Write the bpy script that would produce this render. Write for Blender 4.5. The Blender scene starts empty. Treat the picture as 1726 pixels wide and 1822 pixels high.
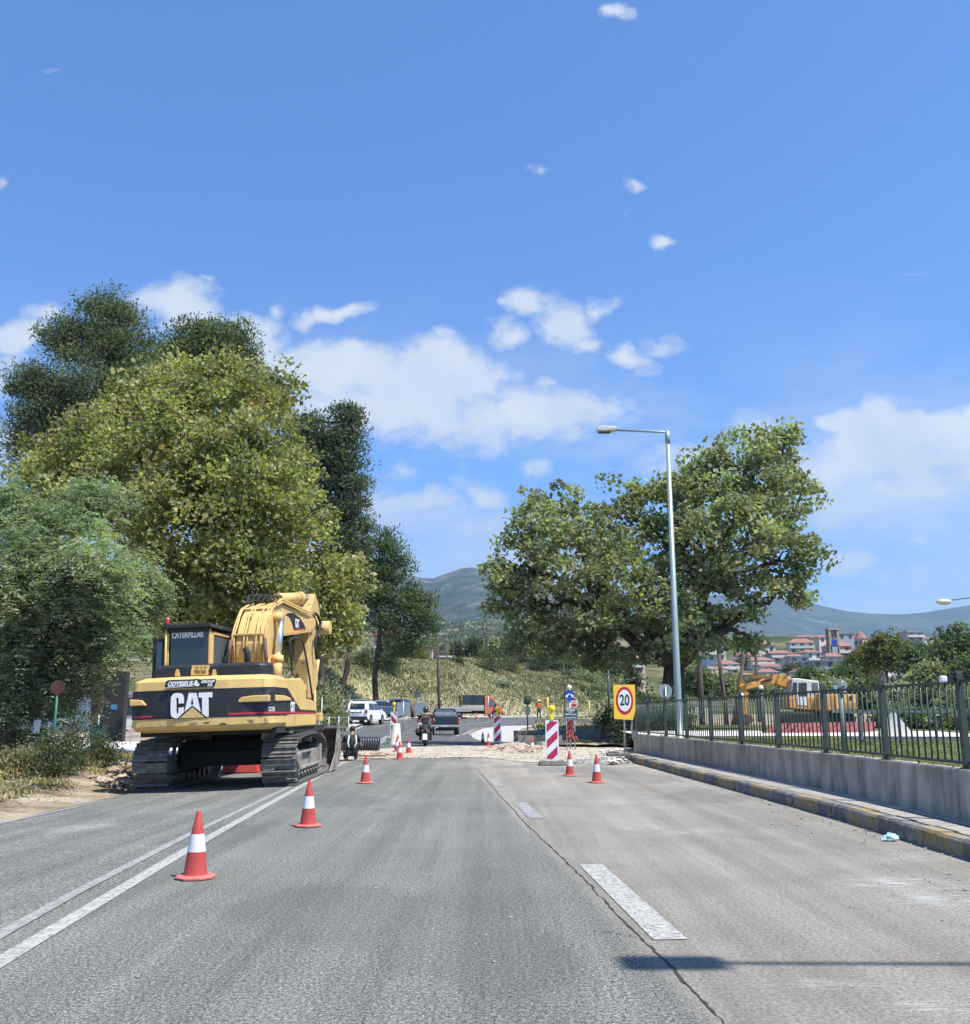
import bpy, bmesh, math, random
import numpy as np
from mathutils import Vector, Matrix

random.seed(7)
rng = np.random.default_rng(7)
R = math.radians
sc = bpy.context.scene
COL = sc.collection

# ------------------------------------------------------------------ camera
FP, HC, HZ = 1730.0, 1.4, 1271.0
PITCH = math.atan((HZ - 911) / FP)
cam_d = bpy.data.cameras.new('camera')
cam = bpy.data.objects.new('camera', cam_d)
COL.objects.link(cam)
cam.location = (0, 0, HC)
cam.rotation_euler = (R(90) + PITCH, 0, 0)
cam_d.sensor_fit = 'HORIZONTAL'
cam_d.sensor_width = 36.0
cam_d.lens = 36.0 * FP / 1726.0
cam_d.clip_start = 0.1
cam_d.clip_end = 30000
sc.camera = cam

# ------------------------------------------------------------------ render / exposure
sc.render.engine = 'CYCLES'
sc.view_settings.view_transform = 'Standard'
sc.view_settings.look = 'None'
sc.view_settings.exposure = 0.74
sc.view_settings.gamma = 1.0
sc.view_settings.use_curve_mapping = False
sc.cycles.use_denoising = True
sc.cycles.max_bounces = 6
sc.cycles.diffuse_bounces = 3
sc.cycles.glossy_bounces = 3
sc.cycles.transmission_bounces = 4
sc.cycles.transparent_max_bounces = 8
sc.cycles.volume_bounces = 0
sc.cycles.caustics_reflective = False
sc.cycles.caustics_refractive = False

# ------------------------------------------------------------------ sun + sky
SUN_EL, SUN_AZ = R(61), R(124)       # azimuth clockwise from +Y (view direction): to the right, a little behind
sun_dir = Vector((math.sin(SUN_AZ) * math.cos(SUN_EL), math.cos(SUN_AZ) * math.cos(SUN_EL), math.sin(SUN_EL)))
sl = bpy.data.lights.new('sun', 'SUN')
sl.energy = 4.9
sl.angle = R(0.53)
sl.color = (1.0, 0.955, 0.88)
so = bpy.data.objects.new('sun', sl)
COL.objects.link(so)
so.rotation_euler = sun_dir.to_track_quat('Z', 'Y').to_euler()

_c, _s = math.cos(PITCH), math.sin(PITCH)
def ray(px, py):
    u = (px - 863) / FP; v = (911 - py) / FP
    return Vector((u, _c - v * _s, _s + v * _c))
def P(px, py, Y):
    r = ray(px, py); t = Y / r.y
    return Vector((r.x * t, Y, HC + r.z * t))
def proj_y(Y, z):
    return 911 - FP * (-Y * _s + (z - HC) * _c) / (Y * _c + (z - HC) * _s)
def mpp(py, Y):
    return Y / (ray(863, py).y * FP)

world = bpy.data.worlds.new('World')
sc.world = world
world.use_nodes = True
wn, wl = world.node_tree.nodes, world.node_tree.links
wn.clear()
def W(t, **k):
    n = wn.new(t)
    for a, b in k.items(): setattr(n, a, b)
    return n
def wmath(op, a, b=None, c=None, clamp=False):
    n = W('ShaderNodeMath', operation=op, use_clamp=clamp)
    for i, v in enumerate((a, b, c)):
        if v is None: continue
        if isinstance(v, (int, float)): n.inputs[i].default_value = v
        else: wl.new(v, n.inputs[i])
    return n.outputs[0]
sky = W('ShaderNodeTexSky', sky_type='NISHITA', sun_disc=False)
sky.sun_elevation = SUN_EL
sky.sun_rotation = SUN_AZ
sky.air_density = 1.0
sky.dust_density = 0.6
sky.ozone_density = 2.2
tc = W('ShaderNodeTexCoord')
sep = W('ShaderNodeSeparateXYZ'); wl.new(tc.outputs['Generated'], sep.inputs[0])
ysafe = wmath('MAXIMUM', sep.outputs['Y'], 0.08)
tx = wmath('DIVIDE', sep.outputs['X'], ysafe)
tz = wmath('DIVIDE', sep.outputs['Z'], ysafe)
comb = W('ShaderNodeCombineXYZ'); wl.new(tx, comb.inputs[0]); wl.new(tz, comb.inputs[1])
# warp of the cloud field so that masses get billowing edges
nw = W('ShaderNodeTexNoise'); nw.inputs['Scale'].default_value = 5.5; nw.inputs['Detail'].default_value = 5; nw.inputs['Roughness'].default_value = 0.6
wl.new(comb.outputs[0], nw.inputs['Vector'])
sub = W('ShaderNodeVectorMath', operation='SUBTRACT'); wl.new(nw.outputs['Color'], sub.inputs[0]); sub.inputs[1].default_value = (0.5, 0.5, 0.5)
scl = W('ShaderNodeVectorMath', operation='MULTIPLY'); wl.new(sub.outputs[0], scl.inputs[0]); scl.inputs[1].default_value = (0.13, 0.10, 0)
add = W('ShaderNodeVectorMath', operation='ADD'); wl.new(comb.outputs[0], add.inputs[0]); wl.new(scl.outputs[0], add.inputs[1])
BLOBS = [  # px, py, rx, ry, rot deg, weight
    (330, 560, 120, 60, -18, 1.0), (450, 610, 110, 60, -20, 1.0), (620, 660, 130, 60, -12, 1.1), (760, 690, 170, 75, -8, 1.15),
    (640, 730, 180, 60, 0, .95), (880, 740, 190, 55, 0, .95), (1010, 715, 120, 40, 0, .85), (700, 780, 90, 30, 0, .55),
    (30, 580, 60, 26, 10, .95), (95, 540, 55, 22, 0, .6), (0, 680, 60, 70, 0, .8), (0, 800, 60, 60, 0, .7),
    (600, 553, 62, 20, 5, .85), (512, 546, 22, 14, 40, .6), (378, 492, 24, 9, 0, .38),
    (940, 535, 40, 26, 20, .85), (1000, 565, 70, 46, -25, 1.05), (1050, 545, 40, 30, 0, .95), (900, 600, 52, 26, 20, .75), (1035, 605, 45, 35, 0, .8),
    (1120, 635, 45, 28, -15, .8), (1180, 612, 50, 22, 15, .6), (955, 680, 42, 14, 0, .6),
    (1180, 420, 28, 16, 0, .85), (1128, 326, 22, 20, 0, .62), (962, 311, 26, 12, 0, .6), (1100, 368, 24, 10, 0, .4),
    (1095, 8, 42, 20, -10, .85), (85, 118, 26, 10, 0, .28), (0, 340, 16, 20, 0, .5), (965, 820, 24, 26, 0, .62),
    (715, 835, 50, 32, 0, .6), (740, 905, 110, 50, 0, .65), (860, 880, 70, 45, -30, .7), (730, 960, 120, 28, 0, .45),
    (1510, 745, 48, 30, 0, .9), (1330, 755, 90, 34, 0, .7), (1640, 770, 150, 56, 0, 1.1), (1560, 815, 220, 60, 5, 1.0), (1640, 880, 160, 40, -5, .85),
    (1700, 860, 140, 60, 0, .8), (1600, 900, 200, 70, 0, .55), (1560, 990, 240, 60, 0, .5), (1200, 820, 110, 40, 10, .55), (1725, 740, 60, 34, 0, .95),
    (1620, 492, 140, 8, 0, .22), (1500, 1050, 260, 30, 0, .35)]
acc = None
for (px, py, rx, ry, rot, wgt) in BLOBS:
    d0 = ray(px, py); c0 = (d0.x / d0.y, d0.z / d0.y)
    mp = W('ShaderNodeMapping', vector_type='TEXTURE')
    mp.inputs['Location'].default_value = (c0[0], c0[1], 0)
    mp.inputs['Rotation'].default_value = (0, 0, R(rot))
    mp.inputs['Scale'].default_value = (rx / FP * 1.5, ry / FP * 1.5, 1)
    wl.new(add.outputs[0], mp.inputs['Vector'])
    ln = W('ShaderNodeVectorMath', operation='LENGTH'); wl.new(mp.outputs[0], ln.inputs[0])
    f = wmath('MULTIPLY_ADD', ln.outputs['Value'], -wgt * .9, wgt * 1.0, clamp=True)
    acc = f if acc is None else wmath('MAXIMUM', acc, f)
# general cloud cover outside the frame (behind and beside the camera)
nb = W('ShaderNodeTexNoise'); nb.inputs['Scale'].default_value = 2.6; nb.inputs['Detail'].default_value = 6
wl.new(tc.outputs['Generated'], nb.inputs['Vector'])
behind = wmath('SUBTRACT', 1.0, wmath('MULTIPLY', wmath('SUBTRACT', sep.outputs['Y'], 0.3), 4.0, clamp=True), clamp=True)
gen = wmath('MULTIPLY', wmath('MULTIPLY_ADD', nb.outputs['Fac'], 3.2, -1.6, clamp=True), behind)
acc = wmath('MAXIMUM', acc, gen)
nf = W('ShaderNodeTexNoise'); nf.inputs['Scale'].default_value = 13; nf.inputs['Detail'].default_value = 9; nf.inputs['Roughness'].default_value = 0.62
mpf = W('ShaderNodeMapping'); mpf.inputs['Scale'].default_value = (1, 1.35, 1); wl.new(comb.outputs[0], mpf.inputs['Vector'])
wl.new(mpf.outputs[0], nf.inputs['Vector'])
dens = wmath('ADD', acc, wmath('MULTIPLY_ADD', nf.outputs['Fac'], 1.7, -0.90))
dens = wmath('MULTIPLY', dens, wmath('MULTIPLY', acc, 6.0, clamp=True))
alpha = W('ShaderNodeMapRange', interpolation_type='SMOOTHSTEP'); wl.new(dens, alpha.inputs['Value'])
alpha.inputs['From Min'].default_value = 0.12; alpha.inputs['From Max'].default_value = 0.70
# thin veils of high cloud low in the sky
nv = W('ShaderNodeTexNoise'); nv.inputs['Scale'].default_value = 3.2; nv.inputs['Detail'].default_value = 8; nv.inputs['Roughness'].default_value = 0.6
mpv = W('ShaderNodeMapping'); mpv.inputs['Scale'].default_value = (1, 2.6, 1); mpv.inputs['Location'].default_value = (2.2, .4, 0); wl.new(add.outputs[0], mpv.inputs['Vector']); wl.new(mpv.outputs[0], nv.inputs['Vector'])
vmask = W('ShaderNodeMapRange', interpolation_type='SMOOTHSTEP'); wl.new(tz, vmask.inputs['Value'])
vmask.inputs['From Min'].default_value = .50; vmask.inputs['From Max'].default_value = .14
vr_ = W('ShaderNodeMapRange', interpolation_type='SMOOTHSTEP'); wl.new(nv.outputs['Fac'], vr_.inputs['Value']); vr_.inputs['From Min'].default_value = .36; vr_.inputs['From Max'].default_value = .70
veil = wmath('MULTIPLY', wmath('MULTIPLY', vr_.outputs[0], vmask.outputs[0]), .85)
# shade inside the clouds: grey-blue tone painted in by noise and cloud density
nsh = W('ShaderNodeTexNoise'); nsh.inputs['Scale'].default_value = 9; nsh.inputs['Detail'].default_value = 6
wl.new(comb.outputs[0], nsh.inputs['Vector'])
ccol = W('ShaderNodeMix', data_type='RGBA')
ccol.inputs[6].default_value = (4.3, 5.0, 6.0, 1); ccol.inputs[7].default_value = (6.6, 6.7, 6.7, 1)
wl.new(wmath('ADD', wmath('MULTIPLY_ADD', nsh.outputs['Fac'], 2.0, -0.75), wmath('MULTIPLY', acc, .35), clamp=True), ccol.inputs[0])
skt = W('ShaderNodeMix', data_type='RGBA', blend_type='MULTIPLY'); skt.inputs[0].default_value = 1
skt.inputs[7].default_value = (0.59, 1.00, 1.52, 1)
wl.new(sky.outputs[0], skt.inputs[6])
mixc = W('ShaderNodeMix', data_type='RGBA')
wl.new(wmath('MAXIMUM', wmath('MULTIPLY', alpha.outputs[0], 0.93), veil), mixc.inputs[0]); wl.new(skt.outputs[2], mixc.inputs[6]); wl.new(ccol.outputs[2], mixc.inputs[7])
bg = W('ShaderNodeBackground'); bg.inputs['Strength'].default_value = 0.086
wl.new(mixc.outputs[2], bg.inputs['Color'])
wo = W('ShaderNodeOutputWorld'); wl.new(bg.outputs[0], wo.inputs[0])

# ------------------------------------------------------------------ terrain height
def _ctrl():
    pts = []
    for x in (-40, -25, -12, -6, 0, 6, 12, 25, 40):
        for y in (-12, 0, 12, 24, 34):
            pts.append((x, y, 0.0))
    for x in (-4, 0, 5): pts.append((x, 44, 0.0))
    for (px, py, Y) in [(598, 1300, 60), (642, 1288, 78), (690, 1282, 88), (745, 1278.5, 98), (850, 1278, 104), (951, 1275.8, 112), (1060, 1274, 122),
                        (812, 1307, 64), (842, 1297, 74), (883, 1290.5, 82), (952, 1288, 88), (1060, 1285, 92), (790, 1309, 66), (740, 1313, 58)]:
        p = P(px, py, Y); pts.append((p.x, p.y, p.z))
    for (x, y, z) in [(-30, 60, .4), (-30, 90, 1.0), (-30, 130, 1.2), (0, 135, 1.2), (30, 135, 1.5), (30, 60, .4), (35, 95, .9), (-60, 60, .4), (60, 60, .5), (60, 130, 1.4), (-60, 130, 1.2)]:
        pts.append((x, y, z))
    return np.array(pts)
_CP = _ctrl()
def _phi(r2): return 0.5 * r2 * np.log(r2 + 1e-9)
def _fit():
    n = len(_CP); A = np.zeros((n + 3, n + 3)); xy = _CP[:, :2]
    d2 = ((xy[:, None] - xy[None]) ** 2).sum(-1)
    A[:n, :n] = _phi(d2) + np.eye(n) * 4.0
    A[:n, n:] = np.c_[np.ones(n), xy]; A[n:, :n] = A[:n, n:].T
    return np.linalg.solve(A, np.r_[_CP[:, 2], 0, 0, 0])
_WT = _fit()
def gz_np(x, y):
    x = np.asarray(x, float); y = np.asarray(y, float); sh = x.shape
    q = np.c_[x.ravel(), y.ravel()]
    out = np.zeros(len(q))
    for i in range(0, len(q), 20000):
        s = q[i:i + 20000]
        d2 = ((s[:, None] - _CP[None, :, :2]) ** 2).sum(-1)
        out[i:i + 20000] = _phi(d2) @ _WT[:-3] + _WT[-3] + s @ _WT[-2:]
    k = np.clip((q[:, 1] - 30) / 14, 0, 1)
    z = out * k - .033 * np.clip(-3.2 - q[:, 0], 0, 4.2) * np.clip((37 - q[:, 1]) / 10, 0, 1)   # crossfall of the left lane
    return z.reshape(sh)
def gz(x, y): return float(gz_np(np.array([x]), np.array([y]))[0])
def G(px, py):
    r = ray(px, py); z = 0.0
    for _ in range(12):
        t = (z - HC) / r.z
        z = .5 * z + .5 * gz(r.x * t, r.y * t)
    return Vector((r.x * t, r.y * t, gz(r.x * t, r.y * t)))
def GY(px, Y):
    """point on the ground seen in pixel column px at depth Y"""
    x = (px - 863) / FP * Y / 1.022
    return Vector((x, Y, gz(x, Y)))

# ------------------------------------------------------------------ tagging
def tag(o, label=None, cat=None, group=None, kind=None):
    if label: o['label'] = label
    if cat: o['category'] = cat
    if group: o['group'] = group
    if kind: o['kind'] = kind
    return o
def empty(name, loc, rz=0.0, label=None, cat=None, group=None):
    o = bpy.data.objects.new(name, None); COL.objects.link(o)
    o.empty_display_size = .2
    o.location = loc; o.rotation_euler = (0, 0, rz)
    return tag(o, label, cat, group)
KIDS = {}
def reg(o, parent):
    if parent is not None:
        o.parent = parent
        KIDS.setdefault(parent.name, []).append(o)
def copy_tree(o, parent=None, loc=None, rz=None, label=None, scale=None):
    c = o.copy(); COL.objects.link(c)
    if parent is not None: reg(c, parent)
    if loc is not None: c.location = loc
    if rz is not None: c.rotation_euler = (0, 0, rz)
    if scale is not None: c.scale = (scale,) * 3
    if label: c['label'] = label
    for ch in KIDS.get(o.name, []): copy_tree(ch, c)
    return c

# ------------------------------------------------------------------ mesh builder
class B:
    def __init__(s, xf=None):
        s.v, s.f, s.m, s.sm = [], [], [], []
        s.xf = xf or Matrix.Identity(4); s.mi = 0
    def add(s, vs, fs, smooth=False):
        o = len(s.v)
        s.v += [s.xf @ Vector(v) for v in vs]
        for f in fs:
            s.f.append([i + o for i in f]); s.m.append(s.mi); s.sm.append(smooth)
        return s
    def box(s, c, d, rot=None, taper=1.0):
        x, y, z = d[0] / 2, d[1] / 2, d[2] / 2
        vs = [(-x, -y, -z), (x, -y, -z), (x, y, -z), (-x, y, -z), (-x * taper, -y * taper, z), (x * taper, -y * taper, z), (x * taper, y * taper, z), (-x * taper, y * taper, z)]
        M = Matrix.Translation(Vector(c))
        if rot is not None: M = M @ rot
        return s.add([M @ Vector(v) for v in vs], [(0, 3, 2, 1), (4, 5, 6, 7), (0, 1, 5, 4), (1, 2, 6, 5), (2, 3, 7, 6), (3, 0, 4, 7)])
    def b2(s, lo, hi):
        return s.box([(a + b) / 2 for a, b in zip(lo, hi)], [b - a for a, b in zip(lo, hi)])
    def tube(s, pts, r, n=8, cap=True, smooth=True):
        pts = [Vector(p) for p in pts]
        rs = r if isinstance(r, (list, tuple)) else [r] * len(pts)
        vs, fs = [], []
        up = None
        for i, p in enumerate(pts):
            d = (pts[min(i + 1, len(pts) - 1)] - pts[max(i - 1, 0)])
            d = d.normalized() if d.length > 1e-9 else Vector((0, 0, 1))
            if up is None:
                a = Vector((0, 0, 1)) if abs(d.z) < .9 else Vector((1, 0, 0))
                up = (a - d * a.dot(d)).normalized()
            else:
                up = (up - d * up.dot(d))
                up = up.normalized() if up.length > 1e-6 else d.orthogonal().normalized()
            sd = d.cross(up)
            for k in range(n):
                an = 2 * math.pi * (k + .5) / n
                vs.append(p + (up * math.cos(an) + sd * math.sin(an)) * rs[i])
        for i in range(len(pts) - 1):
            for k in range(n):
                a = i * n + k; b = i * n + (k + 1) % n
                fs.append((a, a + n, b + n, b))
        s.add(vs, fs, smooth)
        if cap:
            o = len(s.v) - len(vs)
            s.f.append([o + k for k in range(n)]); s.m.append(s.mi); s.sm.append(False)
            s.f.append([o + (len(pts) - 1) * n + k for k in reversed(range(n))]); s.m.append(s.mi); s.sm.append(False)
        return s
    def cyl(s, a, b, r, r2=None, n=12):
        return s.tube([a, b], [r, r if r2 is None else r2], n)
    def lathe(s, prof, n=20, c=(0, 0, 0), smooth=True):
        vs, fs = [], []
        for (r, z) in prof:
            for k in range(n):
                an = 2 * math.pi * k / n
                vs.append((c[0] + r * math.cos(an), c[1] + r * math.sin(an), c[2] + z))
        for i in range(len(prof) - 1):
            for k in range(n):
                a = i * n + k; b = i * n + (k + 1) % n
                fs.append((a, b, b + n, a + n))
        return s.add(vs, fs, smooth)
    def prism(s, poly, lo, hi, axis='x', inset=0.0):
        """poly in the plane normal to axis, extruded from lo to hi"""
        def mk(p, h):
            return {'x': (h, p[0], p[1]), 'y': (p[0], h, p[1]), 'z': (p[0], p[1], h)}[axis]
        n = len(poly)
        vs = [mk(p, lo) for p in poly] + [mk(p, hi) for p in poly]
        fs = [list(range(n))[::-1], list(range(n, 2 * n))] + [(i, (i + 1) % n, n + (i + 1) % n, n + i) for i in range(n)]
        return s.add(vs, fs)
    def sphere(s, c, r, n=12, m=8, sc_=(1, 1, 1)):
        vs, fs = [], []
        for i in range(m + 1):
            t = math.pi * i / m
            for k in range(n):
                a = 2 * math.pi * k / n
                vs.append((c[0] + r * sc_[0] * math.sin(t) * math.cos(a), c[1] + r * sc_[1] * math.sin(t) * math.sin(a), c[2] + r * sc_[2] * math.cos(t)))
        for i in range(m):
            for k in range(n):
                a = i * n + k; b = i * n + (k + 1) % n
                fs.append((a, a + n, b + n, b))
        return s.add(vs, fs, True)
    def build(s, name, mats, parent=None, loc=None, bevel=0, label=None, kind=None, rz=None):
        me = bpy.data.meshes.new(name)
        me.from_pydata([tuple(v) for v in s.v], [], s.f)
        if not isinstance(mats, (list, tuple)): mats = [mats]
        for m in mats: me.materials.append(m)
        me.polygons.foreach_set('material_index', s.m)
        me.polygons.foreach_set('use_smooth', s.sm)
        bm = bmesh.new(); bm.from_mesh(me); bmesh.ops.recalc_face_normals(bm, faces=bm.faces); bm.to_mesh(me); bm.free()
        me.update()
        o = bpy.data.objects.new(name, me); COL.objects.link(o)
        reg(o, parent)
        if loc is not None: o.location = loc
        if rz is not None: o.rotation_euler = (0, 0, rz)
        if bevel:
            md = o.modifiers.new('bevel', 'BEVEL'); md.width = bevel; md.segments = 2; md.limit_method = 'ANGLE'; md.angle_limit = R(35)
        if label: o['label'] = label
        if kind: o['kind'] = kind
        return o
def npmesh(name, V, F, mat, parent=None, color=None, smooth=False, kind=None):
    """V (n,3); F (m,k) all the same k"""
    me = bpy.data.meshes.new(name)
    V = np.asarray(V, np.float32); F = np.asarray(F, np.int32)
    me.vertices.add(len(V)); me.vertices.foreach_set('co', V.ravel())
    me.loops.add(F.size); me.loops.foreach_set('vertex_index', F.ravel())
    me.polygons.add(len(F))
    me.polygons.foreach_set('loop_start', np.arange(0, F.size, F.shape[1], dtype=np.int32))
    me.polygons.foreach_set('loop_total', np.full(len(F), F.shape[1], np.int32))
    me.polygons.foreach_set('use_smooth', np.full(len(F), smooth, bool))
    me.materials.append(mat)
    me.update(calc_edges=True)
    if color is not None:
        a = me.color_attributes.new('col', 'FLOAT_COLOR', 'POINT')
        a.data.foreach_set('color', np.c_[color, np.ones(len(color))].astype(np.float32).ravel())
    o = bpy.data.objects.new(name, me); COL.objects.link(o)
    reg(o, parent)
    if kind: o['kind'] = kind
    return o
def grid_faces(nr, nc):
    i = np.arange(nr - 1)[:, None] * nc + np.arange(nc - 1)[None]
    i = i.ravel()
    return np.c_[i, i + 1, i + nc + 1, i + nc]

# ------------------------------------------------------------------ materials
_M = {}
def pm(name, col, rough=.6, metal=0.0, var=.12, scale=4.0, bump=0.0, bscale=None, col2=None, fac2=.5, sharp=.12, scale2=2.0, trans=0, emit=None, coat=0, spec=.5, detail=5, stretch=None, alpha=None):
    """procedural principled material: base colour with noise variation, an optional second colour in noise patches, bump"""
    if name in _M: return _M[name]
    m = bpy.data.materials.new(name); _M[name] = m
    m.use_nodes = True
    N, L = m.node_tree.nodes, m.node_tree.links
    bs = N['Principled BSDF']
    t = N.new('ShaderNodeTexCoord'); src = t.outputs['Object']
    if stretch:
        mp = N.new('ShaderNodeMapping'); mp.inputs['Scale'].default_value = stretch
        L.new(src, mp.inputs['Vector']); src = mp.outputs[0]
    n1 = N.new('ShaderNodeTexNoise'); n1.inputs['Scale'].default_value = scale; n1.inputs['Detail'].default_value = detail
    L.new(src, n1.inputs['Vector'])
    mr = N.new('ShaderNodeMapRange'); L.new(n1.outputs['Fac'], mr.inputs['Value'])
    mr.inputs['From Min'].default_value = .25; mr.inputs['From Max'].default_value = .75
    mr.inputs['To Min'].default_value = 1 - var; mr.inputs['To Max'].default_value = 1 + var
    mx = N.new('ShaderNodeMix'); mx.data_type = 'RGBA'; mx.blend_type = 'MULTIPLY'; mx.inputs[0].default_value = 1
    mx.inputs[6].default_value = (*col, 1)
    L.new(mr.outputs[0], mx.inputs[7]); out = mx.outputs[2]
    if col2 is not None:
        n2 = N.new('ShaderNodeTexNoise'); n2.inputs['Scale'].default_value = scale2; n2.inputs['Detail'].default_value = 7; n2.inputs['Roughness'].default_value = .62
        L.new(src, n2.inputs['Vector'])
        r2 = N.new('ShaderNodeMapRange'); L.new(n2.outputs['Fac'], r2.inputs['Value'])
        r2.inputs['From Min'].default_value = fac2 - sharp / 2; r2.inputs['From Max'].default_value = fac2 + sharp / 2
        m2 = N.new('ShaderNodeMix'); m2.data_type = 'RGBA'
        L.new(r2.outputs[0], m2.inputs[0]); L.new(out, m2.inputs[6]); m2.inputs[7].default_value = (*col2, 1)
        out = m2.outputs[2]
    L.new(out, bs.inputs['Base Color'])
    bs.inputs['Roughness'].default_value = rough
    bs.inputs['Metallic'].default_value = metal
    bs.inputs['Specular IOR Level'].default_value = spec
    if trans: bs.inputs['Transmission Weight'].default_value = trans
    if coat: bs.inputs['Coat Weight'].default_value = coat; bs.inputs['Coat Roughness'].default_value = .12
    if emit: bs.inputs['Emission Color'].default_value = (*emit[0], 1); bs.inputs['Emission Strength'].default_value = emit[1]
    if bump:
        nb_ = N.new('ShaderNodeTexNoise'); nb_.inputs['Scale'].default_value = bscale or scale * 4; nb_.inputs['Detail'].default_value = 4
        L.new(src, nb_.inputs['Vector'])
        bp = N.new('ShaderNodeBump'); bp.inputs['Strength'].default_value = bump; bp.inputs['Distance'].default_value = .02
        L.new(nb_.outputs['Fac'], bp.inputs['Height']); L.new(bp.outputs[0], bs.inputs['Normal'])
    return m
def leafmat(name, trans=.35, rough=.55, spec=.3):
    m = bpy.data.materials.new(name); m.use_nodes = True
    N, L = m.node_tree.nodes, m.node_tree.links
    bs = N['Principled BSDF']; out = N['Material Output']
    a = N.new('ShaderNodeVertexColor'); a.layer_name = 'col'
    L.new(a.outputs['Color'], bs.inputs['Base Color'])
    bs.inputs['Roughness'].default_value = rough; bs.inputs['Specular IOR Level'].default_value = spec
    tr = N.new('ShaderNodeBsdfTranslucent')
    tm = N.new('ShaderNodeMix'); tm.data_type = 'RGBA'; tm.blend_type = 'MULTIPLY'; tm.inputs[0].default_value = 1
    L.new(a.outputs['Color'], tm.inputs[6]); tm.inputs[7].default_value = (1.5, 1.7, .6, 1)
    L.new(tm.outputs[2], tr.inputs['Color'])
    ms = N.new('ShaderNodeMixShader'); ms.inputs[0].default_value = trans
    L.new(bs.outputs[0], ms.inputs[1]); L.new(tr.outputs[0], ms.inputs[2]); L.new(ms.outputs[0], out.inputs['Surface'])
    return m
def text(name, body, size, mat, parent, M, ext=.002, shear=0, sx=1.0, off=0.0, align='CENTER'):
    cu = bpy.data.curves.new(name, 'FONT'); cu.body = body; cu.size = size; cu.extrude = ext; cu.shear = shear
    cu.align_x = align; cu.align_y = 'CENTER'; cu.offset = off; cu.resolution_u = 4
    cu.materials.append(mat)
    tmp = bpy.data.objects.new(name, cu)
    me = bpy.data.meshes.new_from_object(tmp)
    bpy.data.objects.remove(tmp)
    if not me.materials: me.materials.append(mat)
    o = bpy.data.objects.new(name, me); COL.objects.link(o)
    reg(o, parent)
    o.matrix_local = M @ Matrix.Diagonal((sx, 1, 1, 1))
    return o
FACE = Matrix.Rotation(R(90), 4, 'X')     # text in the XZ plane, read from -Y
def noisef(x, y, s=1.0, seed=0):
    from mathutils import noise as nz
    return nz.fractal(Vector((x * s + seed, y * s - seed, seed * 1.7)), 1.0, 2.0, 4)
# ================================================================== GROUND, ROADS
YW = 'structure'
def ground_mat():
    m = bpy.data.materials.new('dry_earth'); m.use_nodes = True
    N, L = m.node_tree.nodes, m.node_tree.links
    bs = N['Principled BSDF']; bs.inputs['Roughness'].default_value = .95; bs.inputs['Specular IOR Level'].default_value = .15
    t = N.new('ShaderNodeTexCoord')
    def nz(s, d=6, r=.6):
        n = N.new('ShaderNodeTexNoise'); n.inputs['Scale'].default_value = s; n.inputs['Detail'].default_value = d; n.inputs['Roughness'].default_value = r
        L.new(t.outputs['Object'], n.inputs['Vector']); return n.outputs['Fac']
    r = N.new('ShaderNodeValToRGB'); L.new(nz(.8), r.inputs[0])
    e = r.color_ramp.elements
    e[0].position = .36; e[0].color = (.16, .12, .08, 1); e[1].position = .66; e[1].color = (.42, .355, .26, 1)
    k = e.new(.5); k.color = (.29, .235, .165, 1)
    mx = N.new('ShaderNodeMix'); mx.data_type = 'RGBA'; mx.blend_type = 'MULTIPLY'; mx.inputs[0].default_value = 1
    mr = N.new('ShaderNodeMapRange'); L.new(nz(14, 8, .7), mr.inputs[0]); mr.inputs[1].default_value = .3; mr.inputs[2].default_value = .7; mr.inputs[3].default_value = .7; mr.inputs[4].default_value = 1.25
    L.new(r.outputs[0], mx.inputs[6]); L.new(mr.outputs[0], mx.inputs[7]); L.new(mx.outputs[2], bs.inputs['Base Color'])
    bp = N.new('ShaderNodeBump'); bp.inputs['Strength'].default_value = .8; bp.inputs['Distance'].default_value = .05
    L.new(nz(9, 8, .7), bp.inputs['Height']); L.new(bp.outputs[0], bs.inputs['Normal'])
    return m
M_EARTH = ground_mat()
_M['dry_earth'] = M_EARTH

# ground sheet: near part follows the measured road levels
xs = np.concatenate([np.arange(-320, -60, 13.), np.arange(-60, 60.1, 1.0), np.arange(73, 330, 13.)])
ys = np.concatenate([np.arange(-220, -14, 14.), np.arange(-12, 130.1, 1.0)])
XX, YY = np.meshgrid(xs, ys)
inb = np.clip(1 - np.maximum(np.abs(XX) - 58, 0) / 60, 0, 1)
ZZ = gz_np(np.clip(XX, -60, 60), np.clip(YY, -12, 130)) * inb - .03
# soil verge on the left rises away from the road
edge = -6.9 - .065 * (YY - 15)
vr = np.clip((edge - .3 - XX) / 2.6, 0, 1) * np.clip((YY + 2) / 8, 0, 1) * np.clip((31 - YY) / 6, 0, 1)
nzv = np.vectorize(lambda a, b: noisef(a, b, .9, 3))(XX[:, :], YY[:, :]) if False else 0
ZZ = ZZ + vr * .34
for i in range(len(ys)):
    for j in range(len(xs)):
        if vr[i, j] > 0: ZZ[i, j] += vr[i, j] * .22 * noisef(XX[i, j], YY[i, j], .55, 2)
ZZ[:, :] -= np.where((XX > 6.2) & (YY < 60), .5, 0)   # hidden under the raised lawn
npmesh('ground', np.c_[XX.ravel(), YY.ravel(), ZZ.ravel()], grid_faces(*XX.shape), M_EARTH, smooth=True, kind=YW)

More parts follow.
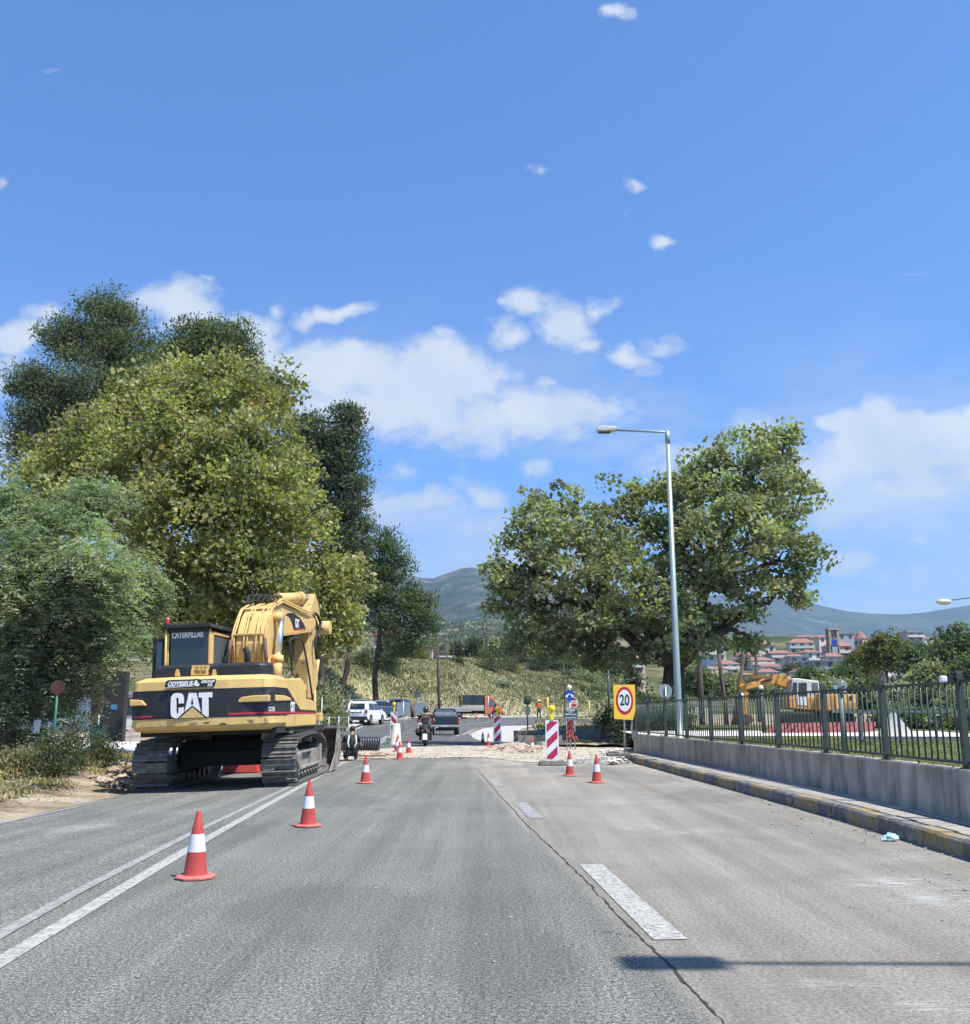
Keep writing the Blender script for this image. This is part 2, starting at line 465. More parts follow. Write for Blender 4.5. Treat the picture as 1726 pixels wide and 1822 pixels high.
def asphalt_mat(name, far=False):
    """worn asphalt; left lane darker, right lane pale and dusty, with aggregate, patches, scrapes and repairs"""
    m = bpy.data.materials.new(name); m.use_nodes = True
    N, L = m.node_tree.nodes, m.node_tree.links
    bs = N['Principled BSDF']; bs.inputs['Roughness'].default_value = .85; bs.inputs['Specular IOR Level'].default_value = .3
    t = N.new('ShaderNodeTexCoord'); OBJ = t.outputs['Object']
    def nz(s, d=5, r=.6, st=None, loc=(0, 0, 0)):
        n = N.new('ShaderNodeTexNoise'); n.inputs['Scale'].default_value = s; n.inputs['Detail'].default_value = d; n.inputs['Roughness'].default_value = r
        mp = N.new('ShaderNodeMapping'); mp.inputs['Scale'].default_value = st or (1, 1, 1); mp.inputs['Location'].default_value = loc
        L.new(OBJ, mp.inputs[0]); L.new(mp.outputs[0], n.inputs['Vector']); return n.outputs['Fac']
    def rng_(v, a, b, c=0., d=1., sm=False):
        n = N.new('ShaderNodeMapRange'); L.new(v, n.inputs[0])
        if sm: n.interpolation_type = 'SMOOTHSTEP'
        for i, q in enumerate((a, b, c, d)): n.inputs[i + 1].default_value = q
        return n.outputs[0]
    def mth(op, a, b):
        n = N.new('ShaderNodeMath'); n.operation = op
        for i, v in enumerate((a, b)):
            if isinstance(v, (int, float)): n.inputs[i].default_value = v
            else: L.new(v, n.inputs[i])
        return n.outputs[0]
    def mix(f, a, b, mode='MIX'):
        n = N.new('ShaderNodeMix'); n.data_type = 'RGBA'; n.blend_type = mode
        if isinstance(f, (int, float)): n.inputs[0].default_value = f
        else: L.new(f, n.inputs[0])
        for i, v in ((6, a), (7, b)):
            if isinstance(v, tuple): n.inputs[i].default_value = (*v, 1)
            else: L.new(v, n.inputs[i])
        return n.outputs[2]
    sp = N.new('ShaderNodeSeparateXYZ'); L.new(OBJ, sp.inputs[0]); X, Y = sp.outputs[0], sp.outputs[1]
    # aggregate grain, two sizes; road-aligned streaks
    g1 = rng_(nz(36, 5, .85), .40, .60, .45, 1.7)
    g2 = rng_(nz(80, 2, .7), .40, .60, .45, 1.75)
    big = rng_(nz(.55, 7, .65), .35, .65, .90, 1.10)
    streak = rng_(nz(1.5, 6, .65, (1.6, .035, 1)), .35, .65, .80, 1.2)
    base = (.142, .141, .122) if not far else (.085, .088, .084)
    c = mix(1., base, g1, 'MULTIPLY'); c = mix(1., c, g2, 'MULTIPLY'); c = mix(1., c, big, 'MULTIPLY'); c = mix(1., c, streak, 'MULTIPLY')
    if not far:
        # right-hand lane: pale dusty surface beyond the seam line x = 1.02 - .0646 (y-6)
        s = mth('ADD', X, mth('MULTIPLY', mth('SUBTRACT', Y, 6.0), .0646))
        wob = mth('MULTIPLY', mth('SUBTRACT', nz(1.6, 3), .5), .25)
        right = rng_(mth('ADD', s, mth('MULTIPLY', wob, .25)), .90, 1.02)
        pale = mix(1., mix(1., mix(1., (.235, .22, .185), rng_(nz(40, 5, .85), .38, .62, .5, 1.6), 'MULTIPLY'), big, 'MULTIPLY'), streak, 'MULTIPLY')
        brn = mix(rng_(nz(.7, 6, .65, None, (4, 2, 0)), .46, .62, 0, .28), pale, (.185, .150, .118))
        c = mix(right, c, brn)
        # dust spread near the trench and along the right kerb
        dust = mth('MULTIPLY', rng_(Y, 17.5, 31), rng_(nz(.5, 6, .62, (1, .5, 1)), .30, .62))
        dright = mth('MULTIPLY', rng_(s, -.4, 2.2), dust)
        c = mix(mth('MULTIPLY', dright, .72), c, (.37, .33, .275))
        # dark tar repair patch, mid-lane
        c = mix(mth('MULTIPLY', rng_(nz(.33, 3, .5, (1, .5, 1), (7, 1, 0)), .57, .60), .25), c, (.07, .075, .08))
        # dark spatter
        spat = mth('MULTIPLY', rng_(nz(17, 2, .5), .72, .75), rng_(nz(.9, 3), .53, .6))
        c = mix(mth('MULTIPLY', spat, .7), c, (.04, .038, .036))
        # white scrapes across the lane
        def scr(cx, cy, rx, ry, k=.75):
            ex = mth('DIVIDE', mth('SUBTRACT', X, cx), rx); ey = mth('DIVIDE', mth('SUBTRACT', Y, cy), ry)
            d = mth('SQRT', mth('ADD', mth('MULTIPLY', ex, ex), mth('MULTIPLY', ey, ey)), 0)
            return mth('MULTIPLY', mth('MULTIPLY', rng_(d, 1., .3), rng_(nz(3.0, 6, .65, (1.2, 16, 1)), .50, .60)), k)
        for a in (SCR):
            c = mix(scr(*a), c, (.55, .56, .54))
    L.new(c, bs.inputs['Base Color'])
    bp = N.new('ShaderNodeBump'); bp.inputs['Strength'].default_value = .55; bp.inputs['Distance'].default_value = .006
    L.new(g1, bp.inputs['Height']); L.new(bp.outputs[0], bs.inputs['Normal'])
    return m
def flat(px, py):
    r = ray(px, py); t = -HC / r.z
    return (r.x * t, r.y * t)
SCR = []
for (px, py, rx, ry, k) in [(1600, 1570, .75, .5, .9), (1690, 1600, .8, .45, .8), (150, 1462, .55, .7, .7), (1110, 1462, .55, 1.3, .6), (1090, 1425, .5, 1.0, .45),
                            (1660, 1790, .3, .15, .7), (1470, 1750, .5, .14, .5), (1620, 1525, .9, .5, .5), (1230, 1480, .5, .8, .45), (980, 1400, .6, 1.6, .4), (330, 1440, .8, .8, .35)]:
    a = flat(px, py); SCR.append((a[0], a[1], rx, ry, k))
M_ASPH = asphalt_mat('worn_asphalt'); M_ASPH2 = asphalt_mat('dark_asphalt', True)

def resample(poly, n):
    poly = [Vector(p) for p in poly]
    d = [0]
    for a, b in zip(poly, poly[1:]): d.append(d[-1] + (b - a).length)
    out = []
    for i in range(n):
        s = d[-1] * i / (n - 1)
        k = max(j for j in range(len(d)) if d[j] <= s + 1e-9); k = min(k, len(poly) - 2)
        u = (s - d[k]) / max(d[k + 1] - d[k], 1e-9)
        out.append(poly[k].lerp(poly[k + 1], u))
    return out
def smoothline(pts, it=2):
    pts = [Vector(p) for p in pts]
    for _ in range(it):
        q = [pts[0]]
        for a, b in zip(pts, pts[1:]): q += [a.lerp(b, .25), a.lerp(b, .75)]
        q.append(pts[-1]); pts = q
    return pts
def strip(name, left, right, mat, dz, nl=60, nw=12, kind=YW, parent=None, bumpy=0.0, smooth=True):
    Lp, Rp = resample(left, nl), resample(right, nl)
    V = []
    for a, b in zip(Lp, Rp):
        for k in range(nw + 1): V.append(a.lerp(b, k / nw)[:2])
    V = np.array(V); z = gz_np(V[:, 0], V[:, 1]) + dz
    if bumpy: z = z + np.array([abs(noisef(a, b, 1.7, 5)) * bumpy for a, b in V])
    return npmesh(name, np.c_[V, z], grid_faces(nl, nw + 1), mat, parent, smooth=smooth, kind=kind)
def V2(x, y): return Vector((x, y, 0))

# kerb line on the right and road edge on the left (measured on the ground plane)
KERB = smoothline([V2(4.9, -12), V2(4.9, 4)] + [V2(*flat(px, py)) for px, py in [(1726, 1532), (1560, 1478), (1400, 1432), (1250, 1391), (1160, 1366), (1098, 1350)]])
LEFT = [V2(-7.0, -12), V2(-6.95, 8)] + [V2(*flat(px, py)) for px, py in [(0, 1450), (90, 1428), (190, 1408), (400, 1368)]] + [V2(-9.9, 33)]
strip('road', LEFT, [p for p in KERB if True] + [V2(KERB[-1].x, 33)], M_ASPH, .0, 110, 30)
# new asphalt beyond the trench, curving away to the right
A2L = smoothline([GY(520, 40), GY(560, 48), GY(598, 58), GY(642, 76), GY(690, 87), GY(745, 96), GY(800, 101), GY(850, 104), GY(951, 110), GY(1060, 117), GY(1240, 126)])
A2R = smoothline([GY(945, 40), GY(925, 48), GY(868, 60), GY(830, 66), GY(835, 71), GY(855, 76), GY(883, 81), GY(915, 84), GY(954, 87), GY(1060, 91), GY(1240, 95)])
strip('road', A2L, A2R, M_ASPH2, .004, 110, 24)
tr = smoothline([GY(790, 40), GY(925, 41), GY(1010, 46)]); 
strip('road_shoulder', [GY(885, 40), GY(870, 50), GY(840, 60), GY(838, 68), GY(860, 75), GY(900, 80)], [GY(1000, 41), GY(955, 52), GY(930, 60), GY(930, 68), GY(925, 74), GY(952, 82)], pm('pale_concrete', (.40, .39, .36), .9, var=.15, scale=1.5, bump=.2), .012, 40, 8)
# dirt-filled trench across the road
M_DUST = pm('trench_dust', (.44, .395, .32), .95, var=.25, scale=3, bump=.6, bscale=30, col2=(.33, .25, .18), fac2=.56, sharp=.15, scale2=1.5, spec=.1)
def fl(px, py): return V2(*flat(px, py))
strip('dirt_strip', [fl(575, 1352), fl(640, 1352), fl(740, 1349), fl(860, 1348), fl(930, 1356), fl(1010, 1360), fl(1098, 1352), fl(1140, 1345)],
      [fl(575, 1341), fl(650, 1334), fl(740, 1329), fl(860, 1326), fl(930, 1321), fl(1010, 1319), fl(1098, 1320), fl(1140, 1320)], M_DUST, .006, 90, 12, bumpy=.022)
strip('driveway', [V2(-30, 31), V2(-12.6, 31.5), V2(-9.2, 33)], [V2(-30, 46), V2(-16, 46), V2(-10, 44)], pm('bright_concrete', (.62, .59, .54), .9, var=.1, scale=.8, bump=.15), .006, 30, 8)
# left pavement beyond the bend and its kerb
PAVL = smoothline([GY(480, 48), GY(540, 58), GY(580, 74), GY(640, 92), GY(700, 102), GY(800, 107.5), GY(951, 115), GY(1060, 122)])
M_SLAB = pm('pavement_slab', (.42, .39, .34), .9, var=.15, scale=1.2, bump=.2)
strip('pavement', PAVL, A2L[:-2], M_SLAB, .12, 70, 4)
def kerbrun(name, line, w, h, mats, seglen, root=None, z0=0.0, gap=.012, cycle=(0, 1), left=True, label=None, off=0.0, run=None):
    """individual kerb stones along a line; inner side at +w to the right of the line direction"""
    line = [Vector((p[0], p[1], 0)) for p in line]
    L_ = sum((b - a).length for a, b in zip(line, line[1:])); n = max(1, int(L_ / seglen))
    pts = resample(line, n + 1)
    root = root or bpy.data.objects.new(name, None)
    if root.name not in COL.objects: COL.objects.link(root)
    root['kind'] = YW
    for i in range(n):
        a, b = pts[i], pts[i + 1]; d = (b - a).normalized(); nr = Vector((d.y, -d.x, 0)) * (1 if left else -1)
        a2, b2 = a + d * gap / 2, b - d * gap / 2
        j = random.uniform(-.008, .008); hz = h + random.uniform(-.008, .008)
        za, zb = gz(a.x, a.y) + z0, gz(b.x, b.y) + z0
        bb = B(); o_ = nr * (off + j)
        vs = []
        for (p, zz) in ((a2, za), (b2, zb)):
            vs += [p + o_ + Vector((0, 0, zz - .12)), p + o_ + nr * w + Vector((0, 0, zz - .12)), p + o_ + nr * w + Vector((0, 0, zz + hz)), p + o_ + nr * .025 + Vector((0, 0, zz + hz)), p + o_ + Vector((0, 0, zz + hz - .03))]
        bb.add(vs, [(0, 1, 2, 3, 4), (9, 8, 7, 6, 5), (0, 4, 9, 5), (4, 3, 8, 9), (3, 2, 7, 8), (2, 1, 6, 7)])
        bb.build('kerb_stone', mats[cycle[(i // (run or 1)) % len(cycle)]], root)
    return root
M_KY = pm('kerb_faded_yellow', (.30, .205, .075), .85, var=.35, scale=9, col2=(.25, .225, .18), fac2=.49, sharp=.12, scale2=7, bump=.3)
M_KD = pm('kerb_dark_paint', (.135, .135, .13), .85, var=.25, scale=9, col2=(.30, .27, .22), fac2=.57, sharp=.1, scale2=6, bump=.3)
M_KC = pm('kerb_concrete', (.38, .35, .30), .9, var=.2, scale=7, bump=.3)
kerbrun('kerb', KERB, .24, .19, [M_KY, M_KD], .55, cycle=(0, 0, 1, 1), gap=.006)
kerbrun('kerb', [GY(560, 48), GY(598, 58), GY(642, 76), GY(690, 87), GY(745, 96), GY(800, 101), GY(850, 104), GY(951, 110)], .2, .13, [M_KC], 1.6, left=False, cycle=(0,))
# pavement on the right between kerb and wall (two bands divided by a groove)
WALL = smoothline([V2(6.15, -12), V2(6.1, 4)] + [V2(*flat(px, py)) for px, py in [(1726, 1462), (1500, 1411), (1300, 1370), (1190, 1349), (1128, 1337)]], 2)
# wall foot was measured at pavement height, so pull the line in accordingly
WALL = [Vector((p.x * .871 if p.y > 5 else p.x * .92, p.y * .871 if p.y > 5 else p.y, 0)) for p in WALL]
def offs(line, d):
    out = []
    for i, p in enumerate(line):
        a = line[max(i - 1, 0)]; b = line[min(i + 1, len(line) - 1)]; t = (b - a).normalized()
        out.append(Vector((p.x + t.y * d, p.y - t.x * d, 0)))
    return out
M_PAV = pm('pavement_concrete', (.36, .33, .285), .92, var=.2, scale=3, col2=(.25, .23, .2), fac2=.6, sharp=.2, scale2=4, bump=.35, bscale=40)
KE = [p for p in KERB if p.y < WALL[-1].y + .6]
strip('pavement', offs(KE, .245), offs(KE, .60), M_PAV, .178, 80, 3)
strip('pavement', offs(KE, .622), WALL, M_PAV, .180, 80, 5)
strip('pavement_joint', offs(KE, .59), offs(KE, .63), pm('joint_dark', (.05, .047, .042), 1, var=.1), .150, 80, 1)  # dark joint strip set low between the two pavement bands

# ------------------------------------------------------------------ markings
M_WHITE = pm('road_paint', (.37, .365, .33), .8, var=.2, scale=8, col2=(.20, .20, .18), fac2=.545, sharp=.1, scale2=22, bump=.2, bscale=60)
M_WORN = pm('worn_road_paint', (.30, .30, .28), .85, var=.2, scale=6, col2=(.17, .175, .175), fac2=.53, sharp=.2, scale2=16, bump=.2, bscale=60)
def line_mark(name, pts, w, mat, dz=.006, n=40):
    pts = [Vector((p[0], p[1], 0)) for p in pts]
    return strip(name, offs(pts, -w / 2), offs(pts, w / 2), mat, dz, n, 2)
line_mark('lane_marking', [fl(-60, 1750), fl(0, 1712), fl(300, 1532), fl(600, 1361), fl(615, 1354)], .13, M_WHITE, n=80)
line_mark('lane_marking', [fl(-60, 1700), fl(0, 1664), fl(150, 1580), fl(330, 1487), fl(520, 1396)], .11, M_WORN, n=80)
for (a, b, w) in [((1193, 1673), (1051, 1539), .22), ((955, 1456), (925, 1428), .20), ((890, 1400), (874, 1386), .2), ((1400, 1880), (1350, 1830), .22)]:
    line_mark('lane_marking', [fl(*a), fl(*b)], w, M_WORN if w == .2 else M_WHITE, n=12)
line_mark('edge_marking', [fl(-30, 1456), fl(60, 1438), fl(190, 1412)], .10, M_WORN)
line_mark('lane_marking', [GY(675, 47), GY(697, 58), GY(716, 62.5), GY(745, 69), GY(790, 77), GY(835, 83), GY(877, 92), GY(951, 97), GY(1100, 103)], .13, M_WHITE, .014, 60)
line_mark('lane_marking', [GY(668, 47), GY(690, 58)], .13, M_WHITE, .014, 20)
line_mark('edge_marking', [GY(575, 50), GY(604, 58), GY(648, 76), GY(695, 85.5), GY(748, 94), GY(801, 99), GY(850, 102)], .2, M_WHITE, .014, 60)
line_mark('edge_marking', [GY(812, 61), GY(826, 68), GY(845, 74), GY(886, 79.5), GY(954, 85), GY(1060, 88)], .16, M_WHITE, .018, 60)
line_mark('lane_marking', [GY(815, 42), GY(813, 45.5)], .45, M_WHITE, .014, 8)
# the long crack beside the lane dashes
cp = []
pts = resample([fl(1290, 1822), fl(1160, 1690), fl(1020, 1545), fl(940, 1470), fl(880, 1405), fl(850, 1370)], 320)
for p in pts: cp.append(Vector((p.x + .022 * noisef(p.x * 3, p.y * 3, .9, 2) + random.uniform(-.006, .006), p.y, 0)))
M_CRACK = pm('crack_fill', (.035, .033, .03), 1, var=.3, scale=20)
def varstrip(name, pts, w0, w1, mat, dz):
    Lp, Rp = [], []
    for p in pts:
        w = random.uniform(w0, w1); Lp.append((p.x - w / 2, p.y)); Rp.append((p.x + w / 2, p.y))
    V = []
    for a, b in zip(Lp, Rp): V += [(*a, gz(*a) + dz), (*b, gz(*b) + dz)]
    F = [(2 * i, 2 * i + 1, 2 * i + 3, 2 * i + 2) for i in range(len(pts) - 1)]
    return npmesh(name, V, F, mat, kind=YW)
varstrip('road_crack', cp, .004, .024, M_CRACK, .004)
c2 = [Vector((p.x + random.uniform(-.02, .02), p.y + random.uniform(-.02, .02), 0)) for p in resample([fl(1040, 1655), fl(1090, 1660), fl(1130, 1668)], 14)]
varstrip('road_crack', c2, .004, .014, M_CRACK, .004)

# ------------------------------------------------------------------ lawn behind the wall
LAWNZ = .64
Wr = offs(WALL, .22)
M_LAWN = pm('lawn_soil', (.075, .105, .035), .95, var=.3, scale=3, col2=(.16, .15, .06), fac2=.55, sharp=.2, scale2=1.2, bump=.6, bscale=30, spec=.1)
ln_l = [Vector((p.x, p.y, 0)) for p in Wr]
def lawn_strip(name, left, right, mat, zf, nl=60, nw=14, kind=YW):
    Lp, Rp = resample(left, nl), resample(right, nl); V = []
    for a, b in zip(Lp, Rp):
        for k in range(nw + 1):
            q = a.lerp(b, k / nw); V.append((q.x, q.y, zf(q.x, q.y)))
    return npmesh(name, V, grid_faces(nl, nw + 1), mat, smooth=True, kind=kind)
lz = lambda x, y: LAWNZ + .0007 * max(0, y - 20) * 4
lawn_strip('lawn', ln_l + [Vector((6.4, 40, 0)), Vector((6.6, 62, 0))], [Vector((60, -12, 0)), Vector((60, 30, 0)), Vector((60, 62, 0))], M_LAWN, lz)
lawn_strip('terrace_paving', [V2(WALL[-1].x + .25, WALL[-1].y - 1), V2(9, 33), V2(11.5, 33), V2(17, 32)], [V2(5.6, 41), V2(8, 42), V2(12, 42), V2(18.5, 41)], pm('bright_concrete', (.62, .59, .54)), lambda x, y: lz(x, y) + .02, 12, 8)

# ------------------------------------------------------------------ bank, hills, mountains
def scrub_mat(name, cols, s1, s2, bump=.6, bd=.3):
    m = bpy.data.materials.new(name); m.use_nodes = True
    N, L = m.node_tree.nodes, m.node_tree.links
    bs = N['Principled BSDF']; bs.inputs['Roughness'].default_value = 1; bs.inputs['Specular IOR Level'].default_value = .05
    t = N.new('ShaderNodeTexCoord')
    def nz(s, d=8, r=.65):
        n = N.new('ShaderNodeTexNoise'); n.inputs['Scale'].default_value = s; n.inputs['Detail'].default_value = d; n.inputs['Roughness'].default_value = r
        L.new(t.outputs['Object'], n.inputs['Vector']); return n.outputs['Fac']
    r = N.new('ShaderNodeValToRGB'); L.new(nz(s1), r.inputs[0]); e = r.color_ramp.elements
    e[0].position = .34; e[0].color = (*cols[0], 1); e[1].position = .68; e[1].color = (*cols[-1], 1)
    for i, c_ in enumerate(cols[1:-1]):
        k = e.new(.34 + .34 * (i + 1) / (len(cols) - 1)); k.color = (*c_, 1)
    mr = N.new('ShaderNodeMapRange'); L.new(nz(s2, 9, .72), mr.inputs[0]); mr.inputs[1].default_value = .3; mr.inputs[2].default_value = .7; mr.inputs[3].default_value = .5; mr.inputs[4].default_value = 1.5
    mx = N.new('ShaderNodeMix'); mx.data_type = 'RGBA'; mx.blend_type = 'MULTIPLY'; mx.inputs[0].default_value = 1
    L.new(r.outputs[0], mx.inputs[6]); L.new(mr.outputs[0], mx.inputs[7]); L.new(mx.outputs[2], bs.inputs['Base Color'])
    bp = N.new('ShaderNodeBump'); bp.inputs['Strength'].default_value = bump; bp.inputs['Distance'].default_value = bd
    L.new(nz(s2, 9, .7), bp.inputs['Height']); L.new(bp.outputs[0], bs.inputs['Normal'])
    return m
# grassy bank behind the bend: columns by bearing, rising from the road edge to its crest
CREST = [(330, 1150, 120), (450, 1160, 120), (560, 1163, 122), (640, 1166, 126), (700, 1178, 130), (760, 1180, 134), (830, 1174, 140), (900, 1182, 146), (960, 1190, 150), (1030, 1200, 156), (1090, 1224, 158), (1160, 1248, 160), (1260, 1262, 160)]
BASE = [(330, 72), (450, 78), (560, 84), (640, 96), (700, 103), (760, 107), (830, 110), (900, 113), (960, 116), (1030, 120), (1090, 122), (1160, 126), (1260, 130)]
def interp(tab, x, k=1): return float(np.interp(x, [t[0] for t in tab], [t[k] for t in tab]))
bp_, bank_pts = np.arange(330, 1261, 6.), []
NB = 34
for b in bp_:
    y0 = interp(BASE, b); cy, cY = interp(CREST, b, 1), interp(CREST, b, 2)
    p1 = P(b, cy, cY); x0 = (b - 863) / FP * y0 / 1.022
    z0 = gz(x0, y0) - .1
    for i in range(NB + 6):
        t = i / NB
        if t <= 1:
            s_ = math.sin(t * math.pi / 2) ** .85 * (1 - .15) + .15 * t
            x = x0 + (p1.x - x0) * t; y = y0 + (p1.y - y0) * t; z = z0 + (p1.z - z0) * s_
            z += .9 * noisef(x, y, .07, 4) * math.sin(t * math.pi) + .35 * noisef(x, y, .3, 9) * min(1, t * 6) * (1 - .7 * t)
        else:
            k = (t - 1) * NB
            x = p1.x * (1 + .012 * k); y = p1.y + 3 * k; z = p1.z - .9 * k
        bank_pts.append((x, y, z))
bank_arr = np.array(bank_pts).reshape(len(bp_), NB + 6, 3)
M_BANK = scrub_mat('dry_grass_bank', [(.19, .175, .10), (.30, .27, .17), (.42, .375, .26)], .12, 1.6)
npmesh('grassy_bank', bank_arr.reshape(-1, 3), grid_faces(len(bp_), NB + 6), M_BANK, smooth=True, kind=YW)
def bank_at(px, t):
    i = (px - 330) / 6.; i0 = int(i); i0 = max(0, min(i0, len(bp_) - 2)); j = t * NB; j0 = min(int(j), NB + 4)
    u, v = i - i0, j - j0
    A = bank_arr
    p = (A[i0, j0] * (1 - u) + A[i0 + 1, j0] * u) * (1 - v) + (A[i0, j0 + 1] * (1 - u) + A[i0 + 1, j0 + 1] * u) * v
    return Vector(p)
# rolling country behind, incl. the hill the town stands on
EL_L = [(100, 1300), (130, 1275), (150, 1240), (200, 1196), (400, 1182), (700, 1160), (1200, 1124), (1900, 1106), (2600, 1120)]
EL_R = [(100, 1292), (131, 1274), (150, 1264), (220, 1238), (300, 1205), (450, 1152), (560, 1138), (800, 1136), (1400, 1139), (2600, 1150)]
def far_h(x, y):
    b = 863 + x / y * FP * 1.022
    k = min(1, max(0, (b - 1020) / 170)); k = k * k * (3 - 2 * k)
    ep = interp(EL_L, y) * (1 - k) + interp(EL_R, y) * k
    z = P(863, ep, y).z
    return z + noisef(x, y, .004, 11) * y * .006 + noisef(x, y, .02, 5) * min(y * .004, 2)
fy = np.geomspace(118, 2600, 90); ft = np.concatenate([np.linspace(-2.2, -.75, 14), np.linspace(-.7, .8, 150), np.linspace(.86, 2.4, 14)])
fv = [(t * y, y, far_h(t * y, y)) for y in fy for t in ft]
M_HILLS = scrub_mat('scrub_hills', [(.035, .055, .022), (.075, .09, .035), (.19, .16, .09), (.26, .21, .13)], .013, .09, bump=.4, bd=2)
npmesh('hills', fv, grid_faces(len(fy), len(ft)), M_HILLS, smooth=True, kind=YW)
def rock_mat():
    m = scrub_mat('mountain_rock_scrub', [(.022, .04, .02), (.04, .058, .028), (.12, .12, .09), (.42, .40, .36)], .0055, .03, bump=.9, bd=25)
    return m
M_MTN = rock_mat()
M_MTN2 = scrub_mat('far_mountain_scrub', [(.022, .038, .022), (.036, .052, .028), (.06, .072, .045), (.12, .12, .10)], .004, .02, bump=.8, bd=25)
def mountain(name, prof, D, depth, foot, seed, amp, mat=None):
    """ridge profile (px, py) at distance D; slope falls towards the camera to `foot` px at D-depth, and away behind"""
    pxs = np.linspace(prof[0][0], prof[-1][0], 150); n = 60; V = []
    for b in pxs:
        ry = interp(prof, b); hz_ = P(863, ry, D).z; fz = P(863, max(foot, ry + 25), D - depth).z
        for i in range(n + 8):
            t = i / n
            y = D - depth + depth * t if t <= 1 else D + (t - 1) * depth
            x = (b - 863) / FP * y / 1.022
            if t <= 1:
                prof_ = t ** 1.35
                z = fz + (hz_ - fz) * prof_
                w = math.sin(math.pi * min(t, .999)) ** .7
                rid = noisef(x, y * .45, .0011 * 4000 / D, seed); rid2 = noisef(x, y * .5, .004 * 4000 / D, seed + 3)
                z += amp * w * (rid * .75 - abs(rid2) * .45)
                z += amp * .035 * noisef(x, y, .02, seed + 7) * min(1, t * 2)
            else: z = hz_ - (t - 1) * depth * .5
            V.append((x, y, z))
    o = npmesh(name, V, grid_faces(len(pxs), n + 8), mat or M_MTN, smooth=True, kind=YW)
    return o
mountain('mountain', [(-900, 1120), (-200, 1090), (200, 1060), (500, 1048), (640, 1030), (705, 1019), (728, 1022), (750, 1029), (772, 1031), (790, 1021), (808, 1012), (825, 1010), (850, 1010), (870, 1014), (900, 1028), (960, 1045), (1060, 1075), (1160, 1098), (1280, 1118), (1500, 1135), (1900, 1150), (2600, 1160)], 4200, 2100, 1112, 21, 150)
mountain('mountain', [(700, 1110), (1000, 1085), (1150, 1068), (1250, 1060), (1350, 1058), (1430, 1066), (1452, 1071), (1480, 1079), (1520, 1087), (1560, 1091), (1610, 1093), (1650, 1091), (1690, 1085), (1726, 1080), (1850, 1060), (2100, 1050), (2700, 1100)], 6600, 3200, 1138, 33, 170, M_MTN2)
# ================================================================== VEGETATION
M_LEAF = leafmat('broad_leaf', .42, .5, .35)
M_NEEDLE = leafmat('pine_needle', .28, .6, .25)
M_GRASS = leafmat('grass_blade', .25, .8, .1)
def barkmat(name, a, b, s=6):
    return pm(name, a, .95, var=.25, scale=s, col2=b, fac2=.52, sharp=.12, scale2=s * .6, bump=.9, bscale=s * 3, stretch=(1, 1, .35), spec=.1)
M_BARKP = barkmat('plane_bark', (.17, .145, .11), (.075, .062, .048), 4)
M_BARKD = barkmat('pine_bark', (.085, .068, .055), (.045, .036, .03), 5)
def rand_unit(n):
    v = rng.normal(size=(n, 3)); return v / np.linalg.norm(v, axis=1)[:, None]
def leaf_mesh(name, C, S, K, mat, parent=None, up=.5, asp=.75, fold=.12, dirs=None, kind=None):
    n = len(C)
    if n == 0: return None
    nr = rand_unit(n); nr[:, 2] += up; nr /= np.linalg.norm(nr, axis=1)[:, None]
    t = rand_unit(n) if dirs is None else dirs
    t = t - nr * (t * nr).sum(1)[:, None]; t /= np.linalg.norm(t, axis=1)[:, None] + 1e-9
    b = np.cross(nr, t); S = S[:, None]
    V = np.empty((n, 4, 3))
    V[:, 0] = C - t * S * .5; V[:, 2] = C + t * S * .5
    V[:, 1] = C + b * S * .5 * asp + nr * S * fold + t * S * .06
    V[:, 3] = C - b * S * .5 * asp + nr * S * fold + t * S * .06
    F = np.arange(n * 4).reshape(n, 4)
    return npmesh(name, V.reshape(-1, 3), F, mat, parent, color=np.repeat(K, 4, axis=0), kind=kind)
def gauss(n):
    g = rng.normal(size=(n, 3)); r = np.linalg.norm(g, axis=1)[:, None]
    return g / r * np.minimum(r, 1.9 + .25 * rng.uniform(size=(n, 1)))
def lobe_clumps(lobes, n, shell=.5):
    """lobes: (centre, (rx, ry, rz)); random clump centres near the lobe surfaces, more in larger lobes"""
    w = np.array([(l[1][0] * l[1][1] * l[1][2]) ** (2 / 3) for l in lobes]); w /= w.sum()
    out = []; src = []
    for i, (c, r) in enumerate(lobes):
        m = max(3, int(n * w[i]))
        d = rand_unit(m); rad = rng.uniform(0, 1, m) ** shell * np.where(rng.uniform(size=m) < .22, rng.uniform(1.0, 1.28, m), 1.0)
        out.append(np.array(c) + d * rad[:, None] * np.array(r)); src += [i] * m
    return np.concatenate(out), np.array(src)
def palette(n, cols, wts, jit=.18):
    wts = (list(wts) + [1] * len(cols))[:len(cols)]
    idx = rng.choice(len(cols), n, p=np.array(wts) / sum(wts))
    c = np.array(cols)[idx] * rng.uniform(1 - jit, 1 + jit, (n, 1)) * rng.uniform(.93, 1.07, (n, 3))
    return c
def limb(b, p0, p1, r0, r1, n=6, wob=.06, seg=5, sag=0.0):
    p0, p1 = Vector(p0), Vector(p1); L_ = (p1 - p0).length; pts = []; rs = []
    for i in range(seg + 1):
        t = i / seg
        q = p0.lerp(p1, t) + Vector([random.uniform(-1, 1) * wob * L_ * math.sin(math.pi * t) for _ in range(3)])
        q.z += sag * L_ * math.sin(math.pi * t)
        pts.append(q); rs.append(r0 + (r1 - r0) * t)
    b.tube(pts, rs, n)
    return pts
def pixlobes(Y, L_, sq=1.0):
    out = []
    for l in L_:
        px, py, rx, ry = l[:4]; dy = l[4] if len(l) > 4 else 0
        c = P(px, py, Y + dy); k = mpp(py, Y + dy)
        out.append(((c.x, c.y, c.z), (rx * k, (rx * k * .5 + ry * k * .5) * sq, ry * k)))
    return out
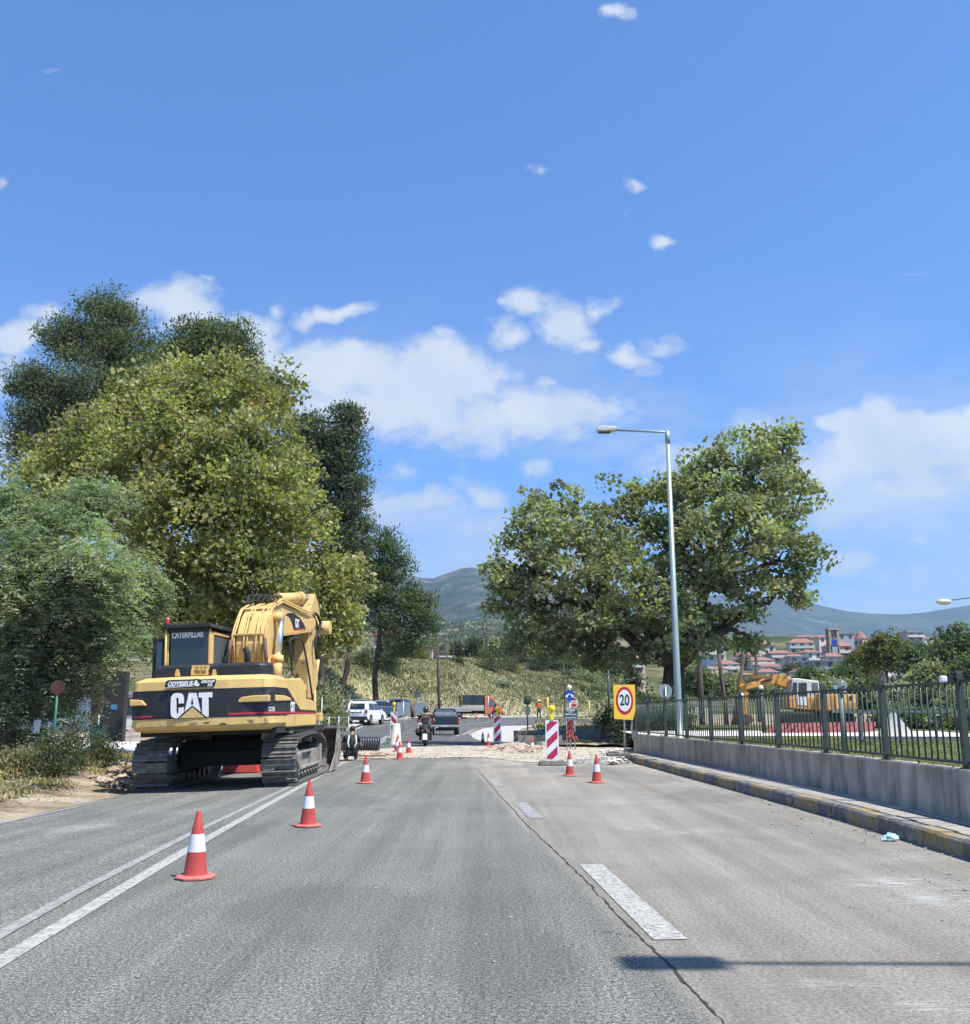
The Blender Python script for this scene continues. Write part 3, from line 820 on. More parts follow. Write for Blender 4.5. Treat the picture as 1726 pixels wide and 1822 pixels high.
def broad_tree(name, label, Y, lobes, base, trunk_top, r0, nclump, per, leaf, cols, wts, bark, cs=.42, group=None, leafmat_=None, shell=.42, sq=.85, forks=None, asp=.8, twigs=90, jit=.22, up=.55, extra=None, cat='tree'):
    root = empty(name, base, label=label, cat=cat, group=group)
    o = Vector(base)
    lb = pixlobes(Y, lobes, sq)
    cl, src = lobe_clumps(lb, nclump, shell)
    keep = cl[:, 2] > o.z + .25
    cl, src = cl[keep], src[keep]
    tt = Vector(trunk_top) if trunk_top is not None else o + Vector((0, 0, .5))
    b = B()
    limb(b, (0, 0, -.2), tt - o, r0, r0 * .62, 10, .03, 6)
    b.cyl((0, 0, -.25), (0, 0, .35), r0 * 1.6, r0 * 1.0, 10)
    tr_ = b.build('trunk', bark, root)
    bb = B(); nodes = []
    for i, (c, r) in enumerate(lb):
        tgt = Vector(c) - o
        src_p = tt - o
        if forks:
            f = min(forks, key=lambda q: (Vector(q) - Vector(c)).length); src_p = Vector(f) - o
        pts = limb(bb, src_p, tgt, r0 * (.20 if forks else .4), r0 * .06, 6, .08, 6, .05)
        nodes.append(pts)
    if forks:
        for f in forks: limb(bb, tt - o, Vector(f) - o, r0 * .48, r0 * .27, 8, .08, 7)
    pick = rng.choice(len(cl), min(twigs, len(cl)), replace=False)
    for k in pick:
        pts = nodes[src[k]]
        limb(bb, pts[random.choice((3, 4, 5, 6))], Vector(cl[k]) - o, r0 * .09, .012, 4, .1, 4)
    bb.build('branch', bark, root)
    n = len(cl) * per
    cc = np.repeat(cl, per, axis=0)
    sz = np.repeat(rng.uniform(.65, 1.35, len(cl)), per)
    off = gauss(n) * np.array([cs, cs, cs * .62]) * sz[:, None]
    C = cc + off - np.array(o)
    tone = np.repeat(palette(len(cl), cols, wts, jit), per, axis=0)
    K = tone * rng.uniform(.75, 1.25, (n, 1)) * rng.uniform(.92, 1.08, (n, 3))
    yel = rng.uniform(size=n) < .06
    K[yel] = K[yel] * np.array([1.35, 1.25, .9])
    C = C[(C[:, 2] > .05)]; K = K[:len(C)]
    leaf_mesh('leaves', C, leaf * rng.uniform(.6, 1.3, len(C)), K, leafmat_ or M_LEAF, root, up=up, asp=asp, kind='stuff')
    return root
def pine_tree(name, label, Y, lobes, base, top, r0, nclump, per, cols, wts, group=None, tuft=.3, sq=.9, shell=.4, twigs=60, thin=.16, cs=.36, tramid=None):
    root = empty(name, base, label=label, cat='pine tree', group=group)
    o = Vector(base); lb = pixlobes(Y, lobes, sq); cl, src = lobe_clumps(lb, nclump, shell)
    cl_keep = cl[:, 2] > o.z + .3; cl, src = cl[cl_keep], src[cl_keep]
    b = B(); pts = limb(b, (0, 0, -.2), Vector(top) - o, r0, r0 * .25, 9, .02, 9)
    b.build('trunk', M_BARKD, root)
    bb = B(); nd = []
    for (c, r) in lb:
        t = Vector(c) - o
        st = min(pts, key=lambda q: abs(q.z - (t.z - .8)) + .001 * q.length)
        nd.append(limb(bb, st, t, r0 * .34, .03, 5, .06, 5, -.04))
    for k in rng.choice(len(cl), min(twigs, len(cl)), replace=False):
        limb(bb, random.choice(nd[src[k]][2:]), Vector(cl[k]) - o, .03, .01, 3, .08, 3)
    bb.build('branch', M_BARKD, root)
    n = len(cl) * per
    off = gauss(n) * np.array([cs, cs, cs * .55]) * np.repeat(rng.uniform(.6, 1.3, len(cl)), per)[:, None]
    C = np.repeat(cl, per, axis=0) + off - np.array(o)
    K = np.repeat(palette(len(cl), cols, wts, .22), per, axis=0) * rng.uniform(.7, 1.3, (n, 1))
    d = rand_unit(n); d[:, 2] = np.abs(d[:, 2]) * .9 + .15; d += off * .8; d /= np.linalg.norm(d, axis=1)[:, None]
    leaf_mesh('needles', C, tuft * rng.uniform(.6, 1.3, n), K, M_NEEDLE, root, up=.35, asp=thin, fold=.02, dirs=d, kind='stuff')
    return root
# --- the great plane tree on the left
PLANE_C = [(.20, .21, .095), (.26, .26, .115), (.32, .31, .145), (.145, .16, .072), (.31, .27, .145)]
b0 = G(430, 1345)
LP = [(170, 810, 110, 85, -1), (110, 880, 90, 80, 1), (240, 740, 95, 75), (330, 700, 95, 65, 1), (400, 690, 85, 50, 2), (440, 740, 90, 80, -1), (490, 700, 48, 50, 1),
      (350, 790, 130, 100, -3), (250, 860, 130, 110, -2), (430, 850, 110, 110, -3), (500, 830, 60, 90, 1), (350, 930, 150, 110, -4), (480, 950, 95, 110, -2),
      (540, 960, 55, 90, 1), (430, 1040, 130, 100, -3), (560, 1060, 70, 85, 0), (300, 1050, 100, 90, -1), (590, 1100, 52, 60, 0), (500, 1130, 75, 55, 1), (330, 1140, 90, 70, 1), (60, 850, 55, 45, 2), (600, 1040, 45, 50, 1), (395, 655, 60, 32, 1)]
broad_tree('plane_tree', 'huge olive green and yellowing plane tree towering behind the black and yellow excavator', 33, LP,
           (b0.x, 33, 0), (b0.x - .2, 33, 2.6), .42, 900, 88, .17, PLANE_C, [3, 4, 3, 2, 1], M_BARKP, cs=.33, shell=.34,
           forks=[P(300, 1000, 33), P(430, 960, 32.5), P(520, 1020, 33), P(400, 860, 33)], sq=.75, twigs=140)
# --- plane trees on the right
GREEN_C = [(.20, .225, .135), (.255, .275, .17), (.145, .168, .10), (.30, .31, .20)]
LR = [(930, 1000, 62, 55, -1), (900, 1010, 45, 40), (960, 940, 70, 60, 0), (1010, 900, 62, 50, 1), (1020, 960, 90, 80, -2), (950, 1070, 80, 60, 0), (1060, 1030, 100, 80, -3),
      (1110, 890, 58, 42, 1), (1100, 950, 80, 60, 0), (1000, 1110, 85, 48, 1), (1120, 1080, 90, 60, -2), (940, 1130, 50, 40, 0), (1180, 960, 70, 70, 0), (1040, 1140, 60, 45, 1),
      (1240, 850, 70, 62, 0), (1230, 900, 60, 80, -1), (1300, 820, 75, 52, 0), (1380, 800, 50, 46, 1), (1350, 870, 90, 80, -2), (1420, 860, 40, 45, 0), (1290, 950, 100, 90, -3),
      (1390, 960, 68, 80, 0), (1430, 990, 36, 50, 0), (1200, 1040, 80, 70, -1), (1300, 1040, 90, 60, -1), (1400, 1050, 50, 40, 0), (1170, 1110, 70, 45, 1), (1290, 1110, 60, 45, 1), (1340, 1140, 30, 40, 1), (1180, 870, 28, 30, 1), (980, 1150, 60, 30, 1), (1060, 1170, 60, 26, 0), (1130, 1150, 50, 34, -1), (900, 1080, 38, 34), (1240, 1140, 60, 36, -2), (1190, 1080, 60, 50, -3), (1350, 780, 35, 28), (1400, 775, 24, 24)]
b1 = P(1195, 1252, 47)
broad_tree('plane_tree', 'broad green plane tree with dark forked trunk standing behind the lamp post and railing', 47, LR,
           (b1.x, 47, .1), P(1200, 1185, 47), .78, 640, 62, .25, GREEN_C, [3, 4, 2, 1], M_BARKD, cs=.36, shell=.38,
           forks=[P(1150, 1110, 46.5), P(1100, 1120, 46.5), P(1235, 1120, 47), P(1290, 1120, 47), P(1260, 1040, 47)], sq=.8, twigs=170)
# --- pines behind on the left
PINE_C = [(.085, .115, .06), (.115, .145, .075), (.15, .175, .09), (.06, .085, .05)]
bL = P(180, 1262, 50)
pine_tree('pine_tree', 'tallest dark pine, its crown rising above the plane tree at the far left', 50,
          [(195, 575, 55, 42), (165, 620, 75, 45), (235, 630, 58, 50), (110, 605, 48, 36), (200, 680, 100, 50, -1), (80, 690, 55, 40), (50, 680, 38, 30), (120, 730, 80, 50), (240, 700, 70, 50, 1), (60, 760, 45, 45), (150, 790, 90, 60), (45, 800, 30, 36), (190, 545, 40, 25)],
          (bL.x, 50, 0), P(190, 560, 50), .45, 620, 120, PINE_C, [3, 4, 2, 1], tuft=.22, cs=.5, thin=.30)
pine_tree('pine_tree', 'dark pine with its top just showing behind the plane tree crown', 54,
          [(370, 610, 58, 36), (330, 640, 52, 42), (410, 625, 42, 40), (310, 660, 40, 45), (430, 645, 26, 36), (370, 680, 80, 45), (415, 590, 26, 22), (350, 590, 22, 20)],
          (P(370, 1262, 54).x, 54, .2), P(372, 600, 54), .42, 300, 120, PINE_C, [3, 4, 2, 1], tuft=.27, cs=.5, thin=.30)
pine_tree('pine_tree', 'slender column shaped dark pine right of the big plane tree', 52,
          [(615, 755, 34, 30), (610, 800, 44, 40), (612, 860, 48, 50), (618, 920, 46, 50), (615, 975, 48, 45), (600, 1020, 50, 45), (545, 770, 42, 36), (560, 820, 50, 50), (560, 900, 45, 60), (630, 735, 18, 14), (540, 745, 22, 16)],
          (P(566, 1262, 52).x, 52, .1), P(612, 750, 52), .30, 460, 80, [(.06, .085, .05), (.08, .105, .06), (.105, .13, .07)], [3, 4, 2], tuft=.25, cs=.42, thin=.30)
bT = P(668, 1262, 95)
pine_tree('pine_tree', 'smaller bushy green pine with bare lower trunk beside the white car', 95,
          [(680, 960, 28, 20), (665, 1000, 52, 40), (710, 1010, 30, 30), (680, 1050, 60, 38), (735, 1060, 34, 26), (645, 1040, 36, 36), (720, 1085, 45, 26), (755, 1100, 26, 22), (740, 1130, 40, 24), (715, 1150, 30, 20), (645, 1090, 42, 30), (690, 1110, 30, 20), (766, 1110, 14, 12), (700, 975, 16, 18), (690, 1175, 22, 14)],
          (bT.x, 95, gz(bT.x, 95)), P(676, 980, 95), .33, 380, 58, [(.07, .10, .036), (.095, .13, .045), (.05, .08, .032), (.125, .155, .06)], [3, 4, 2, 1], tuft=.40, cs=.62, thin=.30)
# leaning bare trunk beside it
lt = empty('leaning_tree', P(600, 1262, 55), label='leaning bare tree trunk between the excavator boom and the upright pine trunk', cat='tree')
bb = B(); q0 = Vector(lt.location); limb(bb, (0, 0, -.3), P(622, 1160, 55) - q0, .19, .14, 9, .02, 6); limb(bb, P(622, 1162, 55) - q0, P(606, 1085, 55) - q0, .14, .07, 7, .05, 5); bb.build('trunk', M_BARKD, lt)
# --- pinnate leaved locust tree, near left
def fronds(name, cl, o, per, flen, cols, wts, parent, cs):
    n = len(cl) * per
    C = np.repeat(cl, per, axis=0) + rng.normal(size=(n, 3)) * np.array([cs, cs, cs * .7]) - np.array(o)
    d = rand_unit(n); d[:, 2] = d[:, 2] * .35 + .15; d[:, 0] += .1; d /= np.linalg.norm(d, axis=1)[:, None]
    side = np.cross(d, [0, 0, 1.]); side /= np.linalg.norm(side, axis=1)[:, None] + 1e-9
    fl_ = flen * rng.uniform(.6, 1.25, n)
    tone = np.repeat(palette(len(cl), cols, wts, .2), per, axis=0) * rng.uniform(.8, 1.2, (n, 1))
    CC, DD, SS, KK = [], [], [], []
    for j in range(7):
        t = (j + .5) / 7
        p = C + d * (fl_ * t)[:, None]; p[:, 2] -= fl_ * .75 * t * t
        for s_ in (-1, 1):
            w = .26 * math.sin(math.pi * (.18 + .75 * t))
            dd = side * s_ + d * .35; dd[:, 2] -= .35; dd /= np.linalg.norm(dd, axis=1)[:, None]
            CC.append(p + dd * (fl_ * w * .5)[:, None]); DD.append(dd); SS.append(fl_ * w); KK.append(tone * (.9 + .2 * t))
    leaf_mesh(name, np.concatenate(CC), np.concatenate(SS), np.concatenate(KK), M_LEAF, parent, up=1.2, asp=.42, fold=.05, dirs=np.concatenate(DD), kind='stuff')
def locust(label, Y, lobes, base, n, per, flen, cols, wts, r0=.16, cs=.3, name='locust_tree', group=None):
    root = empty(name, base, label=label, cat='tree', group=group)
    o = Vector(base); lb = pixlobes(Y, lobes, .9); cl, src = lobe_clumps(lb, n, .45)
    cl = cl[cl[:, 2] > o.z + .3]
    b = B(); tt = Vector((0, 0, 1.4)); limb(b, (0, 0, -.2), tt, r0, r0 * .7, 8, .04, 5); b.build('trunk', M_BARKP, root)
    b = B()
    for (c, r) in lb: limb(b, tt, Vector(c) - o, r0 * .5, .02, 5, .07, 6, .06)
    b.build('branch', M_BARKP, root)
    fronds('leaves', cl, o, per, flen, cols, wts, root, cs)
    return root
LOC_C = [(.20, .245, .175), (.26, .305, .22), (.145, .18, .13), (.30, .335, .225)]
locust('feathery blue green locust tree overhanging the verge at the left edge', 22.5,
       [(45, 930, 70, 62, 1), (110, 960, 70, 70), (30, 1010, 70, 70, -1), (150, 1010, 70, 62, -1), (215, 1030, 62, 55, 3.5), (60, 1090, 90, 80, -1), (160, 1100, 85, 75, 0), (245, 1080, 45, 60, 4.5), (95, 1170, 95, 70, 0), (30, 1200, 60, 90), (190, 1150, 45, 55, 2.5), (165, 880, 32, 55, 1), (85, 1235, 60, 42, 1), (20, 890, 28, 30, 1)],
       (P(18, 1300, 22.5).x, 22.5, .25), 360, 28, .50, LOC_C, [3, 4, 3, 1], .17, .26)
# --- small shrubs
SHRUB_C = [(.075, .095, .05), (.10, .12, .06), (.055, .075, .04)]
def shrub(label, c, r, n, per, leaf, cols, wts, group=None, name='shrub', asp=.6, stem=True, mat=None):
    c = Vector(c); root = empty(name, c, label=label, cat='shrub', group=group)
    d = rand_unit(n); rad = rng.uniform(0, 1, n) ** .5
    cl = d * rad[:, None] * np.array(r); cl[:, 2] += r[2] * .8; cl = cl[cl[:, 2] > .02 * r[2]]
    b = B()
    for k in range(min(7, len(cl))): limb(b, (0, 0, -.1), cl[k], .03 * r[0] + .01, .008, 4, .08, 4)
    b.build('stem', M_BARKP, root)
    m = len(cl) * per; cs = .22 * (r[0] + r[2]) / 2 + .02
    C = np.repeat(cl, per, axis=0) + rng.normal(size=(m, 3)) * cs
    K = np.repeat(palette(len(cl), cols, wts, .22), per, axis=0) * rng.uniform(.75, 1.25, (m, 1))
    C[:, 2] = np.maximum(C[:, 2], .02)
    leaf_mesh('leaves', C, leaf * rng.uniform(.6, 1.3, m), K, mat or M_LEAF, root, up=.5, asp=asp, kind='stuff')
    return root
OLV = [(.115, .125, .07), (.15, .15, .085), (.085, .095, .055)]
YEL = [(.15, .16, .045), (.20, .17, .06), (.10, .12, .035)]
# left verge
s1 = G(140, 1350); shrub('leafy green bush beside the green wheelie bin on the verge', (s1.x - .2, s1.y - 3, .2), (.5, .5, .5), 45, 36, .09, LOC_C, [1, 1, 1, 1])
for _k, (_px, _Y, _rx, _rz, _cc, _l) in enumerate([(10, 23.5, .7, .6, OLV, 'olive brown bush at the far left behind the wire fence'), (108, 19.9, .5, .42, SHRUB_C, 'dark bush around the green sign post'), (132, 29, .7, .8, LOC_C, 'green bush just left of the wheelie bin'), (85, 21.5, .4, .26, [(.24, .20, .12), (.17, .16, .09)], 'low brownish dry bush in front of the red sign'), (30, 20.5, .4, .24, [(.26, .22, .13), (.18, .17, .09)], 'low dry straw coloured bush at the left edge')]):
    _p = P(_px, 1290, _Y); shrub(_l, (_p.x, _Y, .28), (_rx, .7, _rz), 60, 30, .075, _cc, [1] * len(_cc))
s2 = G(60, 1360); shrub('greyish dry bush under the white paper notice', (s2.x, s2.y - 2, .3), (.6, .5, .35), 40, 30, .06, [(.13, .115, .065), (.09, .09, .05), (.16, .13, .075)], [2, 2, 1])
shrub('low dark green bush at the verge edge by the excavator track', (P(190, 1330, 25).x, 25, .15), (.5, .5, .45), 30, 34, .08, SHRUB_C, [1, 2, 1])
shrub('green ivy bush at the foot of the leaning trunk', (P(578, 1262, 50).x, 50, .1), (1.1, 1.0, 1.6), 90, 40, .17, GREEN_C, [1, 2, 1, 1])
# on the bank
for i, (px, t, rx, rz, cols, lab) in enumerate([
        (688, .45, 1.7, 1.4, SHRUB_C, 'rounded grey green bush on the bank above the parked blue car'), (650, .55, 1.5, 1.3, OLV, 'grey bush on the bank left of the pine trunk'),
        (812, .62, .9, .6, SHRUB_C, 'tiny dark bush halfway up the bank above the pickup'), (875, .62, 2.4, 2.1, SHRUB_C, 'large grey green bush high on the bank above the orange lorry'),
        (905, .70, 1.6, 1.3, OLV, 'olive bush right of the largest bush on the bank'), (960, .72, 1.6, 1.4, SHRUB_C, 'dark bush high on the bank above the orange worker'),
        (985, .82, 1.7, 1.5, SHRUB_C, 'dark bush on the bank crest above the blue arrow sign'), (745, .85, 1.4, .9, YEL, 'yellowish bush on the bank crest by the wooden pole'),
        (890, .3, 1.3, .6, [(.38, .39, .36), (.30, .31, .27), (.2, .22, .15)], 'pale silvery shrub just above the orange lorry cab'), (1045, .5, 2.4, 1.3, GREEN_C, 'bright green bramble patch on the bank behind the stop sign'), (1085, .35, 2.6, 1.5, GREEN_C, 'green bramble patch at the right end of the bank')]):
    p = bank_at(px, t); shrub(lab, p - Vector((0, 0, .25)), (rx, rx * .8, rz), 60, 34, .24, cols, [1, 1, 1])
# dark trees on the crest of the bank
for i, (px, py, ry, rx, Y, cols, lab) in enumerate([
        (728, 1168, 24, 30, 150, SHRUB_C, 'dark rounded tree on the crest under the green pine'), (690, 1160, 20, 26, 150, SHRUB_C, 'dark tree on the crest behind the pine trunk'),
        (848, 1152, 20, 22, 190, SHRUB_C, 'grey green tree behind the white shed on the crest'), (882, 1155, 24, 22, 185, GREEN_C, 'green tree beside the bare pole on the crest'),
        (915, 1160, 28, 28, 180, SHRUB_C, 'dark tree on the crest under the left edge of the plane crown'), (955, 1168, 26, 30, 178, GREEN_C, 'green tree in the middle of the crest'),
        (995, 1178, 26, 30, 175, SHRUB_C, 'dark tree on the crest above the arrow sign'), (1035, 1188, 24, 28, 172, OLV, 'olive grey tree on the crest right of the stop sign'),
        (1075, 1196, 26, 34, 168, OLV, 'large olive grey tree near the pinkish house'), (1115, 1205, 26, 30, 166, SHRUB_C, 'dark tree left of the plane trunk'), (818, 1155, 13, 14, 200, OLV, 'small tree left of the white shed')]):
    c = P(px, py, Y); k = mpp(py, Y)
    broad_tree('round_tree', lab, Y, [(px, py, rx * .7, ry * .7), (px - rx * .45, py + 4, rx * .5, ry * .6), (px + rx * .45, py + 5, rx * .5, ry * .6), (px, py - ry * .4, rx * .5, ry * .5)],
               (c.x, Y, c.z - ry * k * 1.1 - .5), c, .2, 60, 34, .55, cols, [1] * len(cols), M_BARKD, cs=.6, twigs=8, group='trees along the bank crest')
# --- grass and weeds: dry grass over the bank
def grass(name, pts, h, w, cols, wts, mat=M_GRASS, lean=.5):
    pts = np.array(pts); n = len(pts)
    K = palette(n, cols, wts, .25)
    K = K * np.array([1 + .55 * noisef(p[0], p[1] * .7, .09, 14) + .35 * noisef(p[0], p[1], .35, 15) for p in pts])[:, None].clip(.45, 1.6)
    d = rand_unit(n) * lean; d[:, 2] = 1; d /= np.linalg.norm(d, axis=1)[:, None]
    S = h * rng.uniform(.5, 1.5, n)
    o = leaf_mesh(name, pts + d * (S * .45)[:, None], S, K, mat, None, up=0, asp=w, fold=.02, dirs=d, kind='stuff')
    return o
def patchn(x, y, s, seed): return noisef(x, y, s, seed)
bp1, bp2, bp3 = [], [], []
for _ in range(62000):
    px = random.uniform(470, 1200); t = random.random() ** .8 * 1.02
    p = bank_at(px, t); q = patchn(p.x, p.y * .6, .11, 6) + patchn(p.x, p.y, .5, 2) * .35
    rightgreen = (px - 1000) / 90 + (t - .45) * 2.5
    (bp3 if rightgreen + q > .6 else bp1 if q < .12 else bp2).append(tuple(p))
grass('dry_grass', bp1, .36, .34, [(.40, .355, .23), (.31, .29, .17), (.48, .43, .30), (.21, .205, .115)], [3, 3, 1, 2])
grass('green_weeds', bp2, .38, .4, [(.26, .25, .15), (.33, .30, .19), (.18, .185, .11)], [2, 2, 2])
if bp3: grass('green_weeds', bp3, .6, .7, [(.14, .17, .085), (.20, .23, .12), (.095, .12, .06)], [2, 1, 2])
# scattered low scrub over the bank
WC, WS = [], []
for _ in range(420):
    px = random.uniform(480, 1180); t = random.random(); p = bank_at(px, t); s_ = random.uniform(.2, .75)
    if noisef(p.x, p.y, .13, 12) < -.1: continue
    for k in range(26): WC.append((p.x + random.gauss(0, s_), p.y + random.gauss(0, s_ * .7), p.z + abs(random.gauss(0, s_ * .6)))); WS.append(random.uniform(.12, .34))
leaf_mesh('low_scrub', np.array(WC), np.array(WS), palette(len(WC), OLV + SHRUB_C + [(.36, .33, .22)], [2, 2, 2, 2, 2, 1, 3], .25), M_LEAF, up=.5, asp=.6, kind='stuff')
# verge grass on the left
vg, vg2 = [], []
for _ in range(34000):
    y = random.uniform(9, 29); e = -6.9 - .065 * (y - 15); x = e - .6 - random.random() ** 1.3 * 7
    d = e - x
    if patchn(x, y, .6, 8) * .7 + (d - 1.7) * .35 < random.uniform(-.2, .25): continue
    z = min(1, max(0, (d - .3) / 2.6)) * (.31 + .22 * noisef(x, y, .55, 2)) - .02
    (vg if random.random() < .72 else vg2).append((x, y, z))
grass('dry_grass', vg, .13, .13, [(.33, .26, .13), (.27, .22, .10), (.20, .17, .08), (.40, .32, .18)], [3, 3, 2, 1], lean=.7)
grass('green_weeds', vg2, .11, .25, [(.07, .10, .03), (.12, .14, .045)], [1, 1], lean=.8)
# lawn grass
lg = []
for _ in range(45000):
    y = random.uniform(8, 40) ; x = 6.0 + random.random() ** 1.4 * 22
    lg.append((x, y, lz(x, y) - .01))
# keep only points right of the wall
wx = lambda y: float(np.interp(y, [p.y for p in WALL], [p.x for p in WALL]))
lg = [p for p in lg if p[0] > wx(p[1]) + .25 and not (p[1] > 30 and p[0] < 19)]
grass('lawn_grass', lg, .06, .3, [(.14, .17, .075), (.18, .20, .09), (.24, .225, .12), (.10, .13, .055)], [3, 2, 1, 2], lean=.9)
wg = []
for p in resample(offs(WALL, .12), 500):
    if random.random() < .5 and noisef(p.x, p.y, .8, 1) > -.1: wg += [(p.x + random.uniform(-.06, .1), p.y + random.uniform(-.1, .1), .76) for _ in range(3)]
grass('wall_weeds', wg, .06, .4, [(.16, .17, .06), (.25, .22, .10)], [1, 1], lean=.9)
# --- right side greenery behind the railing
FG = [(.095, .13, .07), (.125, .16, .085), (.07, .10, .055)]
for (px, py, rx, ry, Y, cols, lab) in [
        (1575, 1165, 48, 44, 105, [(.13, .14, .05), (.17, .16, .06), (.09, .115, .04)], 'yellow tinged tree between the church dome and the dark trees'),
        (1640, 1185, 44, 46, 95, FG, 'dark green tree right of the yellow tinged tree'), (1700, 1165, 50, 52, 85, FG, 'dark feathery tree at the right edge'),
        (1725, 1215, 40, 50, 75, FG, 'dark bushy tree under the right hand street lamp'), (1655, 1215, 45, 34, 80, GREEN_C, 'green tree above the far floodlight post'),
        (1535, 1180, 26, 26, 110, FG, 'small dark tree left of the yellow tinged tree')]:
    c = P(px, py, Y); k = mpp(py, Y)
    broad_tree('round_tree', lab, Y, [(px, py, rx * .6, ry * .6), (px - rx * .5, py + 4, rx * .45, ry * .5), (px + rx * .5, py + 5, rx * .45, ry * .5), (px, py - ry * .5, rx * .5, ry * .45), (px - rx * .35, py - ry * .3, rx * .35, ry * .35), (px + rx * .4, py - ry * .25, rx * .4, ry * .4)],
               (c.x, Y, c.z - ry * k * 1.4), c - Vector((0, 0, ry * k * .7)), .16, 130, 44, .40, cols, [1] * len(cols), M_BARKD, cs=.45, twigs=26, group='trees behind the railing', asp=.5)
hb = []
for i, (px, py, rx, ry, Y) in enumerate([(1240, 1215, 26, 26, 70), (1285, 1222, 30, 26, 72), (1330, 1228, 30, 20, 74), (1480, 1232, 34, 24, 66), (1545, 1238, 38, 26, 60), (1600, 1245, 40, 26, 58), (1660, 1250, 40, 30, 55), (1715, 1255, 40, 34, 52), (1440, 1205, 32, 18, 90), (1390, 1232, 28, 16, 78), (1500, 1205, 30, 20, 95),
                                        (1590, 1280, 34, 24, 50), (1640, 1285, 34, 24, 48), (1690, 1290, 36, 24, 46), (1740, 1290, 36, 28, 44)]):
    c = P(px, py, Y); k = mpp(py, Y)
    labs = ['dark bush right of the lamp post behind the railing', 'bush between the slanting poles behind the railing', 'bush under the orange excavator boom', 'bush behind the cab of the orange excavator', 'bush behind the glass globe lamp', 'bush right of the orange excavator', 'high bush above the lawn railing near the floodlight', 'high bush at the right edge behind the railing', 'green bush on the slope below the town', 'bush just left of the white excavator cab', 'bush on the slope below the church',
            'dark bush low behind the blue grey railing posts', 'dark low bush in the middle of the lawn hedge', 'dark low bush right of the lawn hedge middle', 'dark low bush at the right end of the lawn hedge']
    shrub(labs[i], (c.x, Y, c.z - ry * k * .9), (rx * k, rx * k * .8, ry * k), 110, 34, .26, [FG, GREEN_C][i % 2], [1] * len([FG, GREEN_C][i % 2]), group='bushes behind the railing')
# shrubs on the near island
shrub('dark shrub with dry twigs left of the speed sign', (P(1080, 1290, 50).x, 50, .3), (.7, .6, .9), 60, 34, .12, SHRUB_C, [1, 1, 1])
shrub('dark shadowed bush behind the speed limit sign', (P(1120, 1262, 43).x, 43, .2), (.8, .8, 1.0), 80, 40, .14, SHRUB_C, [1, 1, 1])
shrub('dark undergrowth around the plane tree trunk', (P(1180, 1270, 44).x, 44, .3), (1.6, 1.2, 1.1), 90, 40, .16, FG, [1, 1, 1])
# ================================================================== THE BIG EXCAVATOR
M_YEL = pm('machine_yellow', (.66, .44, .15), .6, var=.12, scale=2.5, col2=(.46, .34, .18), fac2=.60, sharp=.16, scale2=5, spec=.4, coat=.15, bump=.05)
M_YELW = pm('worn_machine_yellow', (.56, .38, .15), .6, var=.15, scale=3, col2=(.13, .085, .05), fac2=.62, sharp=.04, scale2=5, spec=.35, bump=.1)
M_BLK = pm('black_paint', (.022, .024, .027), .5, var=.2, scale=4, col2=(.055, .055, .055), fac2=.63, sharp=.1, scale2=5, spec=.4)
M_STEEL = pm('track_steel', (.125, .12, .11), .55, metal=.2, var=.3, scale=9, col2=(.23, .21, .18), fac2=.56, sharp=.15, scale2=7, bump=.2)
M_STEEL2 = pm('pale_worn_steel', (.33, .31, .28), .6, metal=.3, var=.2, scale=6, col2=(.19, .165, .14), fac2=.5, sharp=.2, scale2=4)
M_FRAME = pm('dusty_track_frame', (.27, .25, .21), .8, var=.2, scale=5, col2=(.11, .10, .09), fac2=.56, sharp=.15, scale2=6)
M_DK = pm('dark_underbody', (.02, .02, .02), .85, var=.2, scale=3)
M_CHROME = pm('chrome_rod', (.78, .79, .8), .32, metal=1.0, var=.03)
M_RUB = pm('black_rubber', (.018, .018, .018), .75, var=.2, scale=10)
M_GLASS = pm('tinted_glass', (.018, .022, .027), .07, var=.2, scale=2, spec=.8)
M_GLASSB = pm('grey_glass', (.09, .115, .125), .06, var=.2, scale=1.5, spec=.9)
M_WHT = pm('white_paint', (.78, .78, .76), .5, var=.05, scale=5)
M_RED = pm('red_stripe', (.50, .03, .05), .5, var=.1)
M_RUST = pm('rusty_steel', (.115, .075, .055), .85, metal=.1, var=.3, scale=4, col2=(.19, .14, .11), fac2=.55, sharp=.2, scale2=3, bump=.3)
PIV = Vector((-5.31, 22.2, gz(-5.31, 22.2)))
ROLL = Matrix.Rotation(R(-1.9), 4, 'Y')
UX = Matrix.Rotation(R(-4.5), 4, 'Z') @ ROLL
TX = Matrix.Translation((-.16, .2, 0)) @ Matrix.Rotation(R(1.5), 4, 'Z') @ ROLL
EX = empty('excavator', PIV, label='large yellow and black tracked excavator parked half across the left lane', cat='excavator')
_Ui = (Matrix.Translation(PIV) @ UX).inverted()
def UL(px, py, ax, val):
    o = _Ui @ Vector((0, 0, HC)); d = (_Ui.to_3x3() @ ray(px, py)); i = 'xyz'.index(ax)
    t = (val - o[i]) / d[i]; return o + d * t
def UB(): return B(UX.copy())
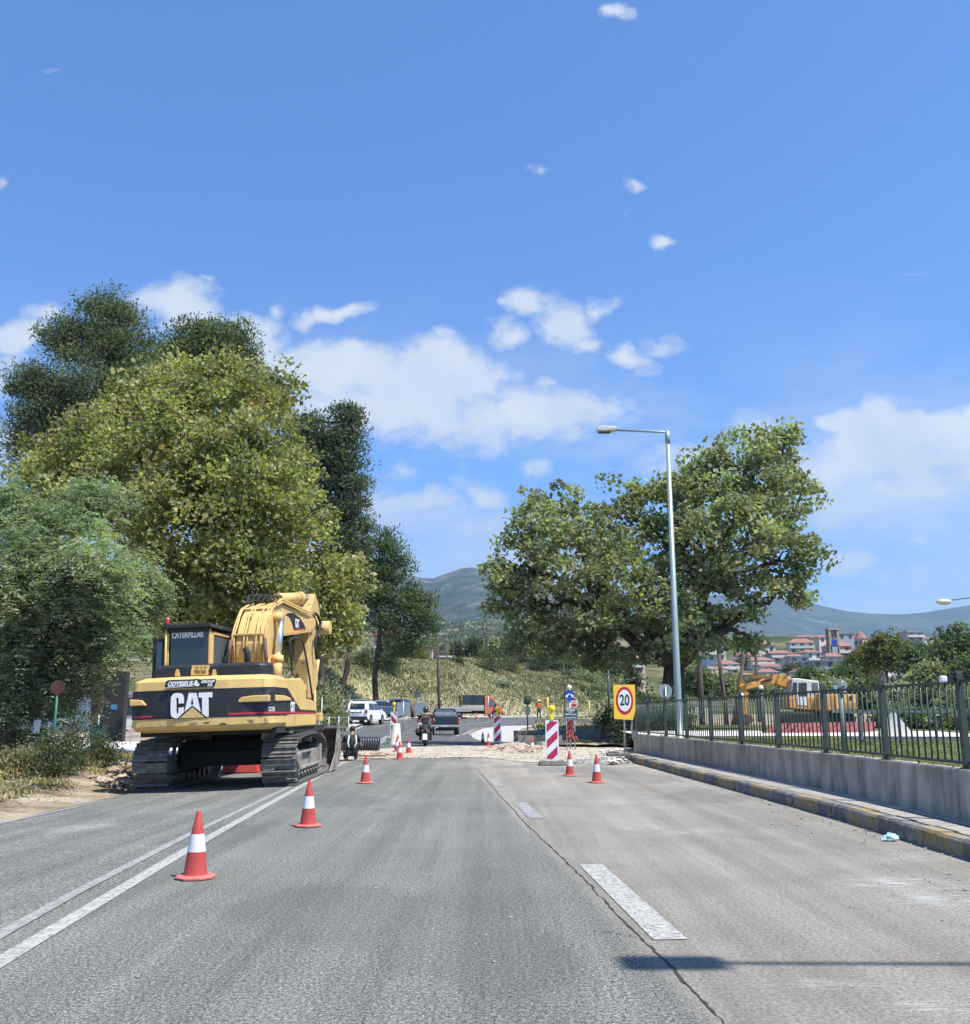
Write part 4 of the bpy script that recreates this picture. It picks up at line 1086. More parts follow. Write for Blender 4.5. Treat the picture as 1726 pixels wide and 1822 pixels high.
# ---- undercarriage
THICK = .05
def track_path(n, Lh=2.30, r=.46, zt=.98, sag=.0):
    """closed path (y, z) and tangent angle of the shoe centres"""
    pts = []
    rr, rf = .44, .40
    yr, yf = -Lh + rr, Lh - rf
    seg = []
    for i in range(40): seg.append((yr + (yf - yr) * i / 40, .045))
    for i in range(14): a = -90 + 180 * i / 14; seg.append((yf + rf * math.cos(R(a)), .045 + rf + rf * math.sin(R(a))))
    top = [(yf, .045 + 2 * rf), (1.3, .98), (.3, 1.02), (-.9, .98), (yr, .045 + 2 * rr)]
    top = [(p.x, p.y) for p in smoothline([V2(*q) for q in top], 2)]
    seg += top[:-1]
    for i in range(15): a = 90 + 180 * i / 15; seg.append((yr + rr * math.cos(R(a)), .045 + rr + rr * math.sin(R(a))))
    pl = [V2(*p) for p in seg] + [V2(*seg[0])]
    q = resample(pl, n + 1)[:-1]
    return q
NS = 46
W_SH, XC = .70, 1.285
shoe_mesh = None
for side in (-1, 1):
    q = track_path(NS); n = len(q)
    for i in range(n):
        a, b = q[i - 1], q[(i + 1) % n]; t = (b - a).normalized(); ang = math.atan2(t.y, t.x)
        if shoe_mesh is None:
            bb = B()
            L_ = .205
            bb.box((0, 0, 0), (W_SH, L_ * .93, .022))
            for k, hh in ((-.085, .05), (.02, .03)): bb.box((0, k, -.011 - hh / 2), (W_SH - .01, .022, hh))
            bb.box((0, 0, .045), (.16, .19, .07)); bb.box((.14, 0, .03), (.05, .12, .04)); bb.box((-.14, 0, .03), (.05, .12, .04))
            sh = bb.build('track_shoe', M_STEEL, EX); shoe_mesh = sh.data
        else:
            sh = bpy.data.objects.new('track_shoe', shoe_mesh); COL.objects.link(sh); reg(sh, EX)
        M = TX @ Matrix.Translation((side * XC, q[i].x, q[i].y)) @ Matrix.Rotation(ang, 4, 'X')
        sh.matrix_local = M
    b = B(TX.copy())
    xo = side * XC
    b.prism([(-1.9, .30), (1.9, .30), (1.95, .45), (1.6, .62), (-1.5, .68), (-1.85, .5)], xo - .17, xo + .17)
    b.box((xo + side * .2, -.15, .62), (.10, 3.0, .05)); b.box((xo + side * .22, 0, .30), (.12, 3.5, .06))
    b.box((xo + side * .2, .9, .46), (.10, .9, .30)); b.box((xo + side * .22, -1.55, .46), (.14, .18, .42)); b.box((xo + side * .22, 1.75, .5), (.14, .22, .46))
    b.build('track_frame', M_FRAME, EX, bevel=.015)
    for k in range(8):
        r_ = B(TX.copy()); y = -1.5 + k * .43; r_.cyl((xo - .22, y, .19), (xo + .24, y, .19), .095, n=12); r_.cyl((xo + side * .24, y, .19), (xo + side * .29, y, .19), .045, n=8)
        r_.build('roller', M_STEEL, EX)
    for y in (-.75, .75):
        r_ = B(TX.copy()); r_.cyl((xo - .12, y, .88), (xo + .2, y, .88), .075, n=12); r_.build('roller', M_STEEL, EX)
    b = B(TX.copy())
    sp = []
    for k in range(36):
        a = 2 * math.pi * k / 36; rr = .37 if k % 3 else .31
        sp.append((-1.86 + rr * math.cos(a), .485 + rr * math.sin(a)))
    b.prism(sp, xo - .04, xo + .04); b.cyl((xo - .1, -1.86, .485), (xo + side * .30, -1.86, .485), .25, n=20); b.cyl((xo + side * .30, -1.86, .485), (xo + side * .37, -1.86, .485), .17, n=16)
    b.build('sprocket', M_FRAME, EX)
    b = B(TX.copy()); b.cyl((xo - .17, 1.9, .45), (xo + .17, 1.9, .45), .33, n=24); b.cyl((xo - .24, 1.9, .45), (xo + .24, 1.9, .45), .1, n=12)
    b.build('idler', M_STEEL, EX)
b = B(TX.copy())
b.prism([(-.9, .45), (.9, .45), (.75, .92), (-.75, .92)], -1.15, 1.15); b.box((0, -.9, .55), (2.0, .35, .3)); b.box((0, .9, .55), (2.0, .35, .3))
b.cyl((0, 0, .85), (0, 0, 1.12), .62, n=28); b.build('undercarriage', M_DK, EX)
# ---- counterweight
yb = -2.95
z0 = UL(354, 1300, 'y', yb).z; z1 = UL(354, 1278, 'y', yb).z; z2 = UL(354, 1226, 'y', yb).z; z3 = UL(354, 1208, 'y', yb).z; z4 = UL(354, 1203, 'y', yb + .15).z
HWX = 1.44
def plan(inset=0.0, yf=-1.75, arc=.16, n=8):
    """counterweight plan: rounded rear corners, slightly crowned rear face"""
    pts = [(-HWX + inset, yf)]
    rc = .22
    for i in range(7):
        a = R(180 + 90 * i / 6); pts.append((-HWX + inset + rc + (rc) * math.cos(a), yb + arc + inset + rc + rc * math.sin(a)))
    for i in range(1, n):
        t = i / n; x = (-HWX + inset + rc) * (1 - 2 * t); pts.append((x, yb + inset + arc * (2 * t - 1) ** 2))
    for i in range(7):
        a = R(270 + 90 * i / 6); pts.append((HWX - inset - rc + rc * math.cos(a), yb + arc + inset + rc + rc * math.sin(a)))
    pts.append((HWX - inset, yf))
    return pts
def rings(bld, levels, cap=True, smooth=False, closed=True):
    n = None; vs = []; 
    for (z, ins) in levels:
        p = plan(ins); n = len(p); vs += [(x, y, z) for x, y in p]
    fs = []
    for l in range(len(levels) - 1):
        for k in range(n if closed else n - 1):
            a, b_ = l * n + k, l * n + (k + 1) % n; fs.append((a, b_, b_ + n, a + n))
    bld.add(vs, fs, smooth)
    if cap: bld.add([vs[k] for k in range(n)], [list(range(n))[::-1]]); bld.add(vs[-n:], [list(range(n))])
b = UB(); rings(b, [(z0 - .02, .16), (z0 + .03, .05), (z0 + .10, .0), (z1, 0.0), (z2, 0.0), (z3 - .03, .015), (z3, .04), (z4, .17)])
cw = b.build('counterweight', M_YEL, EX)
for p in cw.data.polygons: p.use_smooth = False
def band(name, za, zb, mat, out, parent, k0=0, k1=None):
    bb = UB(); p = plan(-out); p2 = plan(0.004); m = len(p); k1 = k1 or m
    vs = [(x, y, za) for x, y in p[k0:k1]] + [(x, y, zb) for x, y in p[k0:k1]]; n = k1 - k0
    bb.add(vs, [(k, k + 1, k + 1 + n, k + n) for k in range(n - 1)])
    o = bb.build(name, mat, parent)
    return o
band('black_band', z1 + .006, z2, M_BLK, .005, cw)
zs = z1 + .045
band('red_stripe', zs, zs + .035, M_RED, .008, cw, 0, 9)
band('red_stripe', zs, zs + .035, M_RED, .008, cw, 13)
# scuffs along the lower edge
b = UB()
for (px, py, w, h) in [(265, 1299, 30, 7), (283, 1291, 9, 12), (345, 1286, 22, 2), (368, 1285, 16, 2), (395, 1290, 18, 10), (412, 1291, 22, 8), (405, 1299, 40, 5), (466, 1289, 12, 8), (440, 1281, 24, 3), (300, 1303, 26, 4)]:
    c = UL(px, py, 'y', yb); yy = yb + .16 * (c.x / (HWX - .22)) ** 2 - .009
    poly = []
    for k in range(14):
        a = 2 * math.pi * k / 14; f = random.uniform(.45, 1.0); poly.append((c.x + w / 177 * math.cos(a) * f, max(z0 + .09, c.z + h / 177 * math.sin(a) * f)))
    b.mi = random.choice((0, 1)); b.prism(poly, yy, yy + .02, 'y')
b.build('scuff_mark', [pm('bare_metal_scuff', (.32, .29, .26), .7, var=.3, scale=20), pm('dark_scuff', (.09, .06, .045), .8, var=.3, scale=20)], cw)
# scoops
def scoop(pts_px, plane, val, out):
    bb = UB(); P_ = [UL(a, c, plane, val) for a, c in pts_px]
    if plane == 'y':
        for p_ in P_: p_.x = max(-HWX + .05, min(HWX - .05, p_.x))
    if plane == 'y': bb.prism([(p.x, p.z) for p in P_], val - out, val + .12, 'y')
    else: bb.prism([(p.y, p.z) for p in P_], val - .05, val + out, 'x')
    return bb.build('scoop', M_YEL, cw, bevel=.015)
scoop([(222, 1245), (252, 1246), (259, 1253), (261, 1255.5), (222, 1257)], 'y', yb + .10, .035)
scoop([(419, 1250), (430, 1240.5), (450, 1237.5), (487, 1236), (487, 1241), (487, 1248), (440, 1249.5)], 'y', yb + .1, .035)
scoop([(489, 1236.5), (505, 1237.5), (514, 1241), (517, 1246.5), (489, 1247.5)], 'x', HWX, .035)
# emblem letters: polygons in the rear plane
def rear_poly(name, px_pts, mat, out, parent, y0=yb):
    bb = UB(); P_ = [UL(a, c, 'y', y0) for a, c in px_pts]; bb.prism([(p.x, p.z) for p in P_], y0 - out, y0 - out + .02, 'y')
    return bb.build(name, mat, parent)
zz = lambda L_: [(280 + x / 14.383, 1170 + y / 14.383) for x, y in L_]
C_ = zz([(680, 1170), (680, 1030), (650, 950), (580, 910), (480, 905), (400, 940), (355, 1020), (345, 1200), (345, 1400), (360, 1500), (430, 1550), (520, 1555), (600, 1480), (680, 1400), (680, 1270), (545, 1285), (545, 1400), (530, 1440), (495, 1440), (485, 1400), (485, 1060), (500, 1025), (535, 1025), (548, 1060), (548, 1180)])
A_ = zz([(810, 905), (1000, 905), (1110, 1385), (900, 1225), (860, 1260), (700, 1390)])
A2 = zz([(900, 1020), (930, 1195), (865, 1195)])
T_ = zz([(1062, 900), (1405, 885), (1405, 1020), (1310, 1020), (1310, 1515), (1260, 1515), (1150, 1430), (1150, 1025), (1062, 1025)])
R_ = zz([(900, 1275), (1210, 1530), (575, 1550)])
for pl, m_, o_ in ((C_, M_WHT, .012), (A_, M_WHT, .012), (A2, M_BLK, .016), (T_, M_WHT, .012), (R_, M_YEL, .012)): rear_poly('emblem', pl, m_, o_, cw)
# company decal
dec = zz([(195, 720), (230, 610), (300, 575), (900, 555), (980, 545), (1060, 545), (1100, 560), (1480, 545), (1505, 580), (1470, 720), (1420, 745), (1000, 770), (240, 790), (200, 760)])
rear_poly('decal', dec, M_BLK, .012, cw)
rear_poly('decal', zz([(950, 640), (980, 580), (1020, 575), (1040, 640), (1090, 680), (1060, 735), (1000, 735), (960, 720), (930, 690)]), M_WHT, .016, cw)
rear_poly('decal', zz([(240, 765), (920, 725), (920, 742), (250, 780)]), M_WHT, .016, cw)
def utext(body, px, py, y0, size, mat, parent, sx=1, shear=0, off=0, plane='y'):
    c = UL(px, py, plane, y0)
    if plane == 'y': M = UX @ Matrix.Translation(c) @ FACE
    else: M = UX @ Matrix.Translation(c) @ Matrix.Rotation(R(90), 4, 'Z') @ FACE
    return text('lettering', body, size, mat, parent, M, .0025, shear, sx, off)
utext('ODYSSEUS', 320, 1217.2, yb - .018, .125, M_WHT, cw, .84, .3, .006)
utext('GROUP', 369, 1213, yb - .018, .068, M_WHT, cw, 1.15, .3, .004)
utext('E.E.', 373.5, 1218.8, yb - .018, .062, M_WHT, cw, 1.1, .3, .004)
utext('322B', 486 - 2.5, 1262, yb - .03 + .15, .115, M_WHT, cw, .55, 0, .003)
# number plate on the hood
ph = -2.62
def quad_px(name, pts, y0, mat, parent, out=.01, th=.02):
    return rear_poly(name, pts, mat, out, parent, y0)
# ---- hood and upper body
b = UB(); zh0 = z4 - .05; zh1 = UL(380, 1181, 'y', -2.4).z
def roundrect(x0, x1, y0, y1, r, n=5):
    out = []
    for cx, cy, a0 in ((x1 - r, y1 - r, 0), (x0 + r, y1 - r, 90), (x0 + r, y0 + r, 180), (x1 - r, y0 + r, 270)):
        for i in range(n + 1): a = R(a0 + 90 * i / n); out.append((cx + r * math.cos(a), cy + r * math.sin(a)))
    return out
HX0, HX1 = UL(271, 1190, 'y', -2.5).x, UL(487, 1190, 'y', -2.1).x
lv = [(zh0, 0), (zh1 - .07, .0), (zh1 - .02, .03), (zh1, .10)]
vs = []
for z, ins in lv: vs += [(x, y, z) for x, y in roundrect(HX0 + ins, HX1 - ins, -2.58 + ins, -1.95, .20)]
n = 24; fs = [(l * n + k, l * n + (k + 1) % n, (l + 1) * n + (k + 1) % n, (l + 1) * n + k) for l in range(3) for k in range(n)] + [list(range(3 * n, 4 * n))]
b.add(vs, fs); b.build('engine_hood', M_BLK, EX, bevel=.02)
pl = B(UX.copy())
for (px0, py0, px1, py1, mt) in ((340.5, 1191, 371, 1200.8, 0),):
    a, c = UL(px0, py0, 'y', -2.60), UL(px1, py1, 'y', -2.60)
    pl.b2((a.x, -2.615, c.z), (c.x, -2.60, a.z))
a2, c2_ = UL(342, 1184.3, 'y', -2.6), UL(373, 1190.3, 'y', -2.6)
pl.b2((a2.x, -2.613, c2_.z), (c2_.x, -2.60, a2.z))
M_PLY = pm('plate_yellow', (.72, .46, .14), .5, var=.05)
np_ = pl.build('number_plate', M_PLY, EX)
utext('70134', 355.5, 1195.9, -2.62, .10, M_BLK, np_, .95, 0, .002)
utext('ME ★ IX', 357.5, 1187.4, -2.62, .05, pm('plate_brown', (.22, .10, .05), .6, var=.1), np_, 1.3)
for (px, w) in ((316.5, 9.5), (382, 9)):
    lg_ = rear_poly('lifting_lug', [(px - w / 2, 1203.5), (px - w / 3.4, 1193), (px - 1.5, 1190.8), (px + 1.5, 1190.8), (px + w / 3.4, 1193), (px + w / 2, 1203.5)], M_YEL, .03, EX, -2.72)
# engine housing behind the counterweight, right and left
zd = UL(540, 1286, 'x', HWX).z
S_ = lambda L_: [(lambda p: (p.y, p.z))(UL(200 + x / 4.11, 1030 + y / 4.11, 'x', HWX)) for x, y in L_]
side = S_([(1300, 1085), (1490, 1070), (1490, 950), (1470, 890), (1420, 875), (1415, 800), (1400, 748), (1380, 725), (1262, 712)])
side = [(-1.72, side[0][1]), side[1], side[2], side[3], side[4], side[5], side[6], side[7], (-1.72, z3 + .0)]
b = UB(); b.prism(side, .42, HWX, 'x'); rh = b.build('side_housing', M_YEL, EX, bevel=.03)
b = UB(); pb = S_([(1290, 785), (1372, 955), (1484, 962), (1488, 978), (1302, 992)]); pb = [(-1.735, z2), pb[1], pb[2], pb[3], (-1.735, z1 + .03)]
b.prism(pb, HWX - .02, HWX + .006, 'x'); b.build('black_band', M_BLK, rh)
b = UB(); pb = S_([(1300, 992), (1488, 978), (1488, 984), (1300, 1000)]); pb[0] = (-1.735, zs + .035); pb[3] = (-1.735, zs)
b.prism(pb, HWX - .02, HWX + .009, 'x'); b.build('red_stripe', M_RED, rh)
utext('CAT', 521, 1258.5, HWX + .009, .27, M_WHT, rh, .62, 0, .012, 'x')
b = UB(); b.b2((-HWX, -1.72, z0), (-.3, 1.75, z3 - .02)); b.build('side_housing', M_YEL, EX, bevel=.03)
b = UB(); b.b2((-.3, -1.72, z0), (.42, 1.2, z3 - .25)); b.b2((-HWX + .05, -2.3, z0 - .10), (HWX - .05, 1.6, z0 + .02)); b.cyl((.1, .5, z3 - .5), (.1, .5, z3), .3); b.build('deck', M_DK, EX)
b = UB(); b.cyl((HWX - .75, .8, z3), (HWX - .75, .8, z3 + .05), .1); b.box((HWX - .6, 1.0, z3 - .08), (.5, .3, .12)); b.build('fuel_cap', M_YEL, EX)
b = UB(); b.box((HWX - .2, 1.3, z0 + .2), (.35, .3, .2)); b.build('step', M_YEL, EX, bevel=.02)
# exhaust stub
b = UB(); ex_ = UL(441, 1170, 'y', -1.6); b.tube([ex_ + Vector((0, 0, -.25)), ex_ + Vector((-.01, 0, .1)), ex_ + Vector((-.06, 0, .2))], .065, 10); b.build('exhaust', M_RUB, EX)
# ---- cab
cy0 = -.55; cA, cB_ = UL(295, 1180, 'y', cy0), UL(373, 1180, 'y', cy0); cx0, cx1 = cA.x, cB_.x
cz1 = UL(330, 1116, 'y', cy0).z; cz0 = z3 - .1; cyf = 1.35
cab = empty('cab', (0, 0, 0)); reg(cab, EX)
b = UB(); fr = .055
for x in (cx0 + fr / 2, cx1 - fr / 2):
    for y in (cy0 + fr / 2, cyf - fr / 2): b.b2((x - fr / 2, y - fr / 2, cz0), (x + fr / 2, y + fr / 2, cz1 - .05))
b.b2((cx1 - .03, cy0, cz1 - .17), (cx1 + .012, cyf, cz1 - .10)); b.b2((cx1 - .03, cy0, cz0), (cx1 + .012, cyf, cz0 + .3))
b.b2((cx1 - .035, cy0 - .012, cz0), (cx1 + .012, cy0 + .2, cz1 - .10)); b.b2((cx1 - .03, cyf - .35, cz0), (cx1 + .012, cyf, cz1 - .1))
b.build('cab_frame', M_YEL, cab, bevel=.008)
b = UB(); b.b2((cx0 + .10, cy0 - .004, cz0), (cx1 - .04, cy0 + .03, cz1 - .02)); b.b2((cx0, cy0, cz0), (cx0 + .03, cyf, cz0 + .6)); b.build('rear_window', M_GLASS, cab)
b = UB(); b.b2((cx1 - .02, cy0 + .2, cz0 + .3), (cx1 - .008, cyf - .35, cz1 - .17)); b.b2((cx0 + .01, cy0 + .06, cz0 + .6), (cx0 + .02, cyf - .06, cz1 - .1)); b.b2((cx0 + .06, cyf - .03, cz0 + .3), (cx1 - .06, cyf - .02, cz1 - .1)); b.build('side_window', M_GLASSB, cab)
b = UB(); b.prism([(cx0 - .07, cz1 - .03), (cx1 + .07, cz1 - .03), (cx1 + .04, cz1 + .06), (cx0 - .04, cz1 + .06)], cy0 - .14, cyf + .12, 'y'); b.b2((cx0 + .02, cy0 - .03, cz1 - .12), (cx1 - .02, cy0 + .02, cz1 - .03)); b.b2((cx1 + .0, cyf - .2, cz1 - .13), (cx1 + .06, cyf + .1, cz1 - .03)); b.build('cab_roof', M_BLK, cab, bevel=.015)
utext('CATERPILLAR', 334, 1130, cy0 - .008, .18, M_WHT, cab, .66, 0, .007)
b = UB(); b.box(((cx0 + cx1) / 2, .3, cz0 + .25), (.5, .5, .3)); b.box(((cx0 + cx1) / 2, .05, cz0 + .7), (.5, .14, .75)); b.build('seat', M_RUB, cab, bevel=.03)
# open door swung back on the left, grab pole
b = UB(); dl, dr = UL(271, 1180, 'y', -.4).x, cx0 - .05; dz = UL(280, 1137, 'y', -.4).z
for (a, c_) in (((dl, -.4, cz0), (dl + .07, -.34, dz)), ((dl, -.4, dz - .07), (dr, -.34, dz)), ((dr - .06, -.4, cz0), (dr, -.34, dz)), ((dl + .2, -.39, cz0), (dl + .24, -.35, dz)), ((dl, -.4, cz0 + .1), (dr, -.34, cz0 + .25))): b.b2(a, c_)
b.build('cab_door', M_BLK, cab, bevel=.006)
b = UB(); b.b2((dl + .07, -.375, cz0 + .25), (dr - .06, -.365, dz - .07)); b.build('door_glass', M_GLASSB, cab)
b = UB(); pp = UL(294, 1180, 'y', cy0 - .08); b.cyl((pp.x, cy0 - .08, cz0), (pp.x, cy0 - .08, cz1 - .05), .022, n=8); b.build('grab_pole', M_YEL, cab)
b = UB(); bp0 = UL(298, 1112, 'y', cy0 + .1); b.lathe([(.0, 0), (.06, 0), (.06, .04), (.05, .05)], 14, (bp0.x, cy0 + .1, cz1 + .055)); b.build('beacon_base', M_RUB, cab)
b = UB(); b.lathe([(.055, .05), (.058, .12), (.045, .18), (.0, .2)], 14, (bp0.x, cy0 + .1, cz1 + .055)); b.build('beacon', pm('red_lens', (.45, .02, .015), .2, var=.1, spec=.8), cab)
# ---- boom: side outline read on the plane of its right face
zb = lambda L_, val: [(lambda p: (p.y, p.z))(UL(400 + x / 8.63, 1040 + y / 8.63, 'x', val)) for x, y in L_]
BXR, BXL = .30, -.34
bo = zb([(650, 1230), (720, 1090), (790, 900), (812, 800), (870, 770), (1100, 742), (1330, 706), (1390, 660), (1400, 590), (1390, 520), (1300, 480), (1210, 440), (1060, 380), (940, 325), (850, 300), (780, 320), (720, 375), (670, 480), (630, 620), (600, 760), (588, 900), (590, 1100), (610, 1230)], BXR)
b = UB(); b.prism(bo, BXL, BXR, 'x'); boom = b.build('boom', M_YEL, EX, bevel=.02)
# flange edge of the gooseneck
b = UB(); fl_ = zb([(655, 1230), (722, 1095), (792, 905), (812, 800), (868, 772), (1100, 744), (1330, 708), (1330, 722), (1100, 760), (880, 790), (830, 830), (806, 925), (735, 1110), (672, 1235)], BXR + .01); b.prism(fl_, BXR - .02, BXR + .02, 'x'); b.build('boom_flange', M_YEL, boom)
b = UB(); dp = zb([(925, 470), (980, 435), (1060, 440), (1150, 510), (1215, 610), (1245, 690), (1150, 685), (1060, 700), (1030, 600), (1000, 520), (960, 480)], BXR); b.prism(dp, BXR - .01, BXR + .005, 'x'); b.build('decal', M_BLK, boom)
b = UB(); dp = zb([(1060, 690), (1245, 665), (1245, 690), (1060, 703)], BXR); b.prism(dp, BXR - .01, BXR + .008, 'x'); b.build('decal', M_RED, boom)
utext('CAT', 528.8, 1110, BXR + .008, .30, M_WHT, boom, .62, 0, .013, 'x')
# hydraulic lines along the back of the boom
bt = zb([(600, 1180), (588, 900), (600, 760), (630, 620), (670, 480), (720, 375), (780, 320), (850, 300)], BXR)
for k, (x, off_, r_) in enumerate([(-.43, .02, .022), (-.38, .03, .022), (-.14, .04, .020), (-.07, .04, .020), (.13, .04, .022), (.24, .04, .020), (.34, .03, .022)]):
    b = UB(); pts = []
    for i, (y, z) in enumerate(bt): pts.append((x + .012 * math.sin(i * 2 + k), y - off_ * (1 if i < 6 else .4), z + off_ * .6 * (i > 3)))
    b.tube(pts, r_, 8); b.build('hydraulic_line', M_YEL if k % 3 else M_YELW, boom)
for i in (2, 5):
    b = UB(); y, z = bt[i]; b.box((-.05, y - .03, z + (.01 if i > 3 else 0)), (.66, .09, .05), Matrix.Rotation(R(25 if i > 3 else 0), 4, 'X')); b.build('line_clamp', M_YELW, boom, bevel=.01)
for k, (x, sgn) in enumerate(((-.44, -1), (.36, 1))):
    b = UB(); p0 = Vector((x, bt[1][0] - .06, bt[1][1] + .1)); b.tube([p0, p0 + Vector((sgn * .02, -.03, -.25)), p0 + Vector((sgn * .05, .02, -.6)), p0 + Vector((sgn * .12, .15, -.95))], [.04, .045, .04, .035], 8); b.build('hose', M_RUST, boom)
for k in range(6):   # black hoses bowing over the knee
    b = UB(); x = -.4 + k * .1; ph_ = zb([(560 + k * 22, 300 - k * 8), (620 + k * 22, 165 + k * 6), (720 + k * 14, 140 + k * 8), (800, 220)], .0)
    b.tube([(x, ph_[0][0], ph_[0][1]), (x, ph_[1][0], ph_[1][1]), (x + .02, ph_[2][0], ph_[2][1]), (x + .03, ph_[3][0], ph_[3][1])], .022, 6); b.build('hose', M_RUB, boom)
for (x, o_) in ((.34, 0), (.34, .07)):
    b = UB(); q = zb([(800, 330 - o_ * 600), (870, 260 - o_ * 500), (1080, 360 - o_ * 500), (1280, 455 - o_ * 500), (1370, 430 - o_ * 300)], x); b.tube([(x, a, c_) for a, c_ in q], .026, 7); b.build('hydraulic_line', M_YEL, boom)
b = UB(); q = zb([(1370, 430), (1430, 480), (1470, 580), (1450, 700), (1400, 800), (1390, 950), (1410, 1150)], .3); b.tube([(.3, a, c_) for a, c_ in q], .04, 7); q = zb([(1360, 470), (1400, 560), (1430, 660), (1420, 740), (1440, 840), (1480, 900)], .24); b.tube([(.24, a, c_) for a, c_ in q], .026, 7); b.build('hose', M_RUB, EX)
# boom cylinder
for x in (.47, -.45):
    A_px, B_px = UL(400 + 870 / 8.63, 1040 + 500 / 8.63, 'x', x), UL(400 + 815 / 8.63, 1040 + 1100 / 8.63, 'x', x)
    D_px = UL(400 + 790 / 8.63, 1040 + 1500 / 8.63, 'x', x)
    b = UB(); b.cyl(B_px, D_px, .115, n=14); b.cyl(B_px + (B_px - D_px) * .02, B_px + (D_px - B_px) * .25, .135, n=14); b.build('cylinder_barrel', M_YEL, boom)
    b = UB(); b.cyl(A_px, B_px, .075, n=14); b.build('cylinder_rod', M_CHROME, boom)
    b = UB(); b.cyl(A_px - Vector((.26 if x > 0 else -.26, 0, 0)), A_px + Vector((.05 if x > 0 else -.05, 0, 0)), .12, n=14); b.build('cylinder_pin', M_YEL, boom)
# stick cylinder on top
a_, c_, d_ = UL(400 + 800 / 8.63, 1040 + 215 / 8.63, 'x', 0), UL(400 + 1150 / 8.63, 1040 + 205 / 8.63, 'x', 0), UL(400 + 1340 / 8.63, 1040 + 175 / 8.63, 'x', 0)
b = UB(); b.cyl(a_, c_, .135, .15, n=16); b.cyl(c_ - (c_ - a_) * .12, c_ + (c_ - a_) * .04, .175, n=16); b.build('stick_cylinder', M_YEL, boom)
b = UB(); b.cyl(c_, d_, .065, n=12); b.build('cylinder_rod', M_CHROME, boom)
# stick
SXR, SXL = .19, -.2
st = zb([(1385, 140), (1440, 280), (1452, 400), (1470, 520), (1450, 640), (1400, 800), (1420, 1150), (1432, 1480)], SXR)
low = [(lambda p: (p.y, p.z))(UL(200 + x / 4.11, 1030 + y / 4.11, 'x', SXR)) for x, y in [(1500, 780), (1450, 880), (1432, 870), (1430, 705)]]
st2 = zb([(1270, 1150), (1290, 790), (1270, 700), (1300, 400), (1350, 285)], SXR)
b = UB(); b.prism(st + low + st2, SXL, SXR, 'x'); stick = b.build('stick', M_YELW, EX, bevel=.015)
b = UB(); pc = UL(576, 1117, 'x', .1); b.cyl((-.25, pc.y, pc.z), (.3, pc.y, pc.z), .2, n=18); b.box((0, pc.y - .25, pc.z + .05), (.32, .5, .16)); b.build('bucket_link', M_YEL, stick)
b = UB(); q0_ = UL(568, 1175, 'x', .1); q1_ = UL(562, 1215, 'x', .1); b.cyl((.05, q0_.y, q0_.z), (.05, q1_.y, q1_.z), .07, n=10); b.cyl((.05, q1_.y, q1_.z), (.05, q1_.y + .1, .95), .05, n=10); b.build('cylinder_rod', M_YEL, stick)
# bucket resting on the road ahead, its mouth towards the tracks
bc = UL(592, 1340, 'y', 3.4)
bx1 = bc.x + .0; bx0 = bx1 - 1.45
prof = [(2.95, .03), (3.5, .05), (3.95, .16), (4.2, .45), (4.22, .8), (4.1, 1.12)]
b = UB(); pin = [(y - .045 * (i > 1), z + (.05 if i < 4 else 0)) for i, (y, z) in enumerate(prof)]
pin[-1] = (4.03, 1.11)
for i in range(len(prof) - 1):
    b.prism([prof[i], prof[i + 1], pin[i + 1], pin[i]], bx0, bx1, 'x')
bk = b.build('bucket', M_RUST, EX)
for x in (bx0 - .03, bx1):
    b = UB(); b.prism([(3.0, .03), (3.5, .05), (3.95, .16), (4.2, .45), (4.22, .8), (4.1, 1.14), (3.9, 1.1), (3.78, .85), (3.6, .45), (3.3, .25)], x, x + .03, 'x'); b.build('bucket_side', M_STEEL2, bk)
b = UB(); b.b2((bx0, 4.02, 1.08), (bx1, 4.12, 1.15)); b.box(((bx0 + bx1) / 2, 2.88, .04), (1.45, .25, .03)); b.build('bucket_lip', M_STEEL2, bk)
for k in range(5):
    b = UB(); x = bx0 + .1 + k * (1.25 / 4); b.prism([(2.80, .02), (3.05, .02), (3.05, .10), (2.62, .035)], x - .05, x + .05, 'x'); b.build('bucket_tooth', M_STEEL2, bk)
b = UB(); b.prism([(4.05, .95), (4.2, .9), (4.45, 1.3), (4.3, 1.55), (4.15, 1.3)], -.25, -.15, 'x'); b.prism([(4.05, .95), (4.2, .9), (4.45, 1.3), (4.3, 1.55), (4.15, 1.3)], .15, .25, 'x'); b.build('bucket_ear', M_YELW, bk)
# handrail on the right deck
b = UB(); hr = [UL(200 + x / 4.11, 1030 + y / 4.11, 'x', HWX - .1) for x, y in [(1312, 700), (1306, 560), (1298, 455), (1310, 432), (1360, 430), (1395, 465), (1425, 620), (1450, 780), (1465, 890)]]; b.tube(hr, .022, 8); b.build('handrail', M_BLK, EX)
b = UB(); mr = UL(518, 1290, 'x', HWX - .15); b.box((HWX - .25, -1.2, z0 - .07), (.4, .3, .1)); b.box((HWX - .45, -1.45, z0 - .17), (.25, .3, .14)); b.build('bracket', M_STEEL2, EX)

